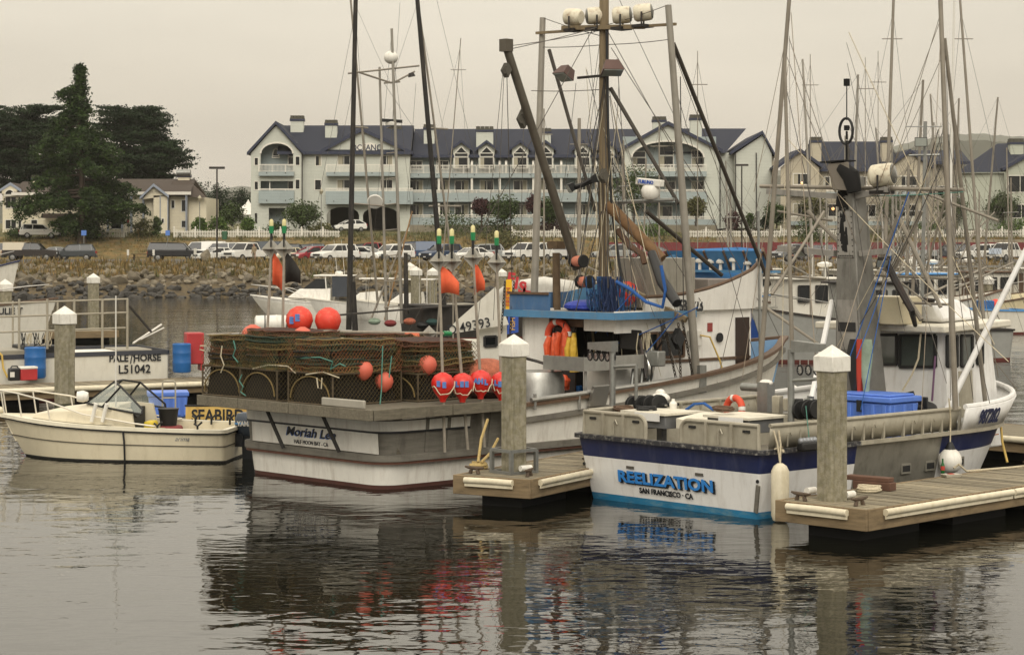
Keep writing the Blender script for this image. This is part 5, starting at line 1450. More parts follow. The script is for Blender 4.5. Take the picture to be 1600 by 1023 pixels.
# grey vertical butt boards on the after sides
for x in (1.1, 1.7, 2.4):
 i = min(range(len(MH.P)), key=lambda k: abs(MH.P[k][0] - x) + (9 if k < 8 else 0))
 a, c = MH.pt(i, .62, -1, .012), MH.pt(i, MH.z(x), -1, .012)
 MB().bar(a, c, .07, .03, up=(0, 1, 0)).build('butt_strap', WOODG, mt)
MH.rail(lambda x: MH.z(x) - .25, .1, .09, 'rub_rail', WOODG, mt, x0=2.5, off=.03)
MH.rail(lambda x: MH.z(x) + .03, .16, .07, 'cap_rail', WOODB, mt, x0=2.9)
dz = lambda x: MH.z(x) - .65
MH.deck(lambda x: .62 + x * .04, 'deck', M('deck_boards', '#6a6456', .8), mt); MH.band(lambda x: .6 + x * .04, lambda x: MH.z(x), 'bulwark', M('bulwark_blue', '#6c8fb0', .6, var=.1, stain='#5b5a55', amt=.4), mt, off=-.09, k=1, x0=3)
# white strip round the stern with its black line and the name panel on the transom
MH.band(1.02, 1.2, 'white_strake', WHITE, mt, x1=1.7, off=.012, k=1)
MH.rail(1.0, .03, .035, 'black_line', INK, mt, x1=1.75, off=.015)
pl = m.C(590, 700, 0); y_r = pl.y
def trp(y, z): return Vector((.12 * (1 - ((z + .3) / 1.52) ** .8) - .014, y, z))
yl = 1.66
MB().add([trp(yl, .63), trp(y_r, .63), trp(y_r, .985), trp(yl, .985)], [(0, 1, 2, 3)]).hexa([trp(yl, .63) + Vector((.004, 0, 0)), trp(y_r, .63) + Vector((.004, 0, 0)), trp(y_r, .985) + Vector((.004, 0, 0)), trp(yl, .985) + Vector((.004, 0, 0))], [trp(yl, .63) - Vector((.02, 0, 0)), trp(y_r, .63) - Vector((.02, 0, 0)), trp(y_r, .985) - Vector((.02, 0, 0)), trp(yl, .985) - Vector((.02, 0, 0))]).build('name_panel', WHITE, mt)
def trtext(s, px, py, size, mat, off=.03, **k):
 c = m.C(px, py, 0); o = trp(c.y, c.z) - Vector((off, 0, 0))
 up = trp(0, 1.0) - trp(0, .6); return text('lettering', s, size, o, (0, -1, 0), up, mat, mt, **k)
LNAVY = M('blue_lettering_shadow', '#3f5f9e', .5, bump=0)
trtext('Moriah Lee', 484.5, 677.3, .225, LNAVY, off=.024, bold=.002, shear=.28, sx=1.38)
trtext('Moriah Lee', 486, 676.3, .225, INK, off=.028, bold=.003, shear=.28, sx=1.38)
trtext('HALF MOON BAY - CA', 486, 692, .105, INK, off=.026, sx=.92)
for (a, bq) in (((416, 638), (443, 700)), ((501, 642), (530, 706))):
 MB().bar(m.C(*a, -.32), m.C(*bq, -.14), .06, .05).build('platform_strut', M('black_timber', '#26231f', .7), mt)
# the pot platform
PZ = 1.45
pf = MB().bb(-.62, 3.0, -2.5, 2.42, PZ - .1, PZ)
pf.build('pot_platform', WOODW, mt, bevel=.01)
for y0, y1 in ((-2.56, -.3), (-.28, 1.2), (1.22, 2.48)): MB().bb(-.68, -.624, y0, y1, PZ - .17, PZ + .02).build('edge_board', WOODW, mt, bevel=.008)
for x0, x1 in ((-.6, 1.2), (1.22, 2.6), (2.62, 3.0)): MB().bb(x0, x1, -2.56, -2.504, PZ - .17, PZ + .02).build('edge_board', WOODW, mt, bevel=.008)
MB().bb(-.66, -.6, -2.35, -1.2, PZ + .025, PZ + .17).build('grey_board', M('grey_panel', '#9b968a', .6), mt, bevel=.02)
for x in (.4, 1.4, 2.4):
 for y in (-2.0, 2.0): MB().bb(x - .06, x + .06, y - .06, y + .06, .6, PZ - .1).build('platform_post', WOODW, mt)
# wheelhouse
X0, X1 = 6.5, 10.6; ZD = .85
z_roof = 2.86
y0w = 1.12
BLUEP2 = M('weathered_blue_paint', '#47799f', .5, var=.15, stain='#6d7478', amt=.5)
MHW = M('wheelhouse_white', '#e0ddd6', .5, var=.06, stain='#7c6a52', amt=.24, sstr=(2, 2, .3))
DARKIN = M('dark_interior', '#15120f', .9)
# after wall: white panel to port, dark doorway, panel to starboard
MB().bb(X0, X0 + .06, .35, y0w, ZD, z_roof).build('after_wall', MHW, mt)
MB().bb(X0, X0 + .06, -1.5, -.62, ZD, 1.78).build('after_wall', MHW, mt)
MB().bb(X0, X0 + .06, -.615, .345, 2.62, z_roof).build('after_wall', WOODB, mt)
d_ = MB().bb(X0 + .1, X0 + .13, -.3, .345, ZD, 2.6).build('door', M('dark_varnish', '#2a1a10', .5, var=.3, scale=3, stretch=(6, 6, .5)), mt)
MB().bb(X0 + .075, X0 + .1, -.2, .25, 1.9, 2.5).build('pane', GLASS, d_)
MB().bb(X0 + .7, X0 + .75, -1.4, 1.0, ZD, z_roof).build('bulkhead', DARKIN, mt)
MB().bb(X0 + .02, X0 + .09, -1.5, -.615, 2.55, z_roof).build('after_beam', MHW, mt)
# sides and front
SW = -1.52
MB().bb(X0, X1, SW, SW + .06, ZD, 1.98).build('side_wall', MHW, mt); MB().bb(X0, X1, SW, SW + .06, 2.52, 2.95).build('side_wall', MHW, mt)
sw = [(X0, 7.55), (7.95, 8.45), (9.0, X1)]
for a, c in ((X0 + .9, 7.25), (8.55, X1)): MB().bb(a, c, SW, SW + .06, 1.98, 2.52).build('side_wall', MHW, mt)
for a, c in ((7.27, 7.7), (7.78, 8.5)): winframe(mt, [(a, SW - .004, 2.0), (c, SW - .004, 2.0), (c, SW - .004, 2.5), (a, SW - .004, 2.5)], mat=WOODB)
MB().bb(X0, X1, 1.06, 1.12, ZD, 2.95).build('side_wall', MHW, mt)
MB().hexa([(X1, SW, ZD), (X1 + .06, SW, ZD), (X1 + .06, 1.52, ZD), (X1, 1.52, ZD)], [(X1, SW, 2.95), (X1 + .06, SW, 2.95), (X1 + .06, 1.52, 2.95), (X1, 1.52, 2.95)]).build('front_wall', MHW, mt)
MB().bb(X0 + .9, X1 + .02, SW - .03, SW - .004, 1.88, 1.94).build('rub_strip', WOODB, mt)
MB().bb(10.15, 10.58, SW - .03, SW - .002, .95, 2.75).build('door', M('dark_varnish', '#2a1a10', .5), mt)
MB().lathe([(.1, 0), (.1, .03), (.02, .03)], 12, (9.6, SW - .03, 2.35), (0, -1, 0)).build('porthole', BLACK, mt)
MB().bb(X0, X0 + .05, SW - .004, SW, 1, 1.1).build('batten', WOODB, mt)
# roof with blue edge, upper steering space behind a sweeping coaming
MB().bb(X0 - .3, 8.9, -1.75, 1.3, z_roof, z_roof + .05).build('house_roof', M('roof_grey', '#8c8a82', .8, stain='#4e4a42', amt=.5), mt)
mb = MB()
mb.bb(X0 - .35, X0 - .302, -1.8, 1.35, z_roof - .06, z_roof + .08); mb.bb(X0 - .302, 8.6, -1.8, -1.752, z_roof - .06, z_roof + .08); mb.bb(X0 - .302, 8.9, 1.302, 1.35, z_roof - .06, z_roof + .08)
mb.build('roof_edge', BLUEP2, mt)
mb = MB(); mb.bb(X0 - .25, X0 - .21, .1, 1.25, z_roof + .08, z_roof + .42); mb.bb(X0 - .21, X0 + 1.5, 1.21, 1.25, z_roof + .08, z_roof + .42); mb.build('dodger', M('faded_blue', '#3b5f86', .7, stain='#8a8578', amt=.3), mt)
mb = MB(); mb.bb(X0 - .29, X0 - .252, .1, 1.28, z_roof + .4, z_roof + .45); mb.build('dodger_rail', WOODB, mt)
CO = []
for i in range(13):
 f = i / 12; x = 7.3 + 4.3 * f; y = SW - .02 - .1 * sin(pi * f) if f < .8 else SW - .05 + (f - .8) * 2.6
 CO.append((x, y, 2.93, 3.22 + .95 * f ** 2.1))
mb = MB(); mb.grid([[(x, y, z0) for x, y, z0, z1 in CO], [(x, y - .06 * i_, z1) for i_, (x, y, z0, z1) in zip([1] * 13, CO)]]); mb.grid([[(x, y + .05 - .06, z1) for x, y, z0, z1 in CO], [(x, y + .05, z0) for x, y, z0, z1 in CO]])
co = mb.build('coaming', MHW, mt)
MB().path([(x, y - .035, z1 + .01) for x, y, z0, z1 in CO], .04, 6).build('coaming_cap', WOODB, mt)
mb = MB(); mb.grid([[(x, -y, z0) for x, y, z0, z1 in CO], [(x, -y + .06, z1) for x, y, z0, z1 in CO]][::-1])
mb.build('coaming', BLUEP2, mt)
(xe, ye, _, ze) = CO[-1]
mb = MB(); mb.grid([[(xe, ye, 2.93), (xe + .25, 0, 2.93), (xe, -ye, 2.93)], [(xe, ye - .06, ze), (xe + .5, 0, ze + .05), (xe, -ye + .06, ze)]]); mb.build('coaming', BLUEPAINT, mt, fix=True)
MB().bb(8.92, 11.6, -1.5, 1.5, 2.9, 2.95).build('upper_deck', M('upper_deck_grey', '#8c8a82', .8), mt)
WSG = M('blue_tinted_screen', '#4f86b8', .12, var=.15, bump=0, spec=.6)
p0, p1 = m.C(1092, 394, 11.9), m.C(1196, 392, 11.9);
mb = MB()
for i in range(5):
 a = Vector((11.6, 1.45 - i * .56, 3.72)); c = Vector((11.6, 1.45 - (i + 1) * .56 + .05, 3.72)); up = Vector((-.28, 0, .42))
 MB().hexa([a, c, c + Vector((.02, 0, 0)), a + Vector((.02, 0, 0))], [a + up, c + up, c + up + Vector((.02, 0, 0)), a + up + Vector((.02, 0, 0))]).build('windscreen_pane', WSG, mt)
for i in range(6):
 a = Vector((11.61, 1.475 - i * .56, 3.7)); MB().bar(a, a + Vector((-.29, 0, .44)), .05).build('screen_stanchion', WOODB, mt)
MB().bar((11.6, -1.45, 3.69), (11.6, 1.45, 3.69), .3, .05).build('dash', BLUEP2, mt)
for i, (y, h_) in enumerate(((1.25, .34), (.9, .3), (.62, .26), (.3, .24), (.02, .24), (-.35, .3), (-.75, .2), (-1.1, .3))):
 MB().lathe([(.04, 0), (.035, h_ * .55), (.1, h_ * .62), (.105, h_ * .78), (.06, h_)], 10, (11.5, y, 3.72)).build('vent', WHITE, mt)
sx_ = m.L(1010, 450, -.7)
MB().bb(8.6, 9.6, -.9, .5, 2.95, 4.0).build('steering_box', M('worn_grey_paint', '#8f8b80', .7, stain='#5a5347', amt=.5), mt, bevel=.02)
MB().bb(9.9, 10.9, -1.0, .7, 2.95, 3.55).build('life_raft_locker', M('locker_grey', '#7d756e', .7), mt, bevel=.02)
# number on the coaming
c0 = m.L(1078, 478, SW - .1)
text('lettering', '531323', .34, (c0.x, SW - .14, c0.z), (1, 0, 0), (0, .1, 1), INK, mt, bold=.012, sx=.72)
# electrics on the side: shore box and yellow cord
MB().bb(8.62, 8.95, SW - .12, SW - .003, 2.2, 2.52).build('shore_power_box', OFFWHITE, mt, bevel=.015)
MB().path([(8.85, SW - .16, 2.42), (9.1, SW - .2, 2.38), (9.35, SW - .25, 1.9), (9.6, SW - .3, 1.2), (9.65, SW - .6, .9)], .018, 6).build('power_cord', ROPEY, mt)
MB().bb(9.25, 9.4, SW - .02, SW - .003, 2.48, 2.66).build('name_badge', M('badge_red', '#8a3a35', .5), mt)
# stern side rail, steel bin, scuppers
MB().path([m.L(830, 625, -2.3), m.L(905, 615, -2.3), m.L(1010, 600, -2.3), m.L(1060, 592, -2.2)], .045, 8).build('side_rail', ALU, mt)
for px in (836, 905, 985): MB().tube(m.L(px, 640, -2.3), m.L(px, 615, -2.3), .03).build('rail_post', ALU, mt)
# mast, booms, outrigger poles
MX = m.L(943, 470, .0).x
def mz(py, y=0., px=943): return m.L(px, py, y)
mast_top = m.L(945, -60, 0)
MB().tube((MX, 0, ZD), (MX + .02, 0, mast_top.z), .115, .1, 12).build('mast', WOODP, mt)
yd = m.C(1065, 36, MX); ya = m.C(846, 52, MX)
MB().bar((MX, m.C(838, 52, MX).y, m.C(838, 52, MX).z), (MX, m.C(1056, 38, MX).y, m.C(1056, 38, MX).z), .055).build('yard', WOODP, mt)
MB().bar(m.C(880, 44, MX - .1), m.C(1005, 42, MX - .1), .12, .09).build('lamp_beam', WOODP, mt)
for px, py, aim in ((897, 27, (-.2, .9, .1)), (931, 25, (-.6, .5, -.05)), (971, 24, (.5, -.7, .05)), (1004, 20, (.55, -.75, .1))):
 c = m.C(px, py, MX - .05); drumlamp(mt, c, aim, r=.175, L_=.36)
# pale steel outrigger poles standing up, one each side
pole_a = (m.L(833, 520, 1.9), m.L(848, 28, 1.9)); pole_b = (m.L(1090, 612, -2.05), m.L(1044, 8, -2.05))
for (a, c), r0 in ((pole_a, .085), (pole_b, .085)): MB().tube(a, c, r0, .065, 10).build('outrigger_pole', M('pale_pole', '#8f8a80', .55, .3, var=.12, stain='#5f564a', amt=.5), mt)
MB().bb(pole_b[0].x - .1, pole_b[0].x + .1, -2.2, -1.95, 1.3, 1.85).build('pole_socket', GREYMET, mt)
# the big steel boom and the second dark boom
bf, bt = m.C(902, 420, MX - .35), m.L(792, 76, .6)
MB().tube(bf, bt, .095, .085, 12).build('boom', M('boom_steel', '#5b554b', .5, .5, var=.2, stain='#3a2f26', amt=.5), mt)
MB().box(bt + Vector((-.02, 0, .06)), (.2, .2, .25)).build('boom_head', M('boom_steel', '#5b554b', .5, .5), mt)
DKP = M('dark_strut', '#3b352e', .6, .3, var=.2)
for a, c, r_ in ((m.C(858, 78, MX), m.C(930, 330, MX), .04), (m.C(954, 138, MX), m.C(1060, 318, MX + .3), .045), (m.C(1052, 68, MX), m.L(1203, 445, -1.7), .045), (m.C(1010, 330, MX), m.L(1128, 430, -1.6), .05)):
 MB().tube(a, c, r_, r_ * .9, 8).build('strut', DKP, mt)
# two tan exhaust or pipe booms sloping down
TAN = M('tan_wrapped_pipe', '#6b5033', .8, var=.25, scale=6)
MB().tube(m.C(950, 320, MX - .1), m.C(1035, 405, MX + .2), .125, .11, 12).build('wrapped_pipe', TAN, mt)
MB().path([m.C(965, 360, MX), m.C(985, 385, MX), m.C(1004, 398, MX), m.C(1008, 412, MX)], .07, 8).build('bent_pipe', M('rusty_pipe', '#57402f', .8), mt)
MB().path([m.C(1018, 395, MX - .2), m.C(1035, 440, MX - .4), m.C(1058, 474, MX - .6)], [.09, .12, .1], 10).build('hydraulic_arm', BLACKPL, mt)
MB().path([m.C(948, 40, MX - .12), m.C(950, 200, MX - .12), m.C(956, 330, MX - .12), m.C(972, 440, MX - .12)], .03, 6).build('black_hose', BLACK, mt)
gf = m.C(952, 436, MX - .2); gt = m.L(1072, 500, -2.0)
MB().bar(gf, gt, .13, .12).build('gantry_beam', WOODP, mt)
# radar on its bracket
rp = m.C(1015, 318, MX + .1)
MB().tube(m.C(950, 317, MX + .1), m.C(1053, 312, MX + .1), .04, n=8).build('radar_bracket', GREYMET, mt)
rc = m.C(1017, 312, MX + .1)
rd = MB().lathe([(.1, 0), (.17, .06), (.2, .2), (.16, .28), (.05, .3)], 14, rc).build('radar', WHITE, mt)
bm = MB(); bm.bar(m.C(996, 283, MX + .1), m.C(1035, 287, MX + .1), .13, .14); bm.tube(rc + Vector((0, 0, .28)), rc + Vector((0, 0, .4)), .04); bm.build('radar_scanner', WHITE, rd, bevel=.03)
text('lettering', 'FURUNO', .1, m.C(1009, 284.8, MX + .0) , m.C(1035, 287, MX + .1) - m.C(996, 283, MX + .1), (0, 0, 1), M('radar_blue', '#2b4fa0', .5), rd, bold=.004)
# lamps
LAMPB = M('lamp_brown', '#5b4640', .6, .3, var=.15)
floodlight(mt, m.C(882, 116, MX - .3), (-.6, .1, -.9), .26, LAMPB); floodlight(mt, m.C(956, 108, MX - .3), (-.2, -.3, -.9), .27, LAMPB)
MB().bar(m.C(903, 122, MX - .1), m.C(946, 118, MX - .1), .05).build('lamp_arm', DARKMET, mt)
sp = MB().path([m.C(890, 296, MX - .4), m.C(912, 288, MX - .4), m.C(928, 280, MX - .4)], [.06, .05, .07], 8)
sp.build('speaker_arm', BLACK, mt); floodlight(mt, m.C(891, 293, MX - .45), (-.7, .4, -.5), .16, BLACK); floodlight(mt, m.C(931, 279, MX - .4), (.5, -.7, .3), .15, BLACK)
# blocks, line reels on the boom foot, hanging blue rope
block(mt, m.L(817, 186, .7), .13); block(mt, m.L(791, 110, .65), .1); block(mt, m.C(943, 275, MX - .5), .1)
chain(mt, m.L(814, 150, .65), m.L(817, 178, .7))
for px, py in ((904, 408), (914, 440)):
 c = m.C(px, py, MX - .5)
 rl = MB().lathe([(.13, -.2), (.14, -.17), (.06, -.16), (.06, .16), (.14, .17), (.13, .2)], 14, c, (.2, 1, 0)).build('line_reel', BLACK, mt)
 MB().lathe([(.1, -.13), (.115, 0), (.1, .13)], 14, c, (.2, 1, 0)).build('orange_line', M('peach_line', '#b5705a', .9, var=.25, scale=30), rl)
for i, (px, py, l, n_) in enumerate(((938, 432, .75, 12), (955, 436, .95, 14), (972, 445, 1.0, 8), (948, 432, 1.15, 9), (925, 452, .5, 6))):
 hank(mt, m.C(px, py, MX - .55), l, n_, M('mixed_blue_rope', '#27507f', .9, var=.4, scale=5, two='#182f50') if i % 2 == 0 else M('navy_rope', '#1a2c4f', .85), seed=i + 3, w_=.13)
MB().path([m.C(963, 440, MX - .6), m.C(985, 452, MX - .6), m.C(1010, 472, MX - .6), m.C(1035, 480, MX - .6), m.C(1040, 455, MX - .6), m.C(1033, 415, MX - .6)], .035, 7).build('blue_hose', ROPEB, mt)
for a, c in (((1090, 480), (955, 540)), ((1060, 490), (1000, 560)), ((990, 455), (930, 520))):
 MB().path(sag(m.C(*a, MX - .7), m.C(*c, MX - .7), .03), .012, 5).build('blue_rope', ROPEB, mt)
# chains and blocks below the gantry
chain(mt, m.L(1060, 505, -2.0), m.L(1064, 595, -2.1)); chain(mt, m.L(1036, 500, -1.9), m.L(1056, 590, -2.1)); chain(mt, m.L(1066, 500, -2.0), m.L(1084, 596, -2.1))
block(mt, m.L(1059, 529, -2.05), .14, BLACK)
for px in (789, 803): chain(mt, m.L(px, 440, 1.2), m.L(px - 6, 520, 1.2))
# hauler sheaves, steel table, pipe work at the rail
MB().lathe([(.04, -.06), (.36, -.06), (.38, -.02), (.2, 0), (.38, .02), (.36, .06), (.04, .06)], 24, m.L(1004, 575, -1.7), (1, -.35, 0)).build('hauler_wheel', STEEL, mt)
MB().lathe([(.02, -.09), (.12, -.09), (.12, .12), (.02, .12)], 12, m.L(1010, 573, -1.75), (1, -.35, 0)).build('hub', BLACK, mt)
tb0 = m.L(860, 575, -1.0)
mb = MB(); mb.bb(tb0.x - .1, tb0.x + 1.6, -2.0, -.9, tb0.z - .02, tb0.z + .02); mb.bb(tb0.x - .1, tb0.x - .06, -2.0, -.9, tb0.z + .02, tb0.z + .25); mb.bb(tb0.x - .06, tb0.x + 1.6, -2.0, -1.96, tb0.z + .02, tb0.z + .25); mb.build('sorting_table', ALU, mt)
for dx in (.05, 1.5):
 for y in (-1.9, -1.0): MB().tube((tb0.x + dx, y, .8), (tb0.x + dx, y, tb0.z - .02), .03).build('table_leg', ALU, mt)
tk = m.L(838, 610, -.6)
MB().lathe([(.55, 0), (.56, .9), (.5, 1.05)], 20, (tk.x, -.6, .75)).build('bait_tank', ALU, mt);
MB().path([(tk.x + .5 * cos(a), -.6 + .5 * sin(a), 1.85 + .3 * sin(a * .5)) for a in np.linspace(0, pi, 9)], .03, 6).build('tank_hoop', DARKMET, mt)
MB().box(m.L(936, 618, -2.35), (.5, .06, .4), (.3, 0, .1)).build('steel_chute', STEEL, mt)
for i, px in enumerate((985, 1000, 1012)): MB().tube(m.L(px, 622 - i * 2, -2.0), m.L(px + 6, 560 - i * 9, -1.8), .03).build('pipe', GREYMET, mt)
for px, py, h_ in ((895, 330, 0), (855, 400, 0)): pass
ex = m.C(870, 470, MX - .3)
MB().tube((ex.x, ex.y, z_roof), m.C(869, 395, MX - .3), .085, .08, 10).build('exhaust_stack', M('rusty_stack', '#54432f', .8, var=.3, scale=6), mt)
MB().box(m.C(869, 383, MX - .3), (.24, .3, .16)).build('stack_cap', M('rusty_stack', '#54432f', .8), mt)
bt2 = m.C(915, 470, MX - .3)
MB().ball((bt2.x, bt2.y, z_roof + .14), (.42, .5, .14), 12, 7).build('blue_tarp', M('blue_tarp', '#24389a', .6, var=.2, scale=4, bump=1, bscale=6, bdist=.06), mt)
# rigging
T = (MX, 0, mast_top.z - .1)
wires(m, [(T, MH.pt(len(MH.P) - 1, 2.15)), (m.C(945, 40, MX), m.L(792, 78, .6)), (m.C(930, 50, MX), m.L(796, 72, .6)), (m.C(945, 58, MX), pole_a[1]), (m.C(945, 40, MX), pole_b[1]), (m.C(945, 70, MX), m.L(1045, 62, -2.05)), (m.C(945, 70, MX), m.L(846, 74, 1.9)),
   (m.C(940, 75, MX), m.C(890, 420, MX - .6)), (m.C(938, 60, MX), m.C(878, 470, MX - .7)), (m.C(950, 50, MX), m.L(1185, 470, -1.5)), (m.C(955, 75, MX), m.L(1115, 320, -1.9)), (m.C(950, 130, MX), m.C(1000, 400, MX + .2)),
   (m.L(786, 110, .6), m.L(745, 520, 1.6)), (m.L(792, 118, .6), m.L(800, 440, 1.6)), (m.L(788, 100, .6), m.L(771, 500, 1.4)), (m.L(818, 200, .7), m.L(812, 440, .8)), (m.C(940, 140, MX), m.L(830, 142, .6)), (m.C(955, 250, MX), m.L(1095, 470, -1.7)),
   (pole_b[0].lerp(pole_b[1], .8), m.L(1180, 560, -1.7)), (pole_b[0].lerp(pole_b[1], .9), m.L(1165, 380, -1.7)), (m.L(1050, 40, -2.05), m.L(1085, 530, -2.1)), (m.C(900, 130, MX), m.C(880, 300, MX)),
   ((MX, 0, mast_top.z - 1.), m.L(690, 470, 2.1)), (m.L(1055, 100, -2.05), m.L(1058, 505, -2.0)), (m.C(1188, 300, 11), m.L(1120, 600, -2.1)), (m.C(960, 160, MX), m.L(1060, 500, -2.0))])
wires(m, [(m.C(948, 90, MX), m.C(903, 440, MX - .6)), (m.C(952, 100, MX), m.C(905, 300, MX - .6)), (m.L(1063, 120, -2.05), m.L(1068, 480, -2.0)), (m.C(940, 330, MX - .3), m.C(880, 560, MX - 1)), (m.C(944, 90, MX), m.C(950, 450, MX - .8))], WIRED, .014)
MB().path([m.C(1185, 330, 10.8), m.C(1188, 600, 10.8)], .03, 6).build('pole', GREYMET, mt)
lp = m.L(1200, 100, -2.2)
# ratlines and cables up the mast
for k in range(5):
 MB().path([m.C(930 + k * 4, 250 + k * 10, MX - .14), m.C(933 + k * 4, 400, MX - .16), m.C(925 + k * 8, 490, MX - .3)], .011, 4).build('halyard', WIRED if k % 2 else ROPEW, mt)
# ---- crab pots
NET = M('pot_netting', '#45391f', .9, var=.35, scale=4, bump=0, rnd=.15)
NETG = M('green_netting', '#2b3a2e', .9, var=.3, scale=4, bump=0)
NETR = M('rusty_netting', '#5d3a28', .9, var=.3, scale=4, bump=0)
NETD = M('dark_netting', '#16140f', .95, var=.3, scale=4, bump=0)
NETGL = M('green_lacing', '#3c4a36', .9, var=.3, scale=4, bump=0)
POTF = M('pot_frame', '#4d4230', .85, var=.3, scale=10, stain='#2b241b', amt=.5)
ROPEO = M('tan_pot_rope', '#6e5d38', .95, var=.3, scale=30)
def lattice(mb, o, u, v, nu, nv, w_=.0048, cut=None):
 """diamond netting on the parallelogram o + a u + b v"""
 o, u, v = Vector(o), Vector(u), Vector(v); n_ = u.cross(v).normalized() * w_
 def seg(a, b):
  a, b = Vector(a), Vector(b); d = (b - a).normalized(); s_ = d.cross(n_.normalized()) * w_
  k = len(mb.v); mb.v += [tuple(a - s_), tuple(a + s_), tuple(a + n_), tuple(b - s_), tuple(b + s_), tuple(b + n_)]
  mb.f += [(k, k + 3, k + 5, k + 2), (k + 1, k + 2, k + 5, k + 4), (k, k + 1, k + 4, k + 3)]
 r_ = nu / nv
 for sgn in (1, -1):
  for i in range(-nv, nu + 1):
   # line: a = i + t (in u cells), b = t or nv - t (in v cells)
   t0, t1 = max(0, -i), min(nv, nu - i)
   if t1 <= t0: continue
   pts = []
   for t_ in (t0, t1):
    a = (i + t_) / nu; b_ = t_ / nv if sgn > 0 else 1 - t_ / nv
    pts.append(o + u * a + v * b_)
   seg(*pts)
def tall_pot(sx_, sy_, h_):
 fr = MB(); X, Y = sx_ / 2, sy_ / 2
 c = [(-X, -Y), (X, -Y), (X, Y), (-X, Y)]
 for z in (.02, h_):
  for a, b in zip(c, c[1:] + c[:1]): fr.tube((*a, z), (*b, z), .02, n=6)
 for a in c: fr.tube((*a, .02), (*a, h_), .018, n=6)
 net = MB(); n = int(sx_ / .085), int(h_ / .085), int(sy_ / .085)
 lattice(net, (-X, -Y, 0), (sx_, 0, 0), (0, 0, h_), n[0], n[1]); lattice(net, (-X, Y, 0), (sx_, 0, 0), (0, 0, h_), n[0], n[1])
 lattice(net, (-X, -Y, 0), (0, sy_, 0), (0, 0, h_), n[2], n[1]); lattice(net, (X, -Y, 0), (0, sy_, 0), (0, 0, h_), n[2], n[1])
 lattice(net, (-X, -Y, h_), (sx_, 0, 0), (0, sy_, 0), n[0], n[2])
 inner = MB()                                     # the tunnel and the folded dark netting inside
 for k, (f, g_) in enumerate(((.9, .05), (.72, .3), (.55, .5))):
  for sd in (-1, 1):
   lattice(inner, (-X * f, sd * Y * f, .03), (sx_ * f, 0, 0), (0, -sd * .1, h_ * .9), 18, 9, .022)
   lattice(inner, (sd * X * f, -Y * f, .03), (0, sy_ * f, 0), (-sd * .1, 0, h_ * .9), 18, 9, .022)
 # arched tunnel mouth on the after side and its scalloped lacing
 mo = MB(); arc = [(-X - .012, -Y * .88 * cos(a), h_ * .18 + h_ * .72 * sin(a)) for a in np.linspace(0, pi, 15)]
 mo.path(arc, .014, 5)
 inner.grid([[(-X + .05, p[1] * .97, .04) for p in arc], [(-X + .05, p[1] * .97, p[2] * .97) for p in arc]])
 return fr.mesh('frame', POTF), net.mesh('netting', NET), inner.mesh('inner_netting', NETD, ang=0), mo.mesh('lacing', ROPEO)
def flat_pot(sx_, sy_, h_, seed):
 g = random.Random(seed * 7 + 1); ph = g.uniform(0, 6); X, Y = sx_ / 2, sy_ / 2; rows = []
 ring = []
 for i in range(40):
  a = 2 * pi * i / 40; c, s_ = cos(a), sin(a); p = 5.
  k = (abs(c) ** p + abs(s_) ** p) ** (-1 / p); ring.append((X * c * k, Y * s_ * k))
 bag = MB()
 for q, (z, e) in enumerate(((.0, .95), (.02, .965), (h_ * .5, .93), (h_ * .97, .965), (h_, .95))):
  rows.append([(x * e * (1 + g.uniform(-.012, .012)), y * e * (1 + g.uniform(-.012, .012)), z + .01 * sin(3 * atan2(y, x) + ph) + g.uniform(-.008, .008)) for x, y in ring])
 bag.grid(rows, wrap=True)
 k = len(bag.v); bag.f.append(tuple(range(k - 40, k)))
 rope = MB()
 for z in (.015, h_ - .005):
  rope.path([(x * 1.01, y * 1.01, z + .01 * sin(3 * atan2(y, x) + ph) + g.uniform(-.016, .012)) for i, (x, y) in enumerate(ring)], .014, 5, closed=True)
 lace = MB()
 for i in range(0, 40):
  x, y = ring[i]; x2, y2 = ring[(i + 1) % 40]
  for j in range(2):
   f = j / 2; a = (x + (x2 - x) * f, y + (y2 - y) * f); b = (x + (x2 - x) * (f + .5), y + (y2 - y) * (f + .5))
   k2 = g.uniform(.97, 1.0)
   lace.tube((a[0], a[1], .015), (b[0] * k2, b[1] * k2, h_ - .005), .0065, n=3, caps=False)
   if g.random() < .8: lace.tube((b[0], b[1], .015), (a[0] * k2, a[1] * k2, h_ - .005), .0065, n=3, caps=False)
 return bag, rope, lace
FLAT = {}
def flatset(sx_, sy_, h_, matn, mat, v=0):
 k = (sx_, sy_, matn, v)
 if k not in FLAT:
  b_, r_, l_ = flat_pot(sx_, sy_, h_, len(FLAT)); FLAT[k] = (b_.mesh('netting', mat, ang=0), r_.mesh('rim_rope', {'o': ROPEO, 'g': NETG, 'r': NETR, 'b': NETD}[matn]), l_.mesh('lacing', {'o': ROPEO, 'g': NETGL, 'r': NETR, 'b': NET}[matn], ang=0))
 return FLAT[k]
NETM = {'o': M('olive_pot_bag', '#302a1a', .95, var=.4, scale=14, bump=1, bscale=70, bdist=.02, two='#241f17'), 'g': M('green_pot_bag', '#26302a', .95, var=.4, scale=14, bump=1, bscale=70, bdist=.02, two='#171b18'),
  'r': M('rust_pot_bag', '#4a2c1f', .95, var=.4, scale=14, bump=1, bscale=70, bdist=.02, two='#2a1b14'), 'b': M('black_pot_bag', '#191713', .95, var=.4, scale=14, bump=1, bscale=70, bdist=.02)}
TALL = {}
DRAPE = [M('olive_drape', '#5d5434', .95, var=.5, scale=3, bump=0, two='#7a4a2c'), M('brown_drape', '#6a4a2e', .95, var=.5, scale=3, bump=0, two='#4a4a2c'), M('green_drape', '#4a5236', .95, var=.5, scale=3, bump=0, two='#6d5630')]
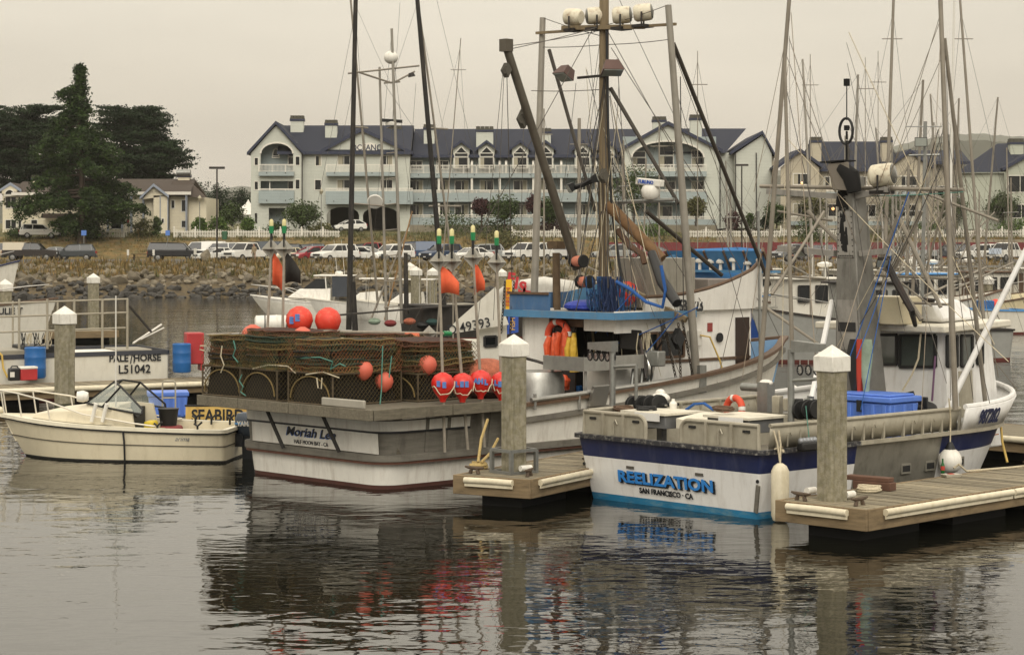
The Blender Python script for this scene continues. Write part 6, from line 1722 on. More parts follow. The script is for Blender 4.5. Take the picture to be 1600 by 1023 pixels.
POS = {'port': 'stack nearest the cream skiff', 'mid': 'middle stack on the stern', 'near': 'stack at the near stern corner', 'row': 'low stack beside the red buoys', 'back': 'stack hidden behind the near corner'}
LN = {'o': 'olive', 'g': 'dark green', 'r': 'rusty brown', 'b': 'black'}
ORDN = ['lowest', 'second', 'third', 'fourth', 'fifth', 'sixth', 'seventh', 'eighth', 'topmost']
PN = [0]
def stack(name, x, y, sx_, sy_, h_, layers, rz=0., tall=True, seed=0):
 g = random.Random(seed); z = PZ
 if tall:
  k = (sx_, sy_, h_)
  if k not in TALL: TALL[k] = tall_pot(*k)
  t = thing('crab_pot', f'tall netted crab pot at the bottom of the {POS[name]}', 'crab pot', m.world((x, y, z)), HB + rz, 'crab pots stacked on the stern')
  for me in TALL[k]: link(me.name.split('.')[0], me, t)
  z += h_ + .02
 for i, c in enumerate(layers):
  hh = .098 + .018 * g.random()
  t = thing('crab_pot', f'{LN[c]} flat crab pot, {ORDN[i] if i < len(layers) - 1 else "topmost"} flat one in the {POS[name]}', 'crab pot', m.world((x + g.uniform(-.04, .04), y + g.uniform(-.04, .04), z)), HB + rz + g.uniform(-.025, .025), 'crab pots stacked on the stern')
  t.rotation_euler = (g.uniform(-.03, .03), g.uniform(-.03, .03), HB + rz + g.uniform(-.05, .05))
  for me in flatset(sx_, sy_, .105, c, NETM[c], i % 3): link(me.name.split('.')[0], me, t)
  z += hh + .008
 dm_ = MB(); zz0, zz1 = PZ + (h_ + .0 if tall else .02), z - .02
 for o, u, v in (((x - sx_ / 2 - .035, y - sy_ / 2, zz0), (0, sy_, 0), (.02, 0, zz1 - zz0)), ((x - sx_ / 2, y - sy_ / 2 - .035, zz0), (sx_, 0, 0), (0, .02, zz1 - zz0))):
  lattice(dm_, o, u, v, int(Vector(u).length / .075), max(4, int((zz1 - zz0) / .075)), .0042)
 dm_.v = [(m.loc(p) if False else (p[0] + .018 * sin(p[2] * 23 + p[1] * 9), p[1] + .018 * sin(p[2] * 19 + p[0] * 7), p[2])) for p in dm_.v]
 dr_ = dm_.build('net_drape', DRAPE[seed % 3], None, ang=0); mw = Matrix.Translation(t.location) @ Matrix.Rotation(t.rotation_euler.z, 4, 'Z'); bw = Matrix.Translation(Vector((m.X, m.Y, 0))) @ Matrix.Rotation(HB, 4, 'Z')
 dr_.parent = t; dr_.matrix_local = mw.inverted() @ bw
 return z
s1 = stack('port', .24, 1.98, 1.45, 1.16, .56, 'obrgo', rz=.05, seed=1)
s2 = stack('mid', .2, .7, 1.5, 1.2, .56, 'obrogr', rz=-.06, seed=2)
s3 = stack('near', .27, -.72, 1.6, 1.22, .56, 'ogbgo', rz=.02, seed=3)
s4 = stack('row', 1.98, -.95, 1.5, 1.3, .5, 'rogor', seed=4)
s5 = stack('back', 1.95, .7, 1.5, 1.5, .56, 'rooor', seed=5)
# trailing lines on the stacks
def lineon(pts, mat, r_=.013, label='', name='pot_line'):
 o = MB().path(pts, r_, 5).build(name, mat);
 return o
grp = mt
def C2(px, py, x): return m.C(px, py, x)
lines = [([C2(553, 512, -.58), C2(600, 546, -.58), C2(592, 560, -.58), C2(590, 640, -.7)], None)]
for pts, mat in (
 ([m.L(598, 540, -1.43), m.L(597, 570, -1.45), m.L(596, 610, -1.46), m.L(592, 648, -1.5)], ROPEG),
 ([m.L(612, 556, -1.43), m.L(609, 580, -1.45), m.L(607, 602, -1.44)], ROPEG),
 ([C2(470, 559, -.56), C2(500, 558, -.57), C2(520, 565, -.57), C2(516, 577, -.57), C2(531, 568, -.57), C2(540, 572, -.57)], ROPEG),
 ([C2(378, 585, -.56), C2(374, 595, -.57), C2(380, 604, -.57), C2(376, 612, -.57), C2(384, 618, -.6)], ROPEG),
 ([C2(322, 540, -.56), C2(313, 540, -.6), C2(312, 546, -.6), C2(320, 548, -.57)], ROPEW),
 ([C2(395, 576, -.56), C2(420, 570, -.56), C2(450, 572, -.56), C2(462, 583, -.56)], ROPEW),
 ([C2(478, 585, -.57), C2(505, 581, -.57), C2(530, 590, -.57)], ROPEW),
 ([C2(495, 590, -.57), C2(497, 606, -.59), C2(502, 607, -.59), C2(503, 590, -.57)], ROPEW),
 ([m.L(528, 530, -.2), m.L(535, 528, -.3), m.L(555, 535, -.5), m.L(570, 542, -.9)], ROPEW),
 ([m.L(484, 536, .5), m.L(492, 527, .5), m.L(502, 530, .5)], ROPEW),
 ([m.L(448, 530, .9), m.L(490, 536, .6), m.L(545, 541, -.3), m.L(600, 548, -1.3)], ROPEG),
 ([C2(365, 532, -.55), C2(368, 545, -.58), C2(364, 556, -.57), C2(372, 566, -.57)], ROPEG),
 ([C2(347, 540, -.55), C2(345, 556, -.57), C2(350, 570, -.57), C2(345, 582, -.57)], ROPEW)):
 o = MB().path(pts, .012, 5).build('lashing', mat, mt)
# floats inside and on the stacks
def ballfloat(p, r, label, mat=None, letters=None, name='buoy'):
 t = thing(name, label, 'buoy', p, 0, 'orange pot floats')
 MB().lathe([(.03, -r * 1.12), (r * .35, -r * 1.0), (r * .8, -r * .6), (r, -.05 * r), (r * .93, r * .4), (r * .7, r * .75), (r * .35, r * .95), (.05, r * 1.02)], 20).build('float', mat or ORANGE, t)
 if letters:
  s_, dirs = letters
  for ch, ang, zz in s_:
   a = dirs + ang; n_ = Vector((cos(a), sin(a), 0)); rr_ = r * (1.0 if abs(zz) < .2 * r else .96)
   text('lettering', ch, r * .62, n_ * (rr_ + .004) + Vector((0, 0, zz)), (-n_.y, n_.x, 0), (0, 0, 1), M('float_blue', '#4f78b8', .6), t, bold=.012)
 return t
ROSE = M('faded_orange_float', '#c4604c', .6, var=.1)
LTR = radians(-90)
ballfloat(m.world((.9, 1.4, s2 + .14)), .26, 'red orange float with pale blue lettering resting on the pots, nearest the channel', ORANGE, ([('E', -.5, .0), ('E', -.05, .05)], LTR))
ballfloat(m.world((1.25, .98, s2 + .13)), .25, 'plain red orange float resting on the pots right of the lettered one')
ballfloat(m.world((.3, 2.05, s1 - .06)), .22, 'half buried faded orange float in the port most stack', ROSE)
ballfloat(m.world((.15, .35, s2 - .13)), .19, 'faded pink orange float half buried between middle and near stacks', ROSE)
for i, (px, py, yv, lab) in enumerate(((568, 578, -1.28, 'orange float inside the near corner pot, upper'), (600, 596, -1.3, 'orange float inside the near corner pot, lower'), (505, 545, -.2, 'orange float wedged between the middle and near stacks'))):
 ballfloat(m.world(m.L(px, py, yv)), .17, lab, ROSE)
ballfloat(m.world(m.L(668, 570, -1.56)), .17, 'orange float under netting in the second row stack', ROSE)
ballfloat(m.world(m.C(980, 458, MX + .6)), .24, 'bright red float sitting on the wheelhouse roof by the blue rope')
RODS = []
# marker buoys: red floats on poles with reflector, light and flag
RFL = M('radar_reflector_metal', '#a8a59c', .45, .3, var=.12)
FLG = M('orange_flag', '#d9603c', .8, var=.12, scale=6); FLGB = M('black_flag', '#25221f', .85, var=.2)
GRN = M('green_lamp', '#1e7a48', .4); YEL = M('pale_yellow_lamp', '#c9c08a', .4)
def marker(foot, top, zf, label, lett=None, flag=None, refl=True, lamp=True, r=.205, fl=True):
 foot, top = Vector(foot), Vector(top)
 t = thing('marker_buoy', label, 'marker buoy', foot, 0, 'flagged marker buoys')
 d = top - foot
 MB().tube((0, 0, 0), d, .028, .024, 8).build('pole', M('bamboo_pole', '#8f877a', .7, var=.2, scale=8), t)
 if fl:
  c = d * zf
  o = MB().lathe([(.05, -r * 1.5), (r * .3, -r * 1.25), (r * .78, -r * .62), (r, .0), (r * .95, r * .4), (r * .72, r * .78), (r * .3, r * 1.0), (.04, r * 1.04)], 20, c).build('float', M('red_float', '#c9241c', .4, var=.1, stain='#b0705c', amt=.35, sstr=(4, 4, 4)), t)
  for ch, ang, zz in lett or ():
   a = LTR + ang; n_ = Vector((cos(a), sin(a), 0))
   text('lettering', ch, .125, c + n_ * (r * 1.005 + .002) + Vector((0, 0, zz)), (-n_.y, n_.x, 0), (0, 0, 1), M('float_blue', '#4f78b8', .6), o, bold=.01)
  g = random.Random(int(foot.x * 100));
  MB().path([c + Vector((r * 1.02 * cos(a), r * 1.02 * sin(a) - .0, .12 * sin(a * 1.5 + g.random()) - .05)) for a in np.linspace(-2.6, .2, 14)], .011, 5).build('lashing', ROPEW, o)
 if refl:
  c = d * .985; s_ = .2; mb = MB()
  u = [Vector((cos(a), sin(a), 0)) for a in (.5, 2.07)]; z_ = Vector((0, 0, 1))
  for a, b in ((u[0], u[1]), (u[0], z_), (u[1], z_)):
   mb.prism([(s_, 0), (0, s_), (-s_, 0), (0, -s_)], lambda p, q: c + a * p + b * q, lambda p, q: c + a * p + b * q + a.cross(b) * .004)
  mb.build('radar_reflector', RFL, t, ang=0)
 if lamp:
  l = MB().tube(d, d + Vector((0, 0, .26)), .026, n=8).build('lamp_post', BLACK, t)
  MB().tube(d + Vector((0, 0, .26)), d + Vector((0, 0, .4)), .04, .045, 8).build('lamp_body', GRN, l); MB().lathe([(.04, .4), (.04, .5), (.015, .53)], 8, d).build('lamp_lens', YEL, l)
 if flag:
  w_, h_, mt_, cut = flag; c0 = d * .965; rows = []
  for i in range(7):
   f = i / 6; xx = .03 + w_ * f; yy = .04 * sin(f * 5); sagz = -.6 * h_ * f ** 1.3
   hh = h_ * (1 - cut * f)
   rows.append([c0 + Vector((xx * .9, yy, sagz)), c0 + Vector((xx * .9, yy, sagz - hh))])
  mb = MB().grid(rows); fo = mb.build('flag', mt_, t, ang=1.2); sm = fo.modifiers.new('thickness', 'SOLIDIFY'); sm.thickness = .006
 return t
YM = -2.35
marker(m.world(m.L(695, 706, YM)), m.world(m.L(686, 404, YM)), .35, 'first red buoy from the stern on a pole with orange flag and reflector', [('E', -.35, .02), ('E', .15, .0)], (.36, .5, FLG, .55))
marker(m.world(m.L(731, 702, YM)), m.world(m.L(706, 404, YM)), .34, 'second red buoy from the stern on a pole, flag joined to the first', [('L', -.45, .02), ('E', -.02, .02), ('E', .4, .02)], (-.3, .42, FLG, .5))
marker(m.world(m.L(757, 698, YM)), m.world(m.L(739, 398, YM)), .34, 'third red buoy from the stern, lettered, on a pole with a narrow orange flag', [('A', -.4, .02), ('H', .02, .02), ('L', .5, .0)], (.2, .6, FLG, .75))
marker(m.world(m.L(787, 694, YM)), m.world(m.L(776, 406, YM)), .33, 'fourth red buoy, half hidden by the concrete pile, with reflector on its pole', [('L', -.5, .02), ('I', -.2, .0), ('H', .1, .0)], None)
marker(m.world(m.L(414, 600, 2.0)), m.world(m.L(424, 386, 2.0)) - Vector((0, 0, .0)), .5, 'flag pole with orange pennant and green tipped light standing in the pots', None, (.26, .62, FLG, .3), fl=False)
marker(m.world(m.L(440, 600, 1.6)), m.world(m.L(444, 386, 1.6)), .5, 'flag pole with black pennant and green tipped light standing in the pots', None, (.32, .6, FLGB, .6), fl=False)
a, c = m.world(m.L(505, 518, 0.2)), m.world(m.L(700, 521, 0.6))
t = thing('marker_pole', 'marker pole lying across the pots with square orange flag and reflector', 'marker pole', a, 0, 'flagged marker buoys'); d = c - a
MB().tube((0, 0, 0), d, .028, n=8).build('pole', M('bamboo_pole', '#8f877a', .7), t)
q = d * .62; fo = MB().grid([[q + Vector((.0 + .08 * i, .0 + .02 * sin(i), 0)), q + Vector((.08 * i, .02 * sin(i + 1), -.36))] for i in range(5)]).build('flag', M('faded_flag', '#c86a4c', .85, var=.1), t); sm = fo.modifiers.new('thickness', 'SOLIDIFY'); sm.thickness = .006
mb = MB(); c_ = d * .84
for aa, bb in ((Vector((1, 0, 0)), Vector((0, 1, 0))), (Vector((1, 0, 0)), Vector((0, 0, 1))), (Vector((0, 1, 0)), Vector((0, 0, 1)))):
 mb.prism([(.15, 0), (0, .15), (-.15, 0), (0, -.15)], lambda p, q: c_ + aa * p + bb * q, lambda p, q: c_ + aa * p + bb * q + aa.cross(bb) * .004)
mb.build('radar_reflector', RFL, t, ang=0); MB().tube(d * .96, d * 1.02, .05, n=8).build('lamp_body', GRN, t)
a, c = m.world(m.L(322, 523, 2.6)), m.world(m.L(420, 522, 2.2))
t = thing('marker_pole', 'bare pale pole lying across the port most pots', 'marker pole', a, 0, 'flagged marker buoys'); MB().tube((0, 0, 0), (c - a) * .4, .03, n=8).build('pole', M('bamboo_pole', '#8f877a', .7), t); MB().tube((c - a) * .4, c - a, .026, n=8).build('pole_tip', OFFWHITE, t)
# netted bundle of orange line behind the buoys
t = thing('net_bundle', 'bundle of salmon orange netting on the deck behind the marker buoys', 'netting', m.world((3.0, -1.5, PZ)), HB)
MB().ball((0, 0, .42), (.55, .45, .3), 18, 10).build('netting', M('salmon_net', '#a8624a', .95, var=.3, scale=10, bump=1, bscale=40, bdist=.03), t); MB().ball((0, 0, .12), (.6, .5, .18), 18, 8).build('rope_base', NETM['r'], t)
# oilskins and life ring on the after wall
def lifering(p, aim, R_, r_, label, name='life_ring', group=None):
 t = thing(name, label, 'life ring', p, 0, group)
 q = Vector(aim).normalized().to_track_quat('Z', 'Y').to_matrix()
 for k in range(4):
  a0 = k * pi / 2 + .3; MB().path([q @ Vector((R_ * cos(a), R_ * sin(a), 0)) for a in np.linspace(a0, a0 + pi / 2 - .28, 9)], r_, 10).build('ring', M('life_ring_orange', '#c4472a', .6, var=.1), t)
  MB().path([q @ Vector((R_ * cos(a), R_ * sin(a), 0)) for a in np.linspace(a0 + pi / 2 - .28, a0 + pi / 2, 4)], r_ * 1.03, 10).build('band', OFFWHITE, t)
 return t
p = m.C(872, 525, X0 - .12)
lifering(m.world(p), (-m.c, -m.s, 0), .29, .07, 'red orange life ring hanging on the white after wall of the wheelhouse')
def oilskin(px, py, ln, wd, col, label, seed):
 g = random.Random(seed); p = m.C(px, py, X0 - .16)
 t = thing('oilskin', label, 'oilskin', m.world(p), HB, 'oilskins hanging on the wheelhouse wall')
 rows = []
 for i in range(12):
  f = i / 11; w_ = wd * (.25 + .75 * min(1, f * 3)) * (1 + .1 * sin(f * 7 + seed)); ring = []
  for j in range(16):
   a = 2 * pi * j / 16; k = 1 + .22 * sin(a * 3 + f * 4 + seed) + .12 * sin(a * 5 - f * 3)
   ring.append((.09 * sin(a) * k * (.5 + f * .6), w_ / 2 * cos(a) * k, -ln * f))
  rows.append(ring)
 MB().grid(rows, wrap=True).build('coat', M('oilskin_' + col.strip('#'), col, .45, var=.15, scale=5, bump=.6, bscale=9, bdist=.04), t)
 for sd in (-1, 1):
  MB().path([(-.06, sd * wd * .35, -ln * .12), (-.1, sd * wd * .55, -ln * .4), (-.1, sd * wd * .5, -ln * .72)], [.06, .075, .06], 8).build('sleeve', M('oilskin_' + col.strip('#'), col, .45), t)
 MB().path([(0, 0, .1), (-.03, 0, .06), (-.02, 0, 0)], .012, 5).build('hook', DARKMET, t)
oilskin(866, 520, .62, .2, '#c4502a', 'orange oilskin jacket hanging beside the life ring', 1)
oilskin(882, 512, .78, .22, '#b84824', 'long orange oilskin trousers hanging left of the yellow ones', 2)
oilskin(897, 520, .78, .14, '#b5922c', 'narrow yellow and black oilskin hanging next to the doorway', 3)
oilskin(880, 585, .3, .3, '#bf4a26', 'orange oilskin draped on the rail below the hanging ones', 5)
# ------------------------------------------------------------------ the blue and white boat with the aluminium mast tower
HR = radians(42)
rt = thing('fishing_boat', 'white fishing boat with navy band, aluminium rails and sooty grey mast tower', 'fishing boat', (2.47, 33.1, 0), HR, 'working boats in the harbour')
b = Boat(rt)
RH = Hull(8.2, 4.2, (1.06, 1.12), tw=.97, wl=.87, rake=.7, trake=.2, corner=.06, n=36, mid=.6, full=3.0, fine=.3, flare=.9)
TEAL = M('teal_antifoul', '#1f6d94', .6, var=.2, stain='#9aa58c', amt=.35, sstr=(1, 1, 4))
RWH = M('boat_white', '#d8d7d4', .38, var=.06, stain='#7d6a4e', amt=.3, sstr=(2.2, 2.2, .3))
BARE = M('bare_aluminium', '#8b887e', .5, .55, var=.14, scale=2.5, stain='#5b564a', amt=.55, sstr=(1.5, 1.5, .8))
RAILM = M('dull_rail_aluminium', '#a39d8d', .55, .35, var=.12, scale=5, stain='#6b6352', amt=.45)
xa = [p[0] for p in RH.P]
RH.band(-.3, .11, 'boot_stripe', TEAL, rt, k=2)
RH.band(.11, lambda x: RH.z(x) - .34, 'hull', RWH, rt, x1=2.25)
RH.band(lambda x: RH.z(x) - .34, lambda x: RH.z(x) - .03, 'navy_band', NAVY, rt, x1=2.25, k=2)
for sd in (1, -1): RH.band(.11, lambda x: RH.z(x) - .03, 'bare_plating', BARE, rt, x0=2.25, x1=4.5, side=sd)
RH.band(.11, lambda x: RH.z(x) - .34, 'hull', RWH, rt, x0=4.5)
RH.band(lambda x: RH.z(x) - .34, lambda x: RH.z(x) - .03, 'navy_band', NAVY, rt, x0=4.5, k=2)
RH.rail(lambda x: RH.z(x), .1, .07, 'gunwale', M('scuffed_black_gunwale', '#26262b', .5, var=.2, scale=10, stain='#a8a59c', amt=.8, sstr=(4, 4, 4)), rt, x1=2.25, off=.03)
RH.rail(lambda x: RH.z(x), .09, .06, 'gunwale', RAILM, rt, x0=2.25, off=.03)
RH.deck(.6, 'deck', M('alu_deck', '#6f6a5f', .7, .2, var=.2), rt)
RH.band(.6, lambda x: RH.z(x), 'bulwark', RAILM, rt, off=-.08, k=1)
# raised bulwark panels of aluminium with top pipe and stiffeners
RT = lambda x: RH.z(x) + .4
def panel(idx, sides, name='bulwark_panel'):
 for sd in sides:
  rows = []
  for z in (0, 1):
   rows.append([RH.pt(i, RH.z(RH.P[i][0]) + (.03 if not z else .4), sd, -.1) for i in idx])
  mb = MB().grid(rows if sd > 0 else rows[::-1]); o = mb.build(name, RAILM, rt); so = o.modifiers.new('thickness', 'SOLIDIFY'); so.thickness = .012
  MB().path([RH.pt(i, RT(RH.P[i][0]), sd, -.1) for i in idx], .035, 8).build('rail_pipe', RAILM, rt)
side_i = RH.rng(.055, 4.95)[1:]
panel(side_i, (1, -1))
for sd in (1, -1):
 for x in np.arange(.45, 5.2, .52):
  i = min(side_i, key=lambda k: abs(RH.P[k][0] - x)); f = (x - RH.P[i][0]); y = RH.pt(i, RH.z(x), sd, -.07)[1]
  MB().bar((x, y + sd * .01, RH.z(x) + .02), (x, y - sd * .0 + sd * .02, RT(x)), .05, .04, up=(1, 0, 0)).build('rail_stiffener', RAILM, rt)
  if int(x * 10) % 3: MB().path([(x + .22, y + sd * .03, RH.z(x) + .05), (x + .22, y + sd * .035, RH.z(x) + .24), (x + .27, y + sd * .035, RH.z(x) + .28), (x + .31, y + sd * .035, RH.z(x) + .22)], .014, 5).build('rail_hook', RAILM, rt)
# transom panels: rounded toward the gap in the middle
ytr = RH.pt(3, RH.z(0))[1] + .02
for y0, y1 in ((1.94, .5), (-.3, -1.94)):
 inner = y1 if y0 > 0 else y0; outer = y0 if y0 > 0 else y1; sg = 1 if outer > 0 else -1
 z0, z1 = RH.z(0) + .03, RH.z(0) + .4
 poly = [(outer, z0), (outer, z1)] + [(inner + sg * (.16 - .16 * sin(a)), z1 - .16 + .16 * cos(a)) for a in np.linspace(0, pi / 2, 6)] + [(inner, z0)]
 MB().yz(poly, .07, .085).build('transom_panel', RAILM, rt)
 MB().path([(.07, *p) for p in poly[:1] + poly[1:]], .035, 8).build('rail_pipe', RAILM, rt)
 for f in (.33, .66):
  y = outer + (inner - outer) * f; MB().bar((.05, y, z0), (.05, y, z1), .05, .05, up=(1, 0, 0)).build('rail_stiffener', RAILM, rt)
 y = outer + (inner - outer) * .5; MB().path([(.045, y, z0 + .03), (.04, y, z0 + .22), (.04, y - .05, z0 + .27), (.04, y - .09, z0 + .2)], .014, 5).build('rail_hook', RAILM, rt)
 for f in (.15, .85):
  y = outer + (inner - outer) * f; MB().bb(.045, .068, y - .07, y + .07, z1 - .12, z1 - .08).build('scupper_slot', BLACK, rt)
# transom lettering, scupper slots, corner strip
def tz(z): f = (z + .3) / (RH.z(0) + .3); return .2 * (1 - max(f, 0) ** .9)
def ttext(s, px, py, size, mat, off, **k):
 c = b.C(px, py, tz(.5)); o = Vector((tz(c.z) - off, c.y, c.z)); up = Vector((tz(1.0) - tz(.3), 0, .7)); return text('lettering', s, size, o, (0, -1, 0), up, mat, rt, **k)
LBL = M('bright_blue_lettering', '#2f7bc4', .45, bump=0)
ttext('REELIZATION', 1041.5, 754, .265, INK, .018, bold=.013, sx=1.28, space=1.04); ttext('REELIZATION', 1039, 752, .265, LBL, .025, bold=.009, sx=1.28, space=1.04)
ttext('SAN FRANCISCO · CA', 1039, 771, .125, INK, .02, bold=.003, sx=.97)
for px, py in ((984, 730), (1092, 741)):
 c = b.C(px, py, tz(.7)); MB().box((tz(c.z) - .004, c.y, c.z), (.02, .17, .045)).build('scupper_slot', M('slot_dark', '#4a463f', .6), rt)
for px, py in ((912, 724), (1183, 752)):
 c = b.C(px, py, tz(.7)); MB().lathe([(.03, 0), (.03, .012), (.01, .012)], 10, (tz(c.z) - .0, c.y, c.z), (-1, 0, 0)).build('transom_drain', BLACK, rt)
c0, c1 = b.C(1186, 758, .06), b.C(1183, 800, .16)
MB().bar(c0 + Vector((-.02, .0, 0)), c1 + Vector((-.03, .0, 0)), .07, .03, up=(1, 0, 0)).build('corner_strip', WOODG, rt)
for x in (1.7, 3.6, 4.4, 5.2):
 i = min(range(len(RH.P)), key=lambda k: abs(RH.P[k][0] - x) + (9 if k < 9 else 0)); q0 = Vector(RH.pt(i, .55, -1, .01))
 f_ = MB().box(q0, (.26, .03, .17)).build('freeing_port', BARE, rt); MB().box((0, 0, 0), (.2, .04, .1)).build('opening', BLACK, f_).location = q0
# white raised bow bulwark and its number
bi = RH.rng(4.95, 99)
BT = lambda x: RH.z(x) + .42 + .22 * max(0, (x - 5.2) / 3.2) ** 1.4
for sd in (1, -1):
 rows = [[RH.pt(i, z_(RH.P[i][0]), sd, o_) for i in bi] for z_, o_ in ((lambda x: RH.z(x) + .02, .0), (BT, .02))]
 o = MB().grid(rows if sd > 0 else rows[::-1]).build('bow_bulwark', RWH, rt); so = o.modifiers.new('thickness', 'SOLIDIFY'); so.thickness = .05; so.offset = -1
 MB().path([RH.pt(i, BT(RH.P[i][0]) + .01, sd, -.0) for i in bi], .05, 8).build('bulwark_cap', RWH, rt)
c = b.L(1537, 664, -1.55)
k = min(bi[1:-5], key=lambda i: abs(RH.P[i][0] - 5.72))
pA, pB = Vector(RH.pt(k - 1, 1.32, -1, -.045)), Vector(RH.pt(k + 1, 1.32, -1, -.045)); pc = Vector(RH.pt(k, 1.3, -1, -.0)); nn = (pB - pA).cross(Vector((0, 0, 1))).normalized()
uu = Vector(RH.pt(k, 1.6, -1)) - Vector(RH.pt(k, 1.15, -1)); pc = Vector(RH.pt(k, 1.34, -1, -.02)); nn = (pB - pA).cross(uu).normalized()
text('lettering', '987282', .36, pc + nn * .095, pB - pA, uu, M('navy_numerals', '#20284a', .5, bump=0), rt, bold=.012, sx=.62)
k2 = len(RH.P) - 5; pA, pB, pc = Vector(RH.pt(k2 - 1, 1.35, -1, -.045)), Vector(RH.pt(k2 + 1, 1.4, -1, -.045)), Vector(RH.pt(k2, 1.36, -1)); nn = (pB - pA).cross(Vector((0, 0, 1))).normalized()
text('lettering', 'REEL', .16, pc + nn * .12, pB - pA, Vector(RH.pt(k2, 1.6, -1)) - Vector(RH.pt(k2, 1.15, -1)), LBL, rt, bold=.004, sx=.5)
RH.deck(lambda x: RH.z(x) + .05, 'foredeck', M('foredeck_grey', '#a2a5a5', .6), rt, x0=5.9, off=-.05)
# wheelhouse
WX0, WX1 = 5.85, 7.45; hw = 1.28; WZ0, WZ1 = 1.1, 2.72
MB().hexa([(WX0, -hw, .6), (WX1 + .3, -hw * .9, .6), (WX1 + .3, hw * .9, .6), (WX0, hw, .6)], [(WX0 + .12, -hw * .93, WZ1), (WX1, -hw * .82, WZ1), (WX1, hw * .82, WZ1), (WX0 + .12, hw * .93, WZ1)]).build('wheelhouse', RWH, rt, bevel=.03)
GLASS2 = M('wheelhouse_glass', '#454b47', .06, var=.2, scale=1.5, bump=0, spec=1.)
RFW = M('roof_white', '#d2cdbf', .6, var=.06, stain='#8f8468', amt=.35, sstr=(2, 2, 2))
mb = MB().hexa([(WX0 - .28, -1.42, WZ1), (WX1 + .45, -1.2, WZ1 + .05), (WX1 + .45, 1.2, WZ1 + .05), (WX0 - .28, 1.5, WZ1)], [(WX0 - .28, -1.42, WZ1 + .13), (WX1 + .45, -1.2, WZ1 + .18), (WX1 + .45, 1.2, WZ1 + .18), (WX0 - .28, 1.5, WZ1 + .13)]); mb.build('wheelhouse_roof', RFW, rt, bevel=.03)
def wx(z): return WX0 + .12 * (z - .6) / (WZ1 - .6)
def wy(x, z): f = (x - WX0) / (WX1 + .3 - WX0); k = (z - .6) / (WZ1 - .6); return -(hw * (1 - .1 * f) * (1 - (.07 + .02 * f) * k)) - .006
def aft(px0, px1, y0, y1):
 a, c_, d, e = (b.C(px0, y1, wx(2.0)), b.C(px1, y1, wx(2.0)), b.C(px1, y0, wx(2.5)), b.C(px0, y0, wx(2.5)))
 q = [Vector((wx(p.z) - .012, p.y, p.z)) for p in (a, c_, d, e)]; winframe(rt, q, fr=.05, glass=GLASS2)
aft(1407, 1462, 524, 573); aft(1371, 1402, 523, 569)
def sidew(px0, px1, y0, y1, fr=BLACK, **kk):
 q = []
 for px, py in ((px0, y1), (px1, y1), (px1, y0), (px0, y0)):
  p = b.L(px, py, -1.15); p = b.L(px, py, wy(p.x, p.z)); q.append(Vector((p.x, wy(p.x, p.z) - .008, p.z)))
 winframe(rt, q, mat=fr, glass=GLASS2, **kk)
sidew(1479, 1494, 525, 572); sidew(1501, 1518, 524, 572); sidew(1527, 1534, 524, 568)
p = [b.L(px, py, -1.2) for px, py in ((1498, 652), (1521, 650), (1521, 578), (1498, 580))]
MB().hexa([Vector((q.x, wy(q.x, q.z) - .012, q.z)) for q in p], [Vector((q.x, wy(q.x, q.z) + .02, q.z)) for q in p]).build('side_door', RAILM, rt)
p = b.L(1510, 577, -1.18); MB().box((p.x, wy(p.x, p.z) - .02, p.z), (.12, .012, .12)).build('notice', M('pale_blue_notice', '#8fb2cf', .6), rt)
p0, p1 = b.C(1463, 556, WX0), b.C(1459, 626, WX0); MB().path([p0 + Vector((-.03, 0, 0)), p1 + Vector((-.05, .0, 0))], .02, 6).build('purple_hose', M('purple_hose', '#6a4a66', .6), rt)
MB().bb(WX0 - .9, WX0 + .02, -1.25, .2, .6, 1.18).build('engine_box', RWH, rt, bevel=.03)
sz = b.C(1440, 632, WX0 - .45)
MB().ball((WX0 - .45, sz.y, 1.42), (.22, .3, .12), 12, 8).build('deck_seat', BLACK, rt); MB().bb(WX0 - .62, WX0 - .58, sz.y - .25, sz.y + .25, 1.35, 1.62).build('seat_back', BLACK, rt, bevel=.02)
MB().path([(WX0 - .5, sz.y + .55, 1.2), (WX0 - .5, sz.y + .5, 1.6), (WX0 - .5, sz.y + .15, 1.68), (WX0 - .5, sz.y + .05, 1.4)], .025, 6).build('black_hose', BLACK, rt)
MB().tube((WX0 - .6, sz.y + .75, 1.3), (WX0 - .5, sz.y + .45, 1.3), .06).build('yellow_canister', M('canister_yellow', '#b9a92c', .5), rt)
MB().path([b.C(1440, 510, WX0 - .1), b.C(1435, 560, WX0 - .15), b.C(1425, 585, WX0 - .2), b.C(1410, 610, WX0 - .3)], .018, 6).build('cream_hose', ROPEW, rt)
# roof top: flybridge box with clear panels, canvas, small radar dome, rack
fb = b.C(1385, 470, WX0 - .3); MB().bb(WX0 - .5, WX0 + .15, fb.y - .45, fb.y + .45, WZ1 + .13, 3.35).build('flybridge_box', M('vinyl_box', '#c2b89c', .4, var=.1), rt, bevel=.02)
mb = MB(); ya_ = .95
mb.hexa([(WX0 + .3, -.95, WZ1 + .16), (WX1 + .2, -.8, WZ1 + .18), (WX1 + .2, .9, WZ1 + .18), (WX0 + .3, .95, WZ1 + .16)], [(WX0 + .2, -.85, 3.25), (WX1 - .2, -.5, 3.28), (WX1 - .2, .7, 3.28), (WX0 + .2, .85, 3.25)]); mb.build('flybridge_cowl', RWH, rt, bevel=.08)
MB().path([(WX0 + .25, y, 3.25 + .06 * cos(y * 1.5)) for y in np.linspace(-.8, .8, 7)], .04, 6).build('cowl_rim', DARKMET, rt)
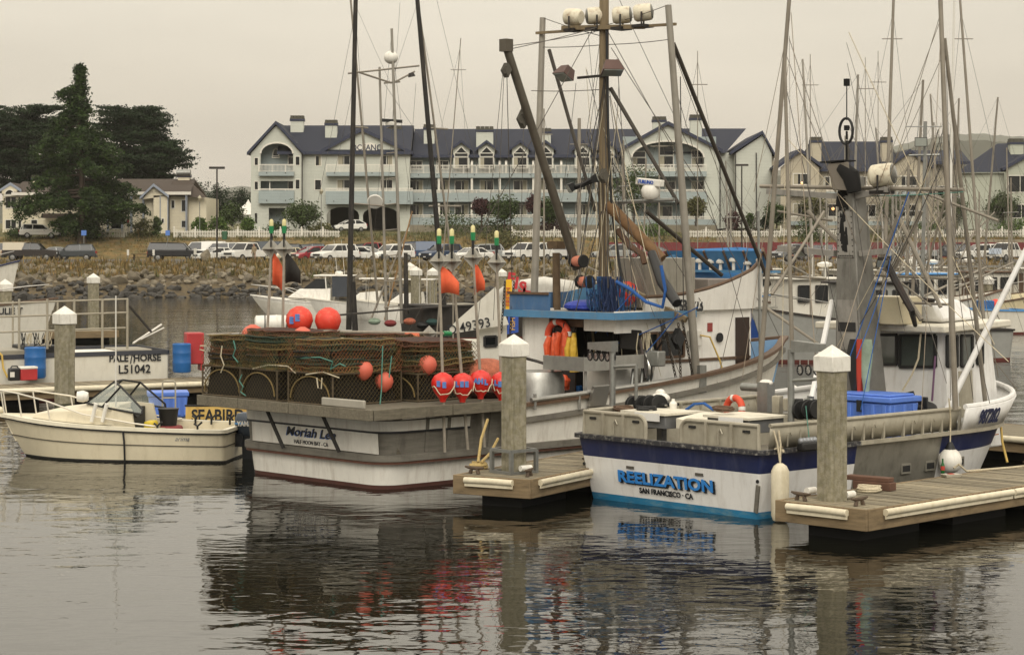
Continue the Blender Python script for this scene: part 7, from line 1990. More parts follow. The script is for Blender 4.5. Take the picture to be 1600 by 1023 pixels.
# aluminium tower
TX = 4.95
tc0 = b.C(1345, 650, TX); ty = tc0.y
zt = b.C(1330, 262, TX).z
TWR = M('tower_aluminium', '#77756f', .6, .35, var=.2, scale=3, stain='#3f3c36', amt=.6, sstr=(2, 2, .5))
TWL = M('tower_aluminium_light', '#8e8b85', .55, .35, var=.15, scale=4, stain='#4d4942', amt=.5, sstr=(2, 2, .5))
def tw_(z, k=1.): f = (z - .6) / (zt - .6); return (.36 - .2 * f) * k
yt_ = b.C(1327, 270, TX).y
def ctr(z): return ty + (yt_ - ty) * ((z - .6) / (zt - .6))
zb_, zz_ = .6, zt - .15
MB().hexa([(TX - .3, ctr(zb_) - tw_(zb_), zb_), (TX + .45, ctr(zb_) - tw_(zb_), zb_), (TX + .45, ctr(zb_) + tw_(zb_), zb_), (TX - .3, ctr(zb_) + tw_(zb_), zb_)],
   [(TX - .14, ctr(zz_) - tw_(zz_), zz_), (TX + .2, ctr(zz_) - tw_(zz_), zz_), (TX + .2, ctr(zz_) + tw_(zz_), zz_), (TX - .14, ctr(zz_) + tw_(zz_), zz_)]).build('mast_tower', TWR, rt, bevel=.02)
def tx_(z): return TX - .3 + .16 * (z - zb_) / (zz_ - zb_)
def tpl(z0, z1, k, name, mat, dx=.016):
 MB().hexa([(tx_(z0) - dx, ctr(z0) - tw_(z0, k), z0), (tx_(z0) - .002, ctr(z0) - tw_(z0, k), z0), (tx_(z0) - .002, ctr(z0) + tw_(z0, k), z0), (tx_(z0) - dx, ctr(z0) + tw_(z0, k), z0)],
    [(tx_(z1) - dx, ctr(z1) - tw_(z1, k), z1), (tx_(z1) - .002, ctr(z1) - tw_(z1, k), z1), (tx_(z1) - .002, ctr(z1) + tw_(z1, k), z1), (tx_(z1) - dx, ctr(z1) + tw_(z1, k), z1)]).build(name, mat, rt)
zp = [b.C(1330, py, TX).z for py in (545, 492, 468, 402, 330)]
tpl(zp[0], zp[2], .86, 'access_panel', TWL); tpl(zp[3], zp[4], .8, 'riveted_plate', TWL)
tpl((zp[0] + zp[1]) / 2 + .02, zp[1] - .12, .7, 'vent_slot', BLACK, .03)
rv = MB()
for z in np.linspace(zp[3], zp[4], 9):
 for sd in (-1, 1): rv.box((tx_(z) - .02, ctr(z) + sd * tw_(z, .74), z), (.012, .02, .02))
for y in np.linspace(-.7, .7, 9): rv.box((tx_(zp[3]) - .02, ctr(zp[3]) + y * tw_(zp[3]), zp[3] + .03), (.012, .02, .02))
stuff(rv.build('rivet', DARKMET, rt))
SOOT = M('soot', '#0d0c0b', .95, var=.3, scale=9, bump=.4)
mb = MB(); g = random.Random(4)
for i in range(60):
 z = zt - .1 - 1.35 * g.random() ** 1.3; w_ = tw_(z) * (1 - .75 * (zt - z) / 1.5)
 y = ctr(z) + .04 + g.gauss(0, w_ * .45); y = max(min(y, ctr(z) + tw_(z) * .9), ctr(z) - tw_(z) * .9); s_ = g.uniform(.03, .1)
 mb.hexa([(tx_(z) - .019, y - s_ * .5, z - s_), (tx_(z) - .001, y - s_ * .5, z - s_), (tx_(z) - .001, y + s_ * .5, z - s_ * .9), (tx_(z) - .019, y + s_ * .5, z - s_ * .9)], [(tx_(z) - .014, y - s_ * .3, z + s_), (tx_(z), y - s_ * .3, z + s_), (tx_(z), y + s_ * .3, z + s_ * 1.2), (tx_(z) - .014, y + s_ * .3, z + s_ * 1.2)])
stuff(mb.build('soot_stain', SOOT, rt))
MB().path([b.C(1335, 300, TX - .2), b.C(1330, 275, TX - .22), b.C(1316, 262, TX - .2)], [.13, .16, .13], 10).build('exhaust_outlet', SOOT, rt)
hd = b.C(1306, 274, TX - .25)
MB().hexa([b.C(1301, 297, TX - .3), b.C(1330, 298, TX - .3), b.C(1330, 298, TX - .02), b.C(1301, 297, TX - .02)], [b.C(1293, 256, TX - .3), b.C(1326, 253, TX - .3), b.C(1326, 253, TX - .02), b.C(1293, 256, TX - .02)]).build('spot_light_housing', M('lamp_grey', '#6f685e', .6, var=.1), rt, bevel=.01)
MB().bar(b.C(1291, 254, TX - .16), b.C(1328, 251, TX - .16), .34, .025).build('housing_top', SOOT, rt)
# ring aerial above, with sensor
ra = b.C(1322, 205, TX)
MB().path([ra + Vector((0, .15 * cos(a), .23 * sin(a))) for a in np.linspace(0, 2 * pi, 21)[:-1]], .025, 8, closed=True).build('ring_aerial', BLACK, rt)
mb = MB(); mb.tube(b.C(1324, 258, TX), b.C(1323, 220, TX), .035, .025, 8); mb.tube(b.C(1323, 188, TX), b.C(1323, 135, TX), .012, .01, 6); mb.box(b.C(1323, 129, TX), (.08, .08, .13)); mb.tube(b.C(1323, 218, TX), b.C(1323, 205, TX), .02); mb.box(b.C(1323, 200, TX), (.07, .07, .09)); mb.build('aerial_post', SOOT, rt)
# crossarms, side poles and braces
PALEP = M('worn_pole', '#857e72', .6, .2, var=.15, stain='#5d5042', amt=.45)
for (a, c_, r_) in (((1188, 291), (1506, 297), .035),): MB().tube(b.C(*a, TX + .1), b.C(*c_, TX + .1), r_, n=8).build('crossarm_pipe', PALEP, rt)
for a, c_ in (((1200, 299), (1312, 307)), ((1334, 308), (1385, 296))): MB().bar(b.C(*a, TX - .05), b.C(*c_, TX - .05), .1, .1).build('crossarm', TWL, rt)
MB().bar(b.C(1217, 388, TX - .1), b.C(1305, 396, TX - .1), .1, .11).build('lower_crossarm', TWL, rt); MB().bar(b.C(1345, 396, TX - .1), b.C(1388, 392, TX - .1), .1, .1).build('lower_crossarm', TWL, rt)
floodlight(rt, b.C(1250, 393, TX - .15), (-.6, .0, -.8), .14); floodlight(rt, b.C(1378, 410, TX - .1), (-.5, -.6, -.6), .13)
drumlamp(rt, b.C(1378, 274, TX + .05), (.3, -.9, .1), .2, .42)
for (a, c_, r_) in (((1186, 600, 3.2), (1234, -10, 3.2), .055), ((1238, 560, 2.6), (1226, 90, 2.6), .045), ((1493, 640, 4.6), (1469, -12, 4.6), .06), ((1541, 640, 6.6), (1476, 60, 4.9), .05), ((1206, 460, 2.4), (1288, 330, 3.6), .035)):
 MB().tube(b.C(a[0], a[1], a[2]), b.C(c_[0], c_[1], c_[2]), r_ * .85, r_ * .65, 9).build('trolling_pole', PALEP, rt)
for a, c_, r_ in (((1262, 330), (1322, 390), .04), ((1392, 430), (1440, 330), .035), ((1400, 330), (1470, 480), .04), ((1370, 420), (1412, 322), .045), ((1196, 480), (1290, 545), .03), ((1375, 400), (1440, 500), .05), ((1380, 420), (1455, 478), .02)):
 MB().tube(b.C(*a, TX + .2), b.C(*c_, TX + .2), r_, r_ * .9, 8).build('brace', PALEP, rt)
MB().path([b.C(1384, 405, TX), b.C(1400, 440, TX), b.C(1424, 484, TX), b.C(1430, 508, TX + .5)], [.05, .07, .06, .04], 8).build('ram_arm', DARKMET, rt)
MB().tube(b.C(1262, 650, TX - 1.5), b.C(1300, 470, TX), .05, .05, 8).build('white_brace', RWH, rt); MB().tube(b.L(1480, 640, -1.7), b.L(1628, 340, -2.6), .06, .045, 9).build('white_pole', RWH, rt)
MB().tube(b.C(1368, 660, TX + .2), b.C(1362, 520, TX + .2), .02, n=6).build('striped_staff', OFFWHITE, rt)
tp = b.C(1226, 90, 2.6)
wires(b, [(b.C(1234, 30, 3.2), b.C(1178, 300, 3.0)), (b.C(1233, 60, 3.2), b.C(1310, 290, TX)), (b.C(1230, 90, 2.6), b.C(1345, 400, TX)), (b.C(1470, 30, 4.6), b.C(1330, 400, TX)), (b.C(1470, 20, 4.6), b.C(1380, 310, TX)), (b.C(1472, 60, 4.6), b.C(1560, 590, 8.4)), (b.C(1471, 90, 4.6), b.C(1390, 270, TX)), (b.C(1236, 20, 3.2), b.C(1280, 640, 1.0)), (b.C(1470, 50, 4.6), b.C(1440, 640, 4.)), (b.C(1385, 300, TX), b.C(1290, 620, 2)), (b.C(1232, 100, 3.2), b.C(1160, 590, 2.5)), (b.C(1325, 262, TX), b.C(1590, 610, 9.))], M('pale_wire', '#8a7f70', .6, .3), .007)
wires(b, [(b.C(1420, 300, TX - .2), b.C(1305, 620, TX - 1)), (b.C(1392, 400, TX - .2), b.C(1345, 640, TX - 1)), (b.C(1375, 460, TX - .3), b.C(1338, 560, TX - 1))], ROPEB, .01)
MB().path(sag(b.C(1205, 305, TX), b.C(1505, 300, TX), .05), .008, 5).build('green_line', ROPEG, rt)
# hanging gear by the tower: wet suits, hoses, orange and teal lines
mb = MB()
for px, w_, mt2, nm in ((1336, .12, BLACK, 'black_oilskin'), (1344, .07, M('red_rag', '#b03a28', .8), 'orange_strap'), (1354, .09, M('teal_net', '#8a9a88', .9, var=.3), 'net_coil')):
 p = b.C(px, 530, TX - .38); rows = []
 for i in range(9):
  f = i / 8; rows.append([(p.x + .07 * sin(a), p.y + w_ * cos(a) * (.5 + .8 * sin(pi * min(1, f + .2))) * (1 + .2 * sin(3 * a + f * 5)), p.z - 1.05 * f) for a in np.linspace(0, 2 * pi, 11)[:-1]])
 MB().grid(rows, wrap=True).build(nm, mt2, rt)
# deck gear aft: steel tables, hatch boxes, line spools, davits
for px, py, w_, l_ in ((1030, 645, .95, .75), (1160, 652, .9, .8)):
 p = b.C(px, py, 1.0)
 MB().bb(.65, 1.5, p.y - w_ / 2, p.y + w_ / 2, p.z - .22, p.z).build('sorting_table', M('table_grey', '#6e6f70', .55, .2, var=.15, stain='#4a463f', amt=.4), rt, bevel=.01)
 t2 = MB().bb(.6, 1.55, p.y - w_ / 2 - .05, p.y + w_ / 2 + .05, p.z + .002, p.z + .04).build('table_top', M('cutting_board', '#cfc9b8', .6, var=.1, stain='#7f735a', amt=.4), rt)
 MB().bb(.585, .6, p.y - w_ / 2 + .08, p.y + w_ / 2 - .3, p.z - .1, p.z + .03).build('white_strip', RWH, rt)
 MB().bb(1.0, 1.12, p.y - .06, p.y + .06, .6, p.z - .22).build('table_leg', M('table_grey', '#6e6f70', .55), rt)
p = b.C(1100, 650, 1.1); MB().hexa([(.8, p.y - .35, p.z - .2), (1.5, p.y - .35, p.z - .2), (1.5, p.y + .35, p.z - .2), (.8, p.y + .35, p.z - .2)], [(.8, p.y - .35, p.z - .12), (1.5, p.y - .35, p.z + .04), (1.5, p.y + .35, p.z + .04), (.8, p.y + .35, p.z - .04)]).build('slide_tray', M('cutting_board', '#cfc9b8', .6), rt)
mb = MB(); p = b.C(1032, 622, 1.6); mb.ball(p, (.16, .18, .1)); mb.ball(p + Vector((.02, .02, .08)), (.08, .1, .08)); mb.build('white_bait_bag', WHITE, rt); MB().box(p - Vector((0, 0, .1)), (.4, .5, .05)).build('black_tray', BLACK, rt)
p = b.C(1052, 632, 1.5); MB().lathe([(.06, 0), (.07, .12), (.03, .17), (.03, .2)], 10, p - Vector((0, 0, .1))).build('white_jug', WHITE, rt)
MB().path([b.C(1072, 640, 1.5), b.C(1085, 631, 1.5), b.C(1100, 630, 1.5), b.C(1115, 640, 1.5)], .025, 6).build('blue_hose', ROPEB, rt)
for cx, cy, n_ in ((990, 632, 4), (1250, 640, 3)):
 for i in range(n_):
  p = b.C(cx + i * 13, cy - i * .5, 1.45)
  sp_ = MB().lathe([(.15, -.05), (.16, -.03), (.08, -.02), (.08, .02), (.16, .03), (.15, .05)], 14, p, (.3, 1, 0)).build('line_spool', BLACK, rt); MB().lathe([(.12, -.022), (.13, 0), (.12, .022)], 12, p, (.3, 1, 0)).build('green_line', M('dark_green_line', '#1f2f27', .9), sp_)
 MB().tube(b.C(cx - 10, cy + 3, 1.45), b.C(cx + 52, cy + 1, 1.45), .02, n=6).build('spool_axle', STEEL, rt)
for px, side in ((957, 1), (1236, -1)):
 pb, ptp = b.C(px, 655, 1.35), b.C(px, 560, 1.35); y = pb.y
 tp_ = b.C(px, 545, 1.35)
 MB().tube((1.35, y, .6), (1.35, y, tp_.z), .055, n=10).build('davit_post', GREYMET, rt)
 e = b.C(px - 34 if side > 0 else px + 50, 537 if side > 0 else 558, 1.35)
 MB().hexa([(1.27, y - .06, tp_.z - .05), (1.43, y - .06, tp_.z - .05), (1.43, e.y, tp_.z - .02), (1.27, e.y, tp_.z - .02)], [(1.27, y - .06, tp_.z + .14), (1.43, y - .06, tp_.z + .14), (1.43, e.y, tp_.z + .1), (1.27, e.y, tp_.z + .1)]).build('davit_arm', GREYMET, rt)
 if side > 0: MB().tube(b.C(958, 573, 1.35), b.C(995, 571, 1.35), .03).tube(b.C(994, 571, 1.35), b.C(994, 625, 1.35), .03).build('side_bar', GREYMET, rt)
 else: MB().tube(b.C(1236, 594, 1.35), b.C(1275, 592, 1.35), .03).build('side_bar', GREYMET, rt)
 for i in range(5 if side > 0 else 3):
  p = b.C((922 + i * 9) if side > 0 else (1250 + i * 13), 556 + i * .4 if side > 0 else 578, 1.36)
  w2 = MB().path([p + Vector((0, .055 * cos(a), .075 * sin(a))) for a in np.linspace(0, 2 * pi, 13)[:-1]], .016, 6, closed=True).build('sheave', BLACK, rt)
  mb = MB()
  for a in np.linspace(0, pi, 5)[:-1]: mb.bar(p + Vector((0, .05 * cos(a), .07 * sin(a))), p - Vector((0, .05 * cos(a), .07 * sin(a))), .012)
  mb.tube(p + Vector((0, 0, .07)), p + Vector((0, 0, .16)), .01, n=4); mb.build('spokes', STEEL, w2)
MB().box(b.C(1265, 633, 1.9), (.3, .03, .3), (.1, .1, .4)).build('steel_plate', GREYMET, rt)
MB().tube(b.C(1160, 604, 2.3), b.C(1195, 606, 2.3), .07, n=10).build('winch_drum', GREYMET, rt); MB().box(b.C(1197, 620, 2.3), (.2, .22, .5)).build('winch_post', GREYMET, rt); MB().ball(b.C(1197, 598, 2.3), (.1, .13, .06)).build('white_cloth', WHITE, rt)
# things that rest on or hang from it
lifering(b.world(b.C(1147, 640, 1.9)), (-b.c * .9 - .2, -b.s * .9, .1), .2, .06, 'bright orange life ring standing on the after deck between the grey tables')
bx_ = b.C(1370, 636, 3.9)
t = thing('fish_tote', 'large bright blue lidded fish tote on the deck beside the mast tower', 'tote', b.world((b.L(1368, 650, -.75).x, -.75, .6)), HR)
wt2, lt2, zt2 = 1.25, .8, b.L(1370, 612, -.6).z - .6
mb = MB().hexa([(-lt2 / 2 + .05, -wt2 / 2 + .05, .35), (lt2 / 2 - .05, -wt2 / 2 + .05, .35), (lt2 / 2 - .05, wt2 / 2 - .05, .35), (-lt2 / 2 + .05, wt2 / 2 - .05, .35)], [(-lt2 / 2, -wt2 / 2, zt2 - .14), (lt2 / 2, -wt2 / 2, zt2 - .14), (lt2 / 2, wt2 / 2, zt2 - .14), (-lt2 / 2, wt2 / 2, zt2 - .14)])
mb.build('body', BLUE, t, bevel=.03)
for i in range(5):
 y = -wt2 / 2 + wt2 * (i + .5) / 5; MB().bb(-lt2 / 2 - .012, -lt2 / 2 + .04, y - .04, y + .04, .4, zt2 - .16).build('rib', BLUE, t, bevel=.01)
for i in range(3):
 x = -lt2 / 2 + lt2 * (i + .5) / 3; MB().bb(x - .04, x + .04, -wt2 / 2 - .012, -wt2 / 2 + .04, .4, zt2 - .16).build('rib', BLUE, t, bevel=.01)
MB().bb(-lt2 / 2 - .04, lt2 / 2 + .04, -wt2 / 2 - .04, wt2 / 2 + .04, zt2 - .13, zt2 - .03).bb(-lt2 / 2 + .05, lt2 / 2 - .05, -wt2 / 2 + .06, wt2 / 2 - .06, zt2 - .03, zt2 + .01).build('lid', BLUE, t, bevel=.025)
MB().bb(-lt2 / 2 - .065, -lt2 / 2 - .045, -.05, .05, zt2 - .3, zt2 - .1).build('latch', BLACK, t); MB().bb(-.7, .7, -.7, .7, 0, .35).build('pallet', M('pallet_dark', '#3a352c', .9), t)
i = min(range(len(RH.P)), key=lambda k: abs(RH.P[k][0] - .5) + (9 if k < 9 else 0))
fp = Vector(RH.pt(i, .45, -1, .14)); fp = b.L(1219, 770, -2.26)
t = thing('fender', 'long cream cylindrical fender hanging at the stern corner above the dock end', 'fender', b.world(fp), 0, 'boat fenders')
MB().lathe([(.03, -.46), (.11, -.42), (.14, -.34), (.14, .34), (.1, .42), (.04, .46)], 16).build('body', BUMPER, t)
MB().path([(0, 0, .45), (-.03, .1, .75), (-.08, .16, .95)], .014, 5).path([(0, 0, .45), (.02, .1, .75), (0, .17, .95)], .014, 5).build('rope', ROPEW, t)
p = b.L(1037, 0, 0); fp = b.L(1456, 734, -1.8); fp = Vector((fp.x, RH.pt(min(range(len(RH.P)), key=lambda k: abs(RH.P[k][0] - fp.x) + (9 if k < 9 else 0)), .7, -1, .16)[1], .62))
t = thing('fender', 'round white fender with black neck hanging amidships over the planked dock', 'fender', b.world(fp), 0, 'boat fenders')
MB().ball((0, 0, 0), (.2, .2, .22), 16, 10).build('body', WHITE, t); MB().lathe([(.1, .17), (.07, .25), (.03, .32)], 10).build('neck', BLACK, t); MB().path([(0, 0, .3), (.02, .05, .7), (0, .1, 1.05)], .014, 5).build('rope', ROPEW, t)
p = b.L(1262, 690, -2.2)
t = thing('lead_weights', 'black bag of grey lead balls hanging on the side rail by the pile', 'weights', b.world(Vector((p.x, -2.2, p.z))), HR)
MB().bb(-.2, .2, -.08, .06, -.14, 0).build('bag', BLACK, t, bevel=.03)
for i in range(5): MB().ball((-.16 + .08 * i, 0, .02), .055, 10, 7).build('lead_ball', M('lead', '#8b8e92', .4, .5), t)
MB().tube((.1, .05, 0), (.1, .12, .55), .01, n=4).build('line', ROPEG, t)
# mooring lines, hoses on this boat and the dock
for pts, mat, r_, nm in (([b.L(1462, 655, -1.75), b.L(1478, 672, -1.8), b.L(1480, 690, -1.85), b.L(1462, 700, -1.9)], ROPEG, .03, 'teal_line'), ([b.L(1546, 640, -1.5), b.L(1562, 646, -1.5), b.L(1566, 690, -1.6), b.L(1574, 722, -1.75)], ROPEY, .022, 'yellow_hose'),
       ([b.L(1440, 658, -1.8), b.L(1456, 672, -1.86), b.L(1461, 700, -1.9), b.L(1456, 735, -1.95)], ROPEW, .018, 'mooring_line'), ([b.L(1380, 655, -1.8), b.L(1400, 655, -1.8), b.L(1420, 660, -1.8), b.L(1426, 668, -1.8)], ROPEG, .02, 'teal_line'), ([b.L(1485, 684, -1.9), b.L(1520, 684, -1.8), b.L(1560, 678, -1.5)], M('orange_cord', '#b5653a', .8), .01, 'orange_cord')):
 MB().path(pts, r_, 6).build(nm, mat, rt)
MB().path([b.C(1218, 708, .35), b.C(1212, 702, .3), b.C(1222, 699, .3), b.C(1216, 706, .3), b.C(1224, 704, .3)], .03, 6).build('knot', ROPEW, rt)
# ------------------------------------------------------------------ more running rigging and deck gear on the two boats
g = random.Random(21)
for i in range(26):
 top = m.C(943 + g.uniform(-30, 30), g.uniform(20, 330), MX + g.uniform(-.2, .2)); px = g.uniform(850, 1090)
 MB().path(sag(top, m.C(px, g.uniform(430, 600), MX + g.uniform(-.8, .6)), g.uniform(0, .15), 7), g.choice((.006, .007, .01)), 4, caps=False).build('running_line', g.choice((WIRE, WIRED, WIRED, ROPEW)), mt)
for i in range(9):
 MB().tube(m.C(g.uniform(900, 1040), g.uniform(560, 610), MX - g.uniform(.2, 1.2)), m.C(g.uniform(900, 1050), g.uniform(470, 540), MX - g.uniform(.2, 1.0)), g.uniform(.015, .04), n=6).build('pipe', g.choice((GREYMET, DARKMET, WOODP, BLACK)), mt)
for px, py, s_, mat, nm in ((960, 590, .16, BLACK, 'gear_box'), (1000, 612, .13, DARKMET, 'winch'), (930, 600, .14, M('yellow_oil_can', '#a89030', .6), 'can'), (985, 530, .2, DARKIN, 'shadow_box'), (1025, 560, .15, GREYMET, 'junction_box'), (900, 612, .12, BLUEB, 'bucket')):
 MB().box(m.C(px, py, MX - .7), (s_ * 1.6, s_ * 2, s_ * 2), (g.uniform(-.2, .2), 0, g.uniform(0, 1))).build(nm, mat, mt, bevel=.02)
for i, (px, py, l) in enumerate(((990, 500, .5), (1010, 520, .6), (968, 520, .5), (1035, 500, .45))):
 hank(mt, m.C(px, py, MX - .6), l, 4, (ROPEB, ROPEW, BLACK, WIRED)[i], seed=40 + i, w_=.1)
for i in range(22):
 MB().path(sag(b.C(g.choice((1232, 1469, 1476, 1325)) + g.uniform(-4, 4), g.uniform(10, 260), TX), b.C(g.uniform(1200, 1580), g.uniform(420, 640), TX + g.uniform(-1, 1)), g.uniform(0, .2), 7), g.choice((.005, .006, .008)), 4, caps=False).build('running_line', g.choice((WIRE, WIRED, ROPEW)), rt)
for a, c_ in (((1215, 330), (1300, 345)), ((1360, 430), (1500, 436)), ((1350, 470), (1490, 476)), ((1480, 300), (1445, 430)), ((1440, 300), (1560, 345)), ((1205, 430), (1290, 436))):
 MB().tube(b.C(*a, TX + .5), b.C(*c_, TX + .5), .025, n=6).build('brace', PALEP, rt)
for i in range(7):
 p = b.C(1215 + i * 16, 632 + g.uniform(-6, 6), 1.9); MB().box(p, (.16, .14, g.uniform(.1, .3)), (0, 0, g.random())).build('deck_gear', g.choice((DARKMET, GREYMET, BLACK, RAILM)), rt, bevel=.015)
for px in (975, 1010, 1130):
 coil(rt, b.C(px, 641, .9), .16, g.choice((ROPEW, WOODB, BLACK)), 4, seed=px)
# ------------------------------------------------------------------ the cream skiff
st = thing('motor_skiff', 'small cream fibreglass skiff with dark framed windshield and slate outboard', 'boat', (-5.5, 41.0, 0), radians(173), 'working boats in the harbour')
b = Boat(st)
SH = Hull(4.85, 2.1, (.62, .82), tw=.93, wl=.84, rake=.75, trake=.03, corner=.1, n=20, mid=.45, full=2.4, fine=.35, flare=.75, sp=1.8)
SH.band(-.25, .04, 'boot_stripe', M('dark_waterline', '#1c1c18', .8), st, k=2); SH.band(.04, lambda x: SH.z(x) - .06, 'hull', CREAM, st, k=5)
SH.rail(lambda x: SH.z(x) * .52, .015, .018, 'strake_line', M('dark_line', '#4b473d', .6), st, off=.008); SH.rail(lambda x: SH.z(x) - .05, .04, .035, 'rub_rail', BLACK, st, off=.015); SH.rail(lambda x: SH.z(x) + .0, .11, .07, 'gunwale', M('cream_gunwale', '#d9d2bd', .4), st, off=-.01)
SH.deck(.3, 'cockpit_floor', M('cream_floor', '#a59c85', .7), st); SH.band(.3, lambda x: SH.z(x), 'liner', CREAM, st, off=-.07, k=1)
# foredeck and cuddy
CUD = M('cream_deck', '#cfc6ae', .45, var=.06, stain='#8a7f62', amt=.25)
SH.deck(lambda x: SH.z(x) + .02, 'foredeck', CUD, st, x0=2.35, off=-.03)
cd = [(2.3, .72, .42), (3.0, .68, .36), (3.6, .5, .26), (4.15, .22, .1)]
mb = MB(); rows = []
for x, w, h_ in cd: rows.append([(x, -w - .08, SH.z(x) + .03), (x, -w, SH.z(x) + h_ * .8), (x, -w * .5, SH.z(x) + h_), (x, w * .5, SH.z(x) + h_), (x, w, SH.z(x) + h_ * .8), (x, w + .08, SH.z(x) + .03)])
mb.grid(rows); k = len(rows[0]); mb.f += [tuple(range(k)), tuple(reversed(range(len(mb.v) - k, len(mb.v))))]; mb.build('cuddy', CUD, st, fix=True, bevel=.02)
MB().hexa([(1.85, .72, .5), (2.35, .72, .5), (2.35, .8, .5), (1.85, .8, .5)], [(1.95, .7, 1.02), (2.35, .7, 1.06), (2.35, .76, 1.06), (1.95, .76, 1.02)]).build('cuddy_side', CUD, st)
MB().hexa([(1.85, -.8, .5), (2.35, -.8, .5), (2.35, -.72, .5), (1.85, -.72, .5)], [(1.95, -.76, 1.02), (2.35, -.76, 1.06), (2.35, -.7, 1.06), (1.95, -.7, 1.02)]).build('cuddy_side', CUD, st)
MB().bb(2.1, 2.3, -.65, .65, .35, .98).build('dash', M('dash_dark', '#24231f', .7), st)
# windshield
WSC = bpy.data.materials.new('clear_screen'); WSC.use_nodes = True
_p = WSC.node_tree.nodes['Principled BSDF']; _p.inputs['Base Color'].default_value = (.55, .6, .55, 1); _p.inputs['Alpha'].default_value = .35; _p.inputs['Roughness'].default_value = .05
B0 = [(1.72, .82, .93), (2.55, .74, 1.06), (3.02, .3, 1.1), (3.02, -.3, 1.1), (2.55, -.74, 1.06), (1.72, -.82, .93)]
T0 = [(1.72, .76, 1.02), (2.2, .64, 1.46), (2.45, .26, 1.53), (2.45, -.26, 1.53), (2.2, -.64, 1.46), (1.72, -.76, 1.02)]
for i in range(5):
 w = MB()
 q = [Vector(B0[i]), Vector(B0[i + 1]), Vector(T0[i + 1]), Vector(T0[i])]
 for a, c in zip(q, q[1:] + q[:1]): w.tube(a, c, .022, n=6)
 o = w.build('windshield_frame', BLACK, st); MB().add(q, [(0, 1, 2, 3)]).build('screen', WSC, o)
# rails, anchor light, rod holders, antenna
for sd in (-1, 1):
 pts = [(4.9, sd * .06, SH.z(4.9) + .5), (4.4, sd * .42, SH.z(4.4) + .5), (3.7, sd * .72, SH.z(3.7) + .42), (2.9, sd * .86, SH.z(2.9) + .22), (1.9, sd * .9, SH.z(2) + .1), (1.4, sd * .92, SH.z(1.4) + .06)]
 MB().path(pts, .018, 6).build('bow_rail', STEEL if False else M('rail_white', '#cfc9bb', .3, .3), st)
 for i in (0, 1, 2): MB().tube(pts[i], (pts[i][0] - .08, pts[i][1], SH.z(pts[i][0])), .015, n=6).build('rail_post', M('rail_white', '#cfc9bb', .3, .3), st)
MB().path([(4.9, -.06, SH.z(4.9) + .5), (4.98, 0, SH.z(4.9) + .5), (4.9, .06, SH.z(4.9) + .5)], .018, 6).build('bow_rail', M('rail_white', '#cfc9bb', .3, .3), st)
MB().ball((4.95, 0, SH.z(4.95) + .1), (.1, .05, .07)).build('bow_roller', CREAM, st)
MB().lathe([(.08, -.1), (.12, 0), (.1, .12)], 12, b.L(427, 624 - 0, .5) if False else (3.0, .55, 1.25), (1, .2, 0)).build('hailer_horn', WHITE, st)
for x in (2.5, 2.72): MB().tube((x, .88, .78), (x - .1, .9, 1.14), .04, n=8).build('rod_holder', WHITE, st)
aa = b.L(181, 640, .6); MB().tube((aa.x, .6, 1.0), (aa.x, .6, b.L(183, 462, .6).z), .016, .012, 6).build('antenna', OFFWHITE, st)
MB().lathe([(.04, -.02), (.17, -.02), (.17, .02), (.04, .02)], 14, (2.0, .35, .98), (-1, 0, .3)).build('steering_wheel', BLACK, st)
for x, y in ((1.35, .98), (1.1, -.85), (.75, -.8), (.55, .95), (.35, -.75)): MB().tube((x, y, .6), (x, y, .72), .022, n=6).path([(x - .09, y, .8), (x, y, .72), (x + .07, y, .77)], .022, 6).build('rod_mount', BLACK, st)
MB().bb(1.4, 1.6, .2, .75, .3, .62).build('seat_pedestal', M('olive_seat', '#6b6545', .7), st, bevel=.03); MB().bb(1.3, 1.7, -.7, -.2, .3, .6).build('red_bag', M('dull_red', '#7a2f30', .8), st, bevel=.06)
MB().box((1.75, .1, .62), (.2, .4, .25)).build('yellow_bucket', M('bucket_yellow', '#c9b02c', .5), st, bevel=.05); MB().lathe([(.16, 0), (.2, .35), (.22, .4)], 14, (1.55, -.45, .55)).build('black_tub', BLACK, st)
outboard(b, .02, .0, s_=.82, text_='YAMAHA')
text('lettering', 'arima', .13, (.85, .0, 0), (1, 0, 0), (0, 0, 1), M('grey_script', '#6d7076', .4), st, shear=.4).matrix_local = Matrix(((-1, 0, 0, .85), (0, 0, 1, 1.0), (0, 1, 0, .47), (0, 0, 0, 1)))
MB().path([b.L(187, 668, 1.0), b.L(192, 674, 1.08), b.L(194, 690, 1.1), b.L(195, 722, 1.08), b.L(193, 745, 1.05)], .022, 6).build('bilge_hose', BLACK, st)
# ------------------------------------------------------------------ sign, tote and trolley on the float behind the skiff
fl = thing('work_float', 'low float behind the cream skiff carrying a blue tote and painted sign', 'dock', A(305, 45.5, 0), radians(6))
for i in range(16): MB().bb(-1.7 + i * .24, -1.48 + i * .24, -.7, .7, .4, .45).build('plank', PLANK, fl)
MB().bb(-1.7, 2.1, -.7, .7, -.2, .39).build('float', FLOAT, fl)
t = thing('painted_sign', 'weathered yellow sign board with black stencilled name behind the skiff stern', 'sign', W(342, 663, 43.4), radians(4))
MB().bb(-.7, .72, 0, .03, -.05, .38).build('board', M('faded_yellow_board', '#cfae62', .7, var=.15, stain='#a07238', amt=.6, sstr=(2, 2, .6)), t)
text('lettering', 'SEABIRD', .36, (-.02, -.008, .18), (1, 0, 0), (0, 0, 1), INK, t, bold=.008, sx=.82); MB().bb(-.72, .74, -.01, .04, .385, .42).build('top_batten', BLACK, t); MB().bb(-.6, -.52, .035, .1, -.7, .3).bb(.5, .58, .035, .1, -.7, .3).build('post', WOODW, t)
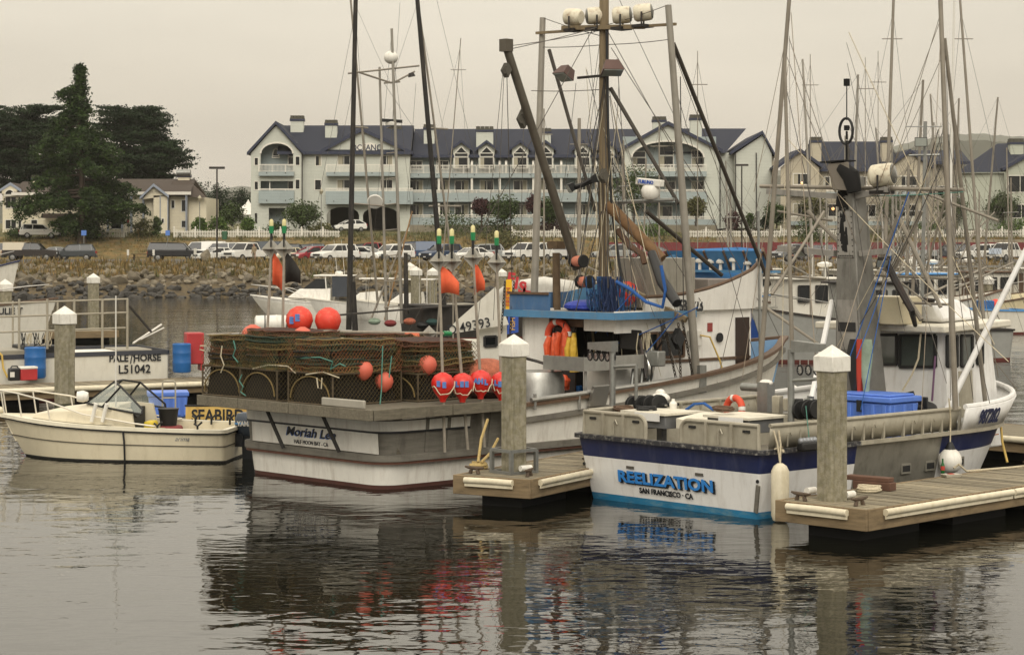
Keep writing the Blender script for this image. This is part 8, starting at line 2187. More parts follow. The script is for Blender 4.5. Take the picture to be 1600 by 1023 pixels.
def tote(px, py, d, w, l, h_, rz, label):
 p = W(px, py, d); t = thing('fish_tote', label, 'tote', p, rz)
 MB().hexa([(-w / 2 + .04, -l / 2 + .04, 0), (w / 2 - .04, -l / 2 + .04, 0), (w / 2 - .04, l / 2 - .04, 0), (-w / 2 + .04, l / 2 - .04, 0)], [(-w / 2, -l / 2, h_ - .1), (w / 2, -l / 2, h_ - .1), (w / 2, l / 2, h_ - .1), (-w / 2, l / 2, h_ - .1)]).build('body', BLUE, t, bevel=.02)
 for i in range(7):
  x = -w / 2 + w * (i + .5) / 7; MB().bb(x - .025, x + .025, -l / 2 - .008, -l / 2 + .03, .05, h_ - .12).build('rib', BLUE, t)
 MB().bb(-w / 2 - .03, w / 2 + .03, -l / 2 - .03, l / 2 + .03, h_ - .1, h_).build('lid', BLUE, t, bevel=.02)
tote(262, 650, 45.6, .85, .7, .56, .2, 'blue ribbed fish tote with lid behind the open cockpit of the skiff')
t = thing('hand_trolley', 'pale tubular hand trolley frame standing in front of the blue tote', 'trolley', W(264, 650, 44.8), .1)
MB().path([(-.14, 0, 0), (-.14, 0, .72), (-.1, 0, .77), (.1, 0, .77), (.14, 0, .72), (.14, 0, 0)], .02, 6).tube((-.14, 0, .4), (.14, 0, .4), .015).tube((-.14, 0, .15), (.14, 0, .15), .015).build('frame', RAILM, t)
# ------------------------------------------------------------------ the railed white workboat at the left dock
pt_ = G(238, 612, 0)
ph = thing('workboat', 'long white workboat with pipe rails moored at the dock with the blue barrels', 'fishing boat', pt_, radians(206), 'working boats in the harbour')
b = Boat(ph); PH = Hull(10.5, 3.4, (1.3, 1.1), tw=.98, wl=.97, rake=.8, trake=.0, corner=.06, n=14, mid=.5, full=2.2)
PWH = M('workboat_white', '#cdc9bc', .45, var=.06, stain='#8f866e', amt=.25)
PH.band(-.3, .1, 'boot_stripe', M('red_antifoul', '#5a2a24', .8), ph, k=2); PH.band(.1, lambda x: PH.z(x) - .12, 'hull', PWH, ph); PH.rail(lambda x: PH.z(x) - .06, .06, .12, 'dark_band', M('slate_band', '#34363d', .6), ph, off=.0)
PH.deck(.85, 'deck', M('cream_floor', '#a59c85', .7), ph)
SIDE = 1.69                                          # camera side
def pp(px, py, y=SIDE - .05): return b.L(px, py, y)
q0 = pp(243, 562, SIDE + .02)
for s_, px, py, sz, bo in (('PALE  HORSE', 211, 559.5, .27, .008), ('L51042', 210, 577, .33, .006)):
 c = pp(px, py, SIDE); text('lettering', s_, sz, (c.x, SIDE + .012, c.z), (-1, 0, 0), (0, 0, 1), INK, ph, bold=bo, sx=.95)
c = pp(206.5, 560, SIDE); MB().path([(c.x + .05, SIDE + .01, c.z - .14), (c.x + .03, SIDE + .01, c.z), (c.x, SIDE + .01, c.z + .12), (c.x - .06, SIDE + .01, c.z + .02), (c.x - .05, SIDE + .01, c.z - .13)], .016, 5).build('horse_emblem', INK, ph)
for py in (471, 492, 516):
 MB().tube(pp(200 if py < 516 else 196, py - 4), pp(-30, py + 4), .026, n=7).build('pipe_rail', M('rail_cream', '#9c9585', .5, .3), ph)
for px in (30, 74, 116, 160, 199): MB().tube(pp(px, 545), pp(px, 467), .035, n=7).build('rail_post', M('rail_cream', '#9c9585', .5, .3), ph)
for px in (20, 90): MB().tube(pp(px, 545, -1.5), pp(px, 470, -1.5), .03, n=6).build('rail_post', M('rail_cream', '#9c9585', .5, .3), ph)
MB().bar(pp(202, 478), pp(236, 518, .2), .05).build('boom', DARKMET, ph); MB().tube(pp(208, 536, .5), pp(252, 507, -.5), .03).tube(pp(220, 530, .5), pp(256, 512, -.5), .02).build('gaff_pole', OFFWHITE, ph)
for px, py, w, h_, mat, nm in ((60, 540, 1.0, .4, BLACK, 'engine_hatch'), (150, 545, 1.6, .2, WHITE, 'hatch'), (20, 545, 1.2, .3, M('grey_hatch', '#8a8578', .7), 'fish_box'), (205, 545, 1.0, .25, M('grey_hatch', '#8a8578', .7), 'hatch')):
 c = pp(px, py, .5); MB().bb(c.x - w / 2, c.x + w / 2, -.6, .9, .85, 1.05 + h_).build(nm, mat, ph, bevel=.03)
for k in range(4): hank(ph, pp(35 + k * 12, 520, 1.2), .4, 3, ROPEW if k % 2 else BLACK, seed=k, name='hanging_line')
MB().path([pp(-5, 548, SIDE + .1), pp(3, 555, SIDE + .15), pp(5, 575, SIDE + .15), pp(12, 590, SIDE + .2)], .03, 6).build('yellow_hose', ROPEY, ph)
def barrel(px, py, d, label, h_=.9, r=.29):
 p = W(px, py, d); t = thing('plastic_barrel', label, 'barrel', p, 0, 'blue plastic barrels')
 MB().lathe([(r * .9, 0), (r, .04), (r, h_ * .3), (r * 1.03, h_ * .33), (r, h_ * .36), (r, h_ * .64), (r * 1.03, h_ * .67), (r, h_ * .7), (r, h_ - .06), (r * 1.02, h_ - .03), (r * .95, h_), (r * .9, h_ - .03)], 20).build('body', BLUEB, t)
 MB().lathe([(.04, h_ - .04), (.04, h_ + .01), (.01, h_ + .01)], 8, (r * .5, 0, 0)).build('bung', BLUEB, t)
barrel(284, 581.5, 58.2, 'blue plastic barrel at the dock end beside the red cooler box', .82, .26)
barrel(55, 590.5, 56.2, 'blue plastic barrel behind the red cooler and black jug', .85, .29)
t = thing('red_fish_box', 'tall red plastic box with arched feet beside the blue barrel at the dock end', 'box', W(303, 578, 58.9), .3)
MB().bb(-.25, .25, -.3, .3, .18, 1.08).build('body', RED, t, bevel=.03)
for x in (-.2, .2): MB().bb(x - .05, x + .05, -.3, .3, 0, .18).build('leg', RED, t)
t = thing('picnic_cooler', 'red picnic cooler with white lid standing on the dock', 'cooler', W(43, 593.5, 55.4), radians(31))
MB().bb(-.23, .23, -.16, .16, 0, .3).build('body', RED, t, bevel=.02); MB().bb(-.24, .24, -.17, .17, .3, .37).build('lid', WHITE, t, bevel=.02); MB().path([(-.245, 0, .26), (-.3, 0, .3), (-.3, 0, .36), (-.245, 0, .34)], .012, 5).build('handle', WHITE, t)
t = thing('jerrycan', 'black jug with a pale label beside the red cooler', 'jug', W(22, 594.5, 55.2), radians(31))
MB().bb(-.16, .16, -.1, .1, 0, .34).build('body', BLACKPL, t, bevel=.04); MB().path([(-.1, 0, .33), (-.06, 0, .39), (.08, 0, .39), (.12, 0, .33)], .02, 6).build('handle', BLACKPL, t); MB().bb(-.14, -.02, -.108, -.101, .1, .24).build('label', OFFWHITE, t)
# hanks and lines on the docks
def coilthing(p, r, mat, label, turns=5):
 t = thing('rope_coil', label, 'rope', p, 0, 'mooring lines'); coil(t, (0, 0, .02), r, mat, turns, wire=.02, seed=int(p[0] * 10)); return t
t = thing('mooring_line', 'tan mooring line knotted on the dock end left of the concrete pile', 'rope', G(748, 733, .5))
o_ = G(748, 733, .5)
MB().path([W(762, 655, 35.2) - o_, W(752, 685, 34.8) - o_, W(747, 722, 34.4) - o_], .025, 6).path([W(778, 685, 35) - o_, W(766, 708, 34.6) - o_, W(752, 722, 34.3) - o_, Vector((0, 0, .06))], .025, 6).build('line', ROPEY if False else M('tan_line', '#a58f5d', .9, var=.2, scale=30), t)
coil(t, (0, .05, .03), .12, M('tan_line', '#a58f5d', .9), 4, wire=.03, name='knot')
coilthing(G(1358, 768, .5), .16, ROPEW, 'pale rope heap on the planks right of the mossy pile', 4)
t = thing('mooring_line', 'pale line running from the far cleat along the planked dock', 'rope', G(1490, 735, .5)); o_ = G(1490, 735, .5)
MB().path([Vector((0, 0, .04)), Vector((.1, .05, .1)), G(1510, 736, .52) - o_, G(1545, 733, .52) - o_, G(1605, 728, .52) - o_], .02, 6).build('line', ROPEW, t)
t = thing('timber_block', 'reddish timber offcut on the planks right of the mossy pile', 'timber', G(1346, 763, .5), HD + .1)
MB().bb(-.1, .1, -.55, .1, .005, .13).build('block', M('red_timber', '#5b3f30', .85, var=.25), t, bevel=.01); MB().bb(-.08, .12, -.5, .25, .13, .2).build('board', M('red_timber', '#5b3f30', .85), t, bevel=.01)
t = thing('beer_bottle', 'green glass bottle standing on the planked dock', 'bottle', G(1473, 739, .5))
MB().lathe([(.03, 0), (.034, .02), (.034, .13), (.014, .18), (.013, .23), (.016, .24)], 12).build('glass', M('green_glass', '#1d5a2c', .1, var=.05, bump=0), t); MB().lathe([(.0345, .05), (.035, .06), (.035, .11), (.0345, .12)], 12).build('label', M('label_red', '#b03a2c', .6), t)
t = thing('plastic_tray', 'shallow clear plastic food tray lying beside the green bottle', 'tray', G(1486, 745, .5), .4)
MB().hexa([(-.13, -.07, .004), (.13, -.07, .004), (.13, .07, .004), (-.13, .07, .004)], [(-.16, -.09, .05), (.16, -.09, .05), (.16, .09, .05), (-.16, .09, .05)]).build('tray', M('milky_plastic', '#b9b3a4', .3), t); MB().bb(-.05, .04, -.04, .04, .051, .058).build('label', M('label_red', '#b03a2c', .6), t)
for px, py, lab in ((1286, 776, 'white roller'), (1325, 778, 'white roller'), (1265, 772, 'white roller')):
 p = G(px, py, .5) + Vector((0, -.12, .07)); o = link('pile_roller', None, d1); o.location = d1.matrix_basis.inverted() @ p
 MB().tube((-.1, 0, 0), (.1, 0, 0), .055, n=10).build('roller', WHITE, o)
hp = A(803, 33.9, .5); mb = MB(); m_ = Matrix.Rotation(radians(38), 3, 'Z')
gd = thing('pile_guide', 'galvanised steel pile guide hoop round the pile in front of the red buoys', 'pile guide', hp, radians(38))
for zz in (.02, .38):
 mb = MB()
 for a, c in (((-.26, -.26), (.26, -.26)), ((.26, -.26), (.26, .26)), ((.26, .26), (-.26, .26)), ((-.26, .26), (-.26, -.26))): mb.bar((*a, zz), (*c, zz), .05, .05)
 mb.build('hoop', GREYMET, gd)
for x, y in ((-.26, -.26), (.26, -.26), (.26, .26), (-.26, .26)): MB().bb(x - .03, x + .03, y - .03, y + .03, 0, .38).build('upright', GREYMET, gd)
MB().tube((-.1, -.3, .1), (.12, -.3, .1), .05, n=10).build('roller', WHITE, gd)
# ------------------------------------------------------------------ boats farther back
BW = M('far_boat_white', '#d0ccc0', .4, var=.06, stain='#8a8069', amt=.25)
DKH = M('black_brown_hull', '#231f1b', .7, var=.2, stain='#5a4a38', amt=.3)
GRH = M('grey_hull', '#8f8f8a', .6, var=.1)
# dark trawler with black timber outriggers and a ladder mast
bt, hl_, zd = troller(640, 530, 24, 10, 3.6, 'dark timber trawler with black outrigger poles and a ladder mast behind the pots', DKH, DKH, DKH, mast=0, zs=(1.5, 2.0), hx=.05, hl=.08, hz_=.5, radar=False, rigging=False, seed=1)
DW = M('blackened_pole', '#1d1a17', .75, var=.25, scale=5, stretch=(4, 4, .5), stain='#6b5f4e', amt=.35)
P_ = lambda px, py, y: bt.L(px, py, y)
for a, c, y, r_, nm, mt3 in (((545, 515), (556, -12), -1.2, .13, 'outrigger_pole', DW), ((701, 560), (651, -12), -1.4, .13, 'outrigger_pole', DW), ((590, 470), (547, -10), 1.2, .06, 'stay_pole', PALEP), ((712, 450), (653, 0), -1.2, .06, 'stay_pole', PALEP), ((604, 505), (593, 105), .3, .07, 'mast_leg', M('pale_pole', '#8f8a80', .55, .3)), ((628, 505), (612, 45), -.1, .08, 'mast_leg', M('pale_pole', '#8f8a80', .55, .3)), ((555, 520), (552, 440), .8, .14, 'timber_post', DW), ((635, 490), (634, 395), -.4, .12, 'timber_post', DW), ((577, 505), (640, 350), .6, .05, 'pole', PALEP), ((601, 500), (644, 330), .4, .04, 'pole', M('bamboo_tan', '#8a6a44', .7))):
 MB().tube(P_(*a, y), P_(*c, y), r_, r_ * .75, 9).build(nm, mt3, bt.t)
for k in range(8): MB().tube(P_(600 + k * .6, 480 - k * 40, .1), P_(626 - k * 1.2, 478 - k * 40, .1), .03, n=6).build('ladder_rung', PALEP, bt.t)
for a, c in (((544, 115), (655, 103)), ((557, 112), (612, 130)), ((614, 130), (648, 112)), ((548, 198), (575, 200)), ((668, 200), (700, 202)), ((600, 130), (625, 128)), ((552, 318), (600, 322)), ((670, 322), (720, 322))): MB().tube(P_(*a, 0), P_(*c, 0), .045, n=6).build('crosstree', PALEP, bt.t)
o = MB().ball(P_(611, 90, .1), (.33, .33, .3), 16, 9).build('radar_dome', WHITE, bt.t)
MB().lathe([(.25, 0), (.27, .12), (.1, .2)], 12, P_(611, 196, .1)).build('radar', WHITE, bt.t); MB().bar(P_(597, 188, 0), P_(628, 190, 0), .12, .14).build('radar_scanner', BLACK, bt.t)
floodlight(bt.t, P_(643, 118, -.4), (.2, 0, -.9), .2); MB().lathe([(.34, -.12), (.36, -.05), (.12, .14), (.05, .2)], 14, P_(586, 314, .2), (.4, 1, .6)).build('lamp_shade', OFFWHITE, bt.t)
wires(bt, [(P_(556, 10, -1.2), P_(610, 130, 0)), (P_(652, 5, -1.2), P_(614, 120, 0)), (P_(556, 30, -1.2), P_(590, 490, .5)), (P_(555, 20, -1.2), P_(480, 400, 2)), (P_(652, 10, -1.2), P_(735, 400, -1.4)), (P_(680, -10, -1.4), P_(745, 260, -1.4)), (P_(612, 50, 0), P_(575, 480, 1)), (P_(612, 60, 0), P_(660, 480, -1)), (P_(625, 5, 0), P_(606, 300, 0)), (P_(600, 130, 0), P_(660, 220, -.5)), (P_(654, 60, -1.2), P_(690, 470, -1.2)), (P_(555, 120, -1.2), P_(523, 270, .5)), (P_(650, 130, -1.2), P_(635, 330, 0))])
MB().bar(P_(530, 492, -1.8), P_(700, 478, -1.8), .3, .07).build('work_shelf', DKH, bt.t)
for px, py, mat, nm in ((585, 502, M('teal_net', '#8a9a88', .9), 'net_heap'), (610, 505, M('dull_red', '#7a2f30', .8), 'red_float'), (640, 502, M('salmon_net', '#a8624a', .9), 'orange_net'), (675, 503, M('dark_teal', '#27423f', .9), 'net_heap'), (660, 508, BLACK, 'tub')): MB().ball(P_(px, py, -1.5), (.3, .25, .16), 10, 6).build(nm, mat, bt.t)
# white pilothouse boat with the numbered wedge bow board, sales boat with lettering and banners
t = thing('pilothouse_boat', 'white boat bow with numbered side board just behind the marker buoys', 'boat', A(1075, 55, 0), radians(186), 'working boats in the harbour'); b = Boat(t)
h2 = Hull(7, 2.6, (1.3, 1.6), n=14); h2.band(-.3, 1.2, 'hull', BW, t); h2.band(1.2, lambda x: h2.z(x), 'bulwark', BW, t, k=2); h2.deck(1.1, 'deck', GRH, t)
P_ = lambda px, py: W(px, py, 49) - Vector((0, 0, 0))
L_ = lambda px, py, d=49: b.loc(W(px, py, d))
MB().hexa([L_(694, 523), L_(795, 507), L_(795, 507, 49.1), L_(694, 523, 49.1)], [L_(712, 502), L_(774, 448), L_(774, 448, 49.1), L_(712, 502, 49.1)]).build('side_board', BW, t)
text('lettering', 'D.49393', .32, L_(733, 510, 48.96), L_(760, 505, 48.96) - L_(720, 513, 48.96), (0, 0, 1), INK, t, bold=.002, sx=.95)
MB().hexa([L_(745, 560, 49.3), L_(792, 560, 49.3), L_(792, 560, 51), L_(745, 560, 51)], [L_(748, 512, 49.3), L_(792, 508, 49.3), L_(792, 508, 51), L_(748, 512, 51)]).build('pilothouse', BW, t)
winframe(t, [L_(757, 541, 49.28), L_(776, 540, 49.28), L_(776, 525, 49.28), L_(757, 526, 49.28)])
t = thing('fish_sales_boat', 'white boat with red FISH lettering and hung banners selling catch', 'boat', A(820, 66, 0), radians(196), 'working boats in the harbour'); b = Boat(t)
h2 = Hull(9, 3, (1.2, 1.6), n=14); h2.band(-.3, .9, 'hull', BW, t); h2.band(.9, lambda x: h2.z(x), 'bulwark', BW, t, k=2); h2.deck(1.1, 'deck', GRH, t)
L_ = lambda px, py, d=64: b.loc(W(px, py, d))
rows = [[L_(755, 455 + 40 * k / 4 + 18, 64 + k * .1), L_(795, 440 + 10 * k, 64 + k * .1), L_(850, 432 + 13 * k, 64 + k * .1), L_(905, 440 + 15 * k, 64.2 + k * .1)] for k in range(5)]
o = MB().grid(rows).build('white_awning', WHITE, t, ang=1.5); o.modifiers.new('thickness', 'SOLIDIFY').thickness = .02
REDL = M('red_lettering', '#b3262c', .5, bump=0)
for i, c_ in enumerate('FISH'): text('lettering', c_, .5, L_(798 + i * 9, 436 + i * 7, 63.9), L_(830, 455, 63.9) - L_(800, 450, 63.9), (0, 0, 1), REDL, t, bold=.02)
MB().hexa([L_(826, 550, 63.9), L_(852, 550, 63.9), L_(852, 550, 64), L_(826, 550, 64)], [L_(826, 508, 63.9), L_(852, 508, 63.9), L_(852, 508, 64), L_(826, 508, 64)]).build('sign_board', WHITE, t)
text('lettering', 'FISH', .46, L_(841, 531, 63.88), L_(850, 531, 63.88) - L_(830, 531, 63.88), (0, 0, 1), REDL, t, bold=.015)
for px0, px1, y0, y1, mat, s_, nm in ((790, 800, 437, 490, M('banner_yellow', '#d8a81c', .7), 'FRESH', 'yellow_banner'), (794, 810, 490, 522, M('banner_blue', '#274a9a', .7), 'FISH', 'blue_banner')):
 o = MB().hexa([L_(px0 - 2, y1, 60), L_(px1, y1 - 3, 60), L_(px1, y1 - 3, 60.03), L_(px0 - 2, y1, 60.03)], [L_(px0, y0, 60), L_(px1, y0 - 1, 60), L_(px1, y0 - 1, 60.03), L_(px0, y0, 60.03)]).build(nm, mat, t)
 text('lettering', s_, .2, L_((px0 + px1) / 2 - .5, (y0 + y1) / 2, 59.97), L_(px0, y0, 60) - L_(px0, y1, 60), L_(px0, y0, 60) - L_(px1, y0, 60), REDL if 'yellow' in nm else M('banner_yellow', '#d8a81c', .7), o)
MB().tube(L_(788, 545, 60), L_(789, 435, 60), .03).build('banner_pole', GREYMET, t)
# white cuddy cruiser with twin outboards and its neighbours
t = thing('sport_cruiser', 'white cuddy cruiser with clear curtained hardtop and bow rail', 'motor boat', G(572, 496, 0), radians(176), 'working boats in the harbour'); b = Boat(t)
h2 = Hull(6.9, 2.5, (.85, 1.35), rake=1.6, n=16, fine=.5, flare=.7); h2.band(-.2, lambda x: h2.z(x) - .25, 'hull', BW, t); h2.band(lambda x: h2.z(x) - .25, lambda x: h2.z(x), 'topside', WHITE, t, k=1); h2.rail(lambda x: h2.z(x) - .02, .06, .06, 'rub_rail', WHITE, t); h2.deck(lambda x: h2.z(x) + .01, 'deck', BW, t)
MB().hexa([(2.0, -.9, 1.0), (4.6, -.7, 1.2), (4.6, .7, 1.2), (2.0, .9, 1.0)], [(2.0, -.8, 1.75), (3.9, -.5, 1.7), (3.9, .5, 1.7), (2.0, .8, 1.75)]).build('cuddy', WHITE, t, bevel=.06)
MB().hexa([(2.2, -.78, 1.72), (3.7, -.5, 1.72), (3.7, .5, 1.72), (2.2, .78, 1.72)], [(2.4, -.75, 2.3), (2.9, -.55, 2.3), (2.9, .55, 2.3), (2.4, .75, 2.3)]).build('windshield', GLASS, t); MB().bb(.7, 3.0, -.95, .95, 2.45, 2.53).build('hardtop', WHITE, t, bevel=.03)
for x, y in ((.8, .85), (.8, -.85), (2.2, .85), (2.2, -.85)): MB().bar((x, y, 1.0), (x + .1, y * .98, 2.45), .06).build('top_post', WHITE, t)
MB().bb(.78, .8, -.85, .85, 1.2, 2.45).bb(.8, 1.9, .86, .875, 1.25, 2.45).build('curtain', M('smoked_curtain', '#3d4148', .2), t)
for sd in (-1, 1): MB().path([(6.9, 0, 1.95), (6.0, sd * .6, 1.85), (4.6, sd * 1.0, 1.7), (3.6, sd * 1.05, 1.3)], .022, 5).build('bow_rail', STEEL, t)
for x in (4.8, 5.6, 6.3): MB().tube((x, .9 - (x - 4.8) * .35, h2.z(x)), (x, .92 - (x - 4.8) * .33, 1.8), .018, n=5).build('rail_post', STEEL, t)
for x, y in ((1.2, .5), (1.8, -.5)): MB().tube((x, y, 2.5), (x + .2, y, 4.6), .015, .008, 5).build('antenna', OFFWHITE, t)
MB().lathe([(.08, 0), (.24, .02), (.24, .16), (.1, .22)], 12, (1.6, .1, 2.53)).build('radar', WHITE, t); outboard(b, .0, .35, s_=.9); outboard(b, .0, -.35, s_=.9)
spots_ = [(640, 497, 178, 6.2, 2.3, 'white motor boat with blue streak on its hull behind the black outrigger', WHITE, 'M'), (705, 500, 172, 6.0, 2.3, 'small white motor boat with T top half hidden by masts', WHITE, 'T')]
for px, py, hd_, L2, B2, lab, c_, k in spots_:
 t = thing('motor_boat', lab, 'motor boat', G(px, py, 0), radians(hd_), 'working boats in the harbour'); b = Boat(t); h2 = Hull(L2, B2, (.8, 1.2), rake=1.3, n=14, fine=.45, flare=.7)
 h2.band(-.2, lambda x: h2.z(x), 'hull', c_, t); h2.rail(lambda x: h2.z(x), .07, .06, 'rub_rail', BW, t); h2.deck(lambda x: h2.z(x) - .2, 'deck', BW, t)
 MB().hexa([(1.6, -.7, .8), (3.6, -.5, 1.0), (3.6, .5, 1.0), (1.6, .7, .8)], [(1.7, -.6, 1.6), (2.9, -.4, 1.5), (2.9, .4, 1.5), (1.7, .6, 1.6)]).build('cabin', WHITE, t, bevel=.05)
 MB().bb(.9, 2.9, -.85, .85, 2.3, 2.36).build('top', WHITE, t)
 for x, y in ((1.1, .7), (1.1, -.7), (2.5, .6), (2.5, -.6)): MB().tube((x, y, .8), (x, y, 2.3), .025, n=5).build('top_post', STEEL, t)
 if k == 'M': MB().hexa([(1.0, B2 * .46, .45), (2.9, B2 * .48, .5), (2.9, B2 * .49 + .02, .5), (1.0, B2 * .47 + .02, .45)], [(.8, B2 * .475, .6), (2.6, B2 * .49, .72), (2.6, B2 * .5 + .02, .72), (.8, B2 * .485 + .02, .6)]).build('blue_streak', M('streak_blue', '#274a9a', .4), t)
 outboard(b, .0, .0, s_=.85)
t = thing('life_raft_canister', 'white life raft canister with red label among the pots', 'life raft', W(432, 505, 44.5), radians(5))
MB().lathe([(.12, -.47), (.17, -.44), (.18, -.02), (.19, 0), (.18, .02), (.17, .44), (.12, .47)], 16, (0, 0, 0), (1, .05, 0)).build('shell', WHITE, t)
for x in (-.25, .22): MB().lathe([(.186, -.012), (.19, 0), (.186, .012)], 16, (x, x * .05, 0), (1, .05, 0)).build('strap', BLACK, t)
MB().bb(.24, .38, -.2, -.185, -.02, .07).build('label', M('label_red', '#b03a2c', .6), t); MB().bb(-.35, .35, -.12, .12, -.5, -.17).build('cradle', GREYMET, t)
# boats cut by the left edge
b3, h3, z3 = troller(78, 545, 208, 9, 3, 'white boat bow with brown rail and black name letters at the left edge', BW, WOODB, BW, mast=0, zs=(1.6, 2.2), hx=.3, hl=.2, rigging=False, radar=False, seed=3)
b3.t.location = A(-290, 78, 0); b3.t.rotation_euler = (0, 0, radians(8)); b3 = Boat(b3.t)
i = len(h3.P) - 4; pA, pB, pc = (Vector(h3.pt(k, 1.75, -1)) for k in (i - 1, i + 1, i)); nn = (pB - pA).cross(Vector((0, 0, 1))).normalized()
text('lettering', 'JULIE T', .34, pc + nn * .05, pB - pA, (0, 0, 1), INK, b3.t, bold=.008)
b4, h4, z4 = troller(10, 520, 8, 8, 2.8, 'white and navy boat bow beyond the brown railed one at the left edge', BW, NAVY, BW, mast=0, zs=(2.2, 3.4), hx=.3, hl=.2, rigging=False, radar=False, stripe=BW, seed=5)
b4.t.location = A(-205, 112, 0)
# forest of trollers behind the blue and white boat
YEL2 = M('cream_hull', '#cbbf9c', .5, var=.08)
DBL = M('deep_blue_hull', '#1d3f7d', .5, var=.1)
specs = [(1290, 520, 20, 10, 3.2, 'white troller with bare timber mast behind the mast tower', BW, WOODB, BW, ((1, 1.2, 9, 0), (-1, 1.0, 9, .3)), 8.5), (1385, 515, 25, 11, 3.4, 'cream troller with tall pale poles behind the white wheelhouse', YEL2, WOODB, BW, ((1, .8, 11, -.3), (-1, 1.4, 10.5, 0)), 9),
   (1455, 540, 200, 11, 3.4, 'blue hulled boat with white lettered bow behind the white wheelhouse', DBL, BW, BW, ((1, .6, 10, 0), (-1, .8, 11, .2)), 8), (1560, 560, 195, 10, 3.2, 'grey hulled boat with small dark windowed cabin at the right edge', GRH, DARKMET, GRH, ((1, 1.0, 9, 0),), 6.5),
   (1330, 492, 15, 9, 3, 'white gillnetter with red trimmed cabin far behind the mast tower', BW, M('red_trim', '#a32a2c', .5), BW, ((1, .6, 7, 0),), 7), (1500, 495, 12, 9, 3, 'small white troller moored in front of the seawall', BW, BW, BW, ((1, .5, 9, 0), (-1, .7, 9.5, 0)), 7.5),
   (1210, 505, 22, 9, 3, 'white fishing boat hidden behind the sweeping white coaming', BW, WOODB, BW, ((1, .4, 6, 0),), 6), (880, 500, 18, 10, 3.2, 'white boat with tall aluminium mast behind the timber mast', BW, GRH, BW, ((1, .4, 9, 0), (-1, .6, 8, 0)), 9.5),
   (1060, 500, 20, 9, 3, 'white troller seen behind the grey steering box', BW, BLUEPAINT, BW, ((1, .5, 8, 0),), 7), (1600, 520, 190, 10, 3.2, 'white fishing boat cut by the right edge beyond the grey one', BW, BLUEPAINT, BW, ((1, .9, 10, 0), (-1, .5, 9, 0)), 8)]
for i, (px, py, hd_, L2, B2, lab, c_, tr, hs_, pl_, mh) in enumerate(specs):
 bb_, hh_, zz = troller(px, py, hd_, L2, B2, lab, c_, tr, hs_, mast=mh, poles=pl_, polemat=PALEP if i % 2 else M('pale_pole', '#8f8a80', .55, .3), seed=i + 10, zs=(1.1, 2.0), stripe=tr if i == 4 else None)
 if i == 2:
  k = len(hh_.P) - 8; pA, pB, pc = (Vector(hh_.pt(j, 1.35, 1)) for j in (k + 1, k - 1, k)); nn = (pB - pA).cross(Vector((0, 0, 1))).normalized(); text('lettering', 'JOANNE B', .45, pc + nn * .05, pB - pA, (0, 0, 1), OFFWHITE, bb_.t, bold=.012)
 if i in (3, 9):
  MB().box((2.2, .3, 1.3), (.8, .7, .6)).build('blue_crate', BLUEB, bb_.t, bevel=.03); MB().ball((1.2, -.6, 1.4), .25).build('orange_float', ORANGE, bb_.t)
 if i in (0, 1, 4):
  MB().box((1.6, -.5, 1.25), (.9, .6, .4)).build('deck_box', M('teal_box', '#1f7a70', .6) if i != 1 else WHITE, bb_.t, bevel=.02)
  floodlight(bb_.t, (4, .3, 5.0), (-.5, -.6, -.4), .2)
  MB().tube((2, -1.4, 1.2), (6.5, .4, 6.0), .04).tube((2, 1.4, 1.2), (6.5, -.4, 6.0), .04).build('pole_brace', PALEP, bb_.t)
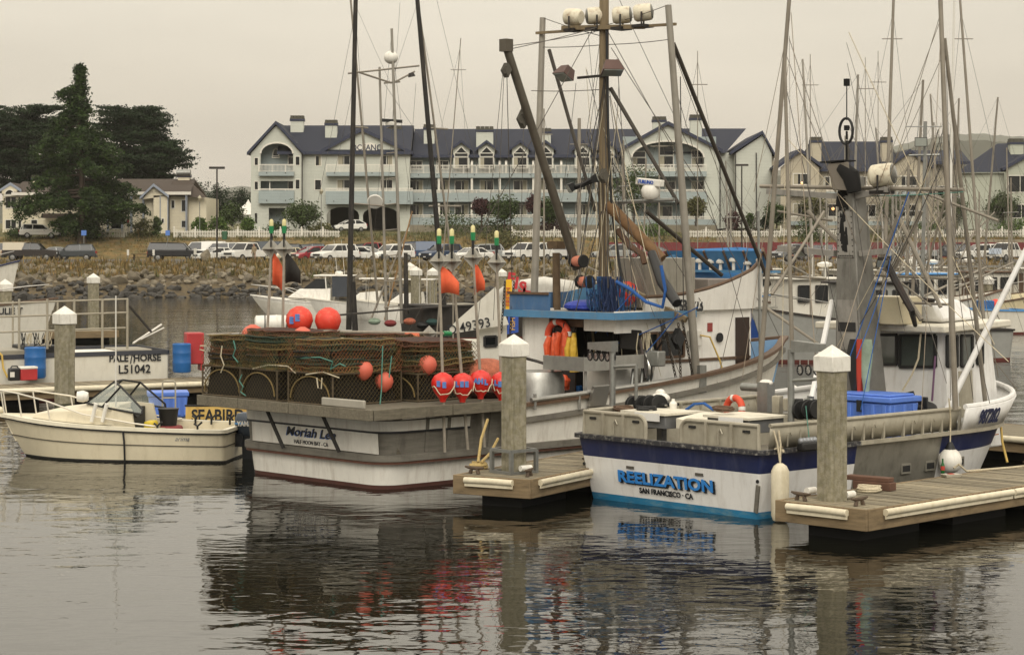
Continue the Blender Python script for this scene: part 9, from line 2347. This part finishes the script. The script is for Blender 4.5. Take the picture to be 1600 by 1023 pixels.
# tall square work light on a post, white dodger boats and long aerials among the masts
bq = Boat(thing('light_mast', 'slim aerial mast with square work light among the boats at the right', 'mast', A(1438, 58, 0), HB)); L_ = lambda px, py, d=58: bq.loc(W(px, py, d))
MB().tube((0, 0, 0), L_(1446, 190), .06, .05, 8).build('post', GREYMET, bq.t); floodlight(bq.t, L_(1439, 222, 57.8), bq.loc(W(1440, 222, 50)) - bq.loc(W(1438, 222, 57.8)), .22); MB().tube(L_(1416, 198), L_(1472, 198), .015).tube(L_(1420, 243), L_(1468, 242), .03).build('crosstree', GREYMET, bq.t); MB().tube(L_(1482, 470), L_(1491, 0), .05, .03, 7).build('white_aerial', OFFWHITE, bq.t)
for px, y0, d, lx, r_, lab in ((1352, 90, 70, 0, .02, 'thin bare aerial just above the tan building, nearer its middle'), (1372, 80, 75, 0, .02, 'thin bare aerial beside the right chimney of the tan building'), (1266, 85, 75, 0, .025, 'thin bare aerial over the left gable of the tan building'), (1090, 80, 62, 0, .02, 'thin aerial over the hotel wide arch gable'), (708, 380, 70, 0, .03, 'short staff among the radar reflectors'), (1030, 190, 70, 0, .04, 'slim mast in front of the wide hotel arch'),
  (905, 185, 66, 0, .09, 'stout pale mast with short spreader left of the timber mast'), (850, 170, 72, 0, .04, 'slim mast just behind the steel boom'), (720, 60, 80, -40, .03, 'slim leaning mast right of the ladder mast'), (1500, 0, 60, 45, .06, 'tall leaning pale mast over the sage green house'), (1396, 0, 60, -20, .07, 'tall pale mast leaning over the right chimney of the tan building'), (1530, 300, 62, 0, .04, 'low pale mast in front of the sage green house')):
 p = A(px + lx, d, 0); t = thing('aerial_mast', lab, 'mast', p); q = W(px, y0, d) - p
 MB().tube((0, 0, 0), q, r_, r_ * .6, 7).build('pole', PALEP, t); MB().tube(q * .9 - Vector((.3, 0, 0)), q * .9 + Vector((.3, 0, 0)), .015, n=5).build('spreader', PALEP, t)
 for s_ in (-1, 1): MB().path([q * .97, Vector((s_ * 1.6, .5, 1.2))], .005, 4).build('stay_wire', WIRE, t)
# ------------------------------------------------------------------ sea mist: far hills fade, near things stay clear
hm = bpy.data.materials.new('mist'); hm.use_nodes = True; hm.node_tree.nodes.clear()
ho = hm.node_tree.nodes.new('ShaderNodeOutputMaterial'); pv = hm.node_tree.nodes.new('ShaderNodeVolumePrincipled')
pv.inputs['Color'].default_value = (.9, .86, .8, 1); pv.inputs['Density'].default_value = .0001
hm.node_tree.links.new(pv.outputs[0], ho.inputs['Volume'])
stuff(MB().bb(-2300, 2300, -110, 3700, -4, 330).build('haze', hm, ang=0))
